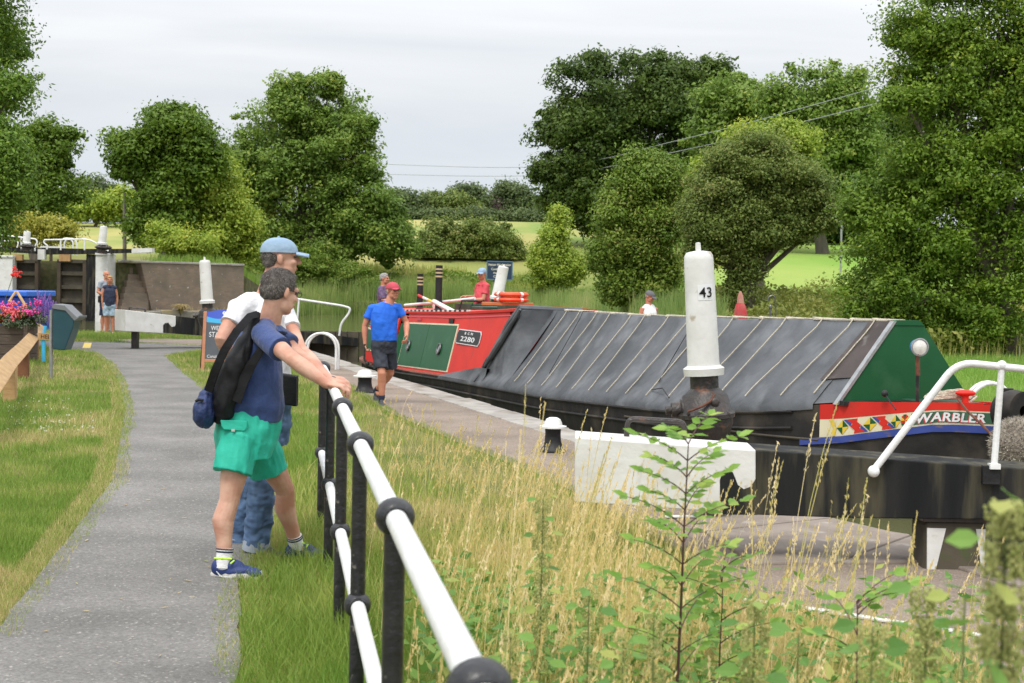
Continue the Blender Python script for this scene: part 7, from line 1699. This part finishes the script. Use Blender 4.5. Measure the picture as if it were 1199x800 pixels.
FB = [(-12.1, 72), (-12.9, 82), (-10.5, 88.2), (-3, 87.2), (1.6, 76.2), (3.7, 60), (4.0, 52), (4.3, 46), (3.3, 39)]
x, y = along(FB, 30000, (-2.6, .9), 31); zz = np.where(inpoly(x, y, WATER), WZ - .1, T(x, y)); zz = np.minimum(zz, .6)
blades('reeds', x, y, rng.uniform(.8, 1.75, len(x)) * (.7 + .5 * fbm(x, y, 3, 2)) * np.interp(y, [40, 60, 80], [.7, .85, 1.1]), rng.uniform(.012, .024, len(x)), LM['reed'], 32, .22, 3, z=zz, tintb=.05 + .85 * fbm(x, y, 1.6, 6))['kind'] = 'stuff'
def bulk(name, poly, n, size, m_, seed, h0, h1, clump=.35):
    rd = np.random.default_rng(seed); xs = [p[0] for p in poly]; ys = [p[1] for p in poly]; x = rd.uniform(min(xs), max(xs), n); y = rd.uniform(min(ys), max(ys), n); ok = inpoly(x, y, poly) & ~inpoly(x, y, WATER); x, y = x[ok], y[ok]; hm = h0 + (h1 - h0) * np.clip((fbm(x, y, 2.2, seed) - .3) * 2, 0, 1); z = T(x, y) + hm * np.sqrt(rd.random(len(x)))
    c = np.stack([x, y, z], 1); nr = rd.normal(size=(len(x), 3)); nr[:, 2] += .8; v, f = orient_quads(c, nr, size * rd.uniform(.6, 1.3, len(x)), rd.uniform(.35, .6, (len(x), 1)), rd)
    o = fast_mesh(name, v, f, 4, m_, np.clip(fbm(x, y, 1.6, seed + 2) * .7 + rd.random(len(x)) * .35, 0, 1)); o['kind'] = 'stuff'; return o
bulk('bank_undergrowth', [(-17, 78), (-13, 84), (-10, 89), (-3, 88), (2, 77), (4.5, 60), (7, 58), (8, 75), (3, 97), (-16, 97)], 70000, .14, LM['bramble'], 41, .15, .9)
bulk('scrub', [(3.5, 36), (5.5, 46), (6, 50), (12, 54), (30, 50), (30, 38), (14, 37), (6, 33)], 70000, .085, LM['hedge'], 42, .15, .85)
x, y = along([(-12, 95), (-4, 94), (3, 86), (7, 70)], 26000, (-6, 6), 43); ok = ~inpoly(x, y, WATER); x, y = x[ok], y[ok]
blades('meadow_grass', x, y, rng.uniform(.3, .8, len(x)), np.full(len(x), .022), LM['mid'], 44, .3, 2, tintb=.4 + .55 * fbm(x, y, 4, 2))['kind'] = 'stuff'
x, y = along([(5, 36), (12, 38), (20, 38), (30, 36)], 2600, (-2.5, 2.5), 45)
blades('bank_stems', x, y, rng.uniform(.3, .95, len(x)), np.full(len(x), .010), LM['dry'], 46, .2, 3, tintb=np.full(len(x), .3))['kind'] = 'stuff'
x = rng.uniform(4, 16, 60000); y = rng.uniform(13, 38, 60000); ok = ~inpoly(x, y, WATER) & (x > 10.3 - .32 * y); x, y = x[ok], y[ok]
blades('far_bank_grass', x, y, rng.uniform(.08, .25, len(x)), np.full(len(x), .010), leaf_mat('bright_grass', (.18, .33, .05), (.30, .42, .10), (.42, .40, .16)), 47, .5, 2, tintb=.2 + .5 * fbm(x, y, 2, 2))['kind'] = 'stuff'
x, y = along([(-17, 66), (-13, 69), (-8, 72)], 6000, (-1, 6), 48); ok = (y > 64) & ~inpoly(x, y, WATER); x, y = x[ok], y[ok]
blades('wall_top_grass', x, y, rng.uniform(.2, .6, len(x)), np.full(len(x), .02), LM['lawn'], 49, .4, 2, tintb=np.full(len(x), .3))['kind'] = 'stuff'
# straw growing out of the stone ledge
x, y = along([(-16.6, 62.2), (-11.2, 67.2)], 900, (-1.6, -.5), 50)
blades('ledge_straw', x, y, rng.uniform(.08, .3, len(x)), np.full(len(x), .014), LM['straw'], 51, .8, 2, z=np.full(len(x), .2))['kind'] = 'stuff'

# saplings, nettles: each plant a thing of its own
LM['sap'] = leaf_mat('sapling_leaves', (.17, .33, .05), (.30, .48, .09), (.44, .55, .13), trans=.45, rough=.4)
LM['nettle'] = leaf_mat('nettle_leaves', (.11, .24, .05), (.22, .38, .08), (.42, .44, .12), trans=.4, rough=.5)
def leaflet(c, d, up, L_, W_):
    d = d.normalized(); s = d.cross(up).normalized(); n = s.cross(d)
    a = [c, c + d * L_ * .28 + s * W_ * .42, c + d * L_ * .6 + s * W_ * .46, c + d * L_ - n * L_ * .12, c + d * L_ * .6 - s * W_ * .46, c + d * L_ * .28 - s * W_ * .42]
    m1 = c + d * L_ * .3 - n * W_ * .10; m2 = c + d * L_ * .62 - n * W_ * .12
    return [c, a[1], m1, a[5], a[2], m2, a[4], a[3]], [(0, 1, 2), (0, 2, 3), (1, 4, 5, 2), (2, 5, 6, 3), (4, 7, 5), (5, 7, 6)]
def sapling(label, stem_px, Y, nodes, L_, leafn, seed, grp=None, r0=.006, name='ash_sapling'):
    rd = random.Random(seed); pts = [P(x, y, Y + (0 if i else 0)) for i, (x, y) in enumerate(stem_px)]
    g0 = pts[0].copy(); g0.z = Tz(g0.x, g0.y); root = thing(name, label, 'sapling', g0, grp); pts = [g0] + [p for p in pts if p.z > g0.z + .05]
    k = MB(); k.tube(pts, [r0 * (1 - .75 * i / (len(pts) - 1)) for i in range(len(pts))], 8); lf = MB()
    for (fx, ang, ln) in nodes:
        i = min(int(fx * (len(pts) - 1)), len(pts) - 2); b = pts[i].lerp(pts[i + 1], fx * (len(pts) - 1) - i)
        d = V((math.cos(ang), math.sin(ang), .95)).normalized(); pp = [b]
        for j in range(6): d = (d + V((0, 0, -.10))).normalized(); pp.append(pp[-1] + d * ln / 6)
        k.tube(pp, [.0022, .002, .0018, .0016, .0014, .0012, .001], 5)
        for j in range(leafn):
            t = .25 + .75 * j / max(leafn - 1, 1); q = pp[min(int(t * 6), 5)].lerp(pp[min(int(t * 6) + 1, 6)], t * 6 % 1 if t < 1 else 1); ld = (pp[-1] - pp[0]).normalized(); sd_ = ld.cross(V((0, 0, 1))).normalized(); l2 = L_ * rd.uniform(.8, 1.1)
            for s_ in (1, -1):
                dd = (sd_ * s_ + ld * .55 + V((0, 0, rd.uniform(-.25, .15)))).normalized(); v, f = leaflet(q, dd, V((rd.gauss(0, .5), rd.gauss(-.55, .4), .8)), l2, l2 * .46); lf.add(v, f)
        v, f = leaflet(pp[-1], ld, V((0, -.6, .8)), L_, L_ * .46); lf.add(v, f)
    k.build('stem', MT['stem_brown'], root); o = lf.build('leaves', LM['sap'], root, smooth=False)
    at = o.data.attributes.new('tint', 'FLOAT', 'FACE'); at.data.foreach_set('value', np.repeat(rng.random(len(o.data.polygons) // 6 + 1), 6)[:len(o.data.polygons)].astype(np.float32))
    return root
rd = random.Random(3)
nd = []
for i, f in enumerate(np.linspace(.30, 1.0, 14)):
    for s_ in (0, 1): nd.append((float(f), (PI * s_ + rd.uniform(-.35, .35) + (PI / 2 if i % 2 else 0) * .5), .20 * (1 - .5 * f) + .04 + rd.uniform(-.03, .03)))
sapling('tall ash sapling standing in front of the white beam end', [(790, 900), (793, 800), (797, 720), (800, 640), (803, 580), (806, 520)], 4.2, nd, .050, 5, 1, r0=.0065)
nd = [(f, rd.uniform(0, 2 * PI), .17) for f in np.linspace(.5, 1.0, 7)]
sapling('smaller ash sapling to the right of the tall one', [(838, 900), (842, 780), (846, 700), (845, 668)], 4.4, nd, .050, 3, 2, r0=.004)
sapling('low leafy sapling rising beside the painted white line', [(1000, 900), (1003, 800), (1004, 715), (1003, 705)], 3.9, [(f, rd.uniform(0, 2 * PI), .16) for f in np.linspace(.6, 1.0, 7)], .05, 3, 3, r0=.004)
def nettle(label, px, pytop, Y, seed, r=.005, dens=1.0, leafs=.075, lean=(0, 0), flower=True):
    rd = random.Random(seed); top = P(px, pytop, Y); g0 = V((top.x - lean[0] * .5, top.y, Tz(top.x, top.y))); root = thing('nettle_plant', label, 'nettle', g0, 'nettles among the tall grass')
    H = top.z - g0.z; st = [g0, g0.lerp(top, .5) + V((lean[0] * .15, 0, 0)), top]; k = MB(); pts = [st[0].lerp(st[1], i / 4) for i in range(4)] + [st[1].lerp(st[2], i / 5) for i in range(6)]; k.tube(pts, [r * (1 - .6 * i / 9) for i in range(10)], 7); k.build('stem', MT['stem_green'], root)
    lf = MB(); fl = MB(); n = max(5, int(H / .065)); ang = rd.random() * 6
    for i in range(n):
        f = .25 + .75 * i / (n - 1); p = pts[0].lerp(pts[-1], f) if f < .5 else st[1].lerp(st[2], (f - .5) * 2); ang += PI / 2 + rd.uniform(-.3, .3)
        for s_ in (0, PI):
            d = V((math.cos(ang + s_), math.sin(ang + s_), .25)); q = p + d * .03; sz = leafs * (1.15 - .75 * abs(f - .45)) * rd.uniform(.75, 1.1)
            v, ff = leaflet(q, d + V((0, 0, -.35)), V((rd.gauss(0, .4), rd.gauss(-.4, .4), .9)), sz, sz * .66); lf.add(v, ff)
            if flower and f > .45:
                for j in range(int(3.4 * dens)):
                    a2 = ang + s_ + rd.uniform(-1.1, 1.1); e = p + V((math.cos(a2), math.sin(a2), 0)) * rd.uniform(.008, .028)
                    for u_ in range(8): fl.ell(e + V((rd.gauss(0, .0035), rd.gauss(0, .0035), -.0055 * u_)), .0026, .0026, .0034, n=5, m=3)
    o = lf.build('leaves', LM['nettle'], root, smooth=False); at = o.data.attributes.new('tint', 'FLOAT', 'FACE'); at.data.foreach_set('value', np.repeat(rng.random(len(o.data.polygons) // 6 + 1), 6)[:len(o.data.polygons)].astype(np.float32))
    if fl.v: fl.build('flower_strings', MT['nettle_flower'], root)
    return root
nettle('big blurred nettle hung with seed at the bottom right corner', 1180, 590, 1.75, 1, .0045, 5.5, .075, (.06, 0))
nettle('nettle laden with seed below the beam stump', 1086, 690, 2.5, 2, .004, 3.6, .07)
nettle('seeding nettle left of the low leafy sapling', 884, 705, 3.0, 3, .004, 2.8, .065)
nettle('nettle with a drooping leaf near the bottom edge right of centre', 1022, 735, 2.4, 4, .004, 1.6, .07)
nettle('dark seeding dock like nettle standing tall beside the railing gap', 636, 585, 4.2, 5, .004, 1.8, .05)
nettle('nettle directly below the tall sapling', 766, 720, 3.2, 6, .004, 1.4, .06)
nettle('short nettle between railing and tall sapling', 690, 690, 3.6, 7, .004, .9, .065)
nettle('leafy nettle at the bottom left of the weeds', 598, 742, 3.2, 8, .004, 1.0, .065)
nettle('nettle between the small sapling and the seeding nettle', 935, 742, 3.2, 9, .004, .8, .065)
nettle('pale nettle hugging the bottom edge by the tall sapling', 730, 745, 3.0, 10, .004, .8, .065)
nettle('leafy nettle at the bottom right beside the painted line', 1130, 700, 2.3, 11, .004, .8, .06)
# broad low weeds
x, y = screen_samples(1100, 480, 1250, 730, 1150, 61); ok = (rng.random(len(x)) < np.interp(599.5 + FPX * x / y, [780, 900], [.9, .28])) & inpoly(x, y, RIGHTG) & (x > .27 - .1625 * y + .25) & (y > 2.4) & (y < 6); x, y = x[ok], y[ok]
c = []; 
for a, b in zip(x, y):
    for j in range(16): c.append((a + rng.normal() * .07, b + rng.normal() * .07, .04 + .38 * rng.random()))
c = np.array(c); nr = rng.normal(size=c.shape) * .5; nr[:, 2] += 1; v, f = orient_quads(c, nr, rng.uniform(.018, .038, len(c)), rng.uniform(.45, .6, (len(c), 1)), rng)
o = fast_mesh('weeds', v, f, 4, LM['nettle'], rng.random(len(c))); o['kind'] = 'stuff'
# fallen scraps on the path
x = rng.uniform(-3, -1.1, 90); y = rng.uniform(5.6, 11, 90); ok = inpoly(x, y, PATH); x, y = x[ok], y[ok]; c = np.stack([x, y, T(x, y) + .019], 1); nr = np.tile([0, 0, 1.0], (len(x), 1)) + rng.normal(size=(len(x), 3)) * .05
v, f = orient_quads(c, nr, rng.uniform(.008, .03, len(x)), rng.uniform(.05, .3, (len(x), 1)), rng); o = fast_mesh('straw_litter', v, f, 4, LM['straw'], rng.random(len(x))); o['kind'] = 'stuff'
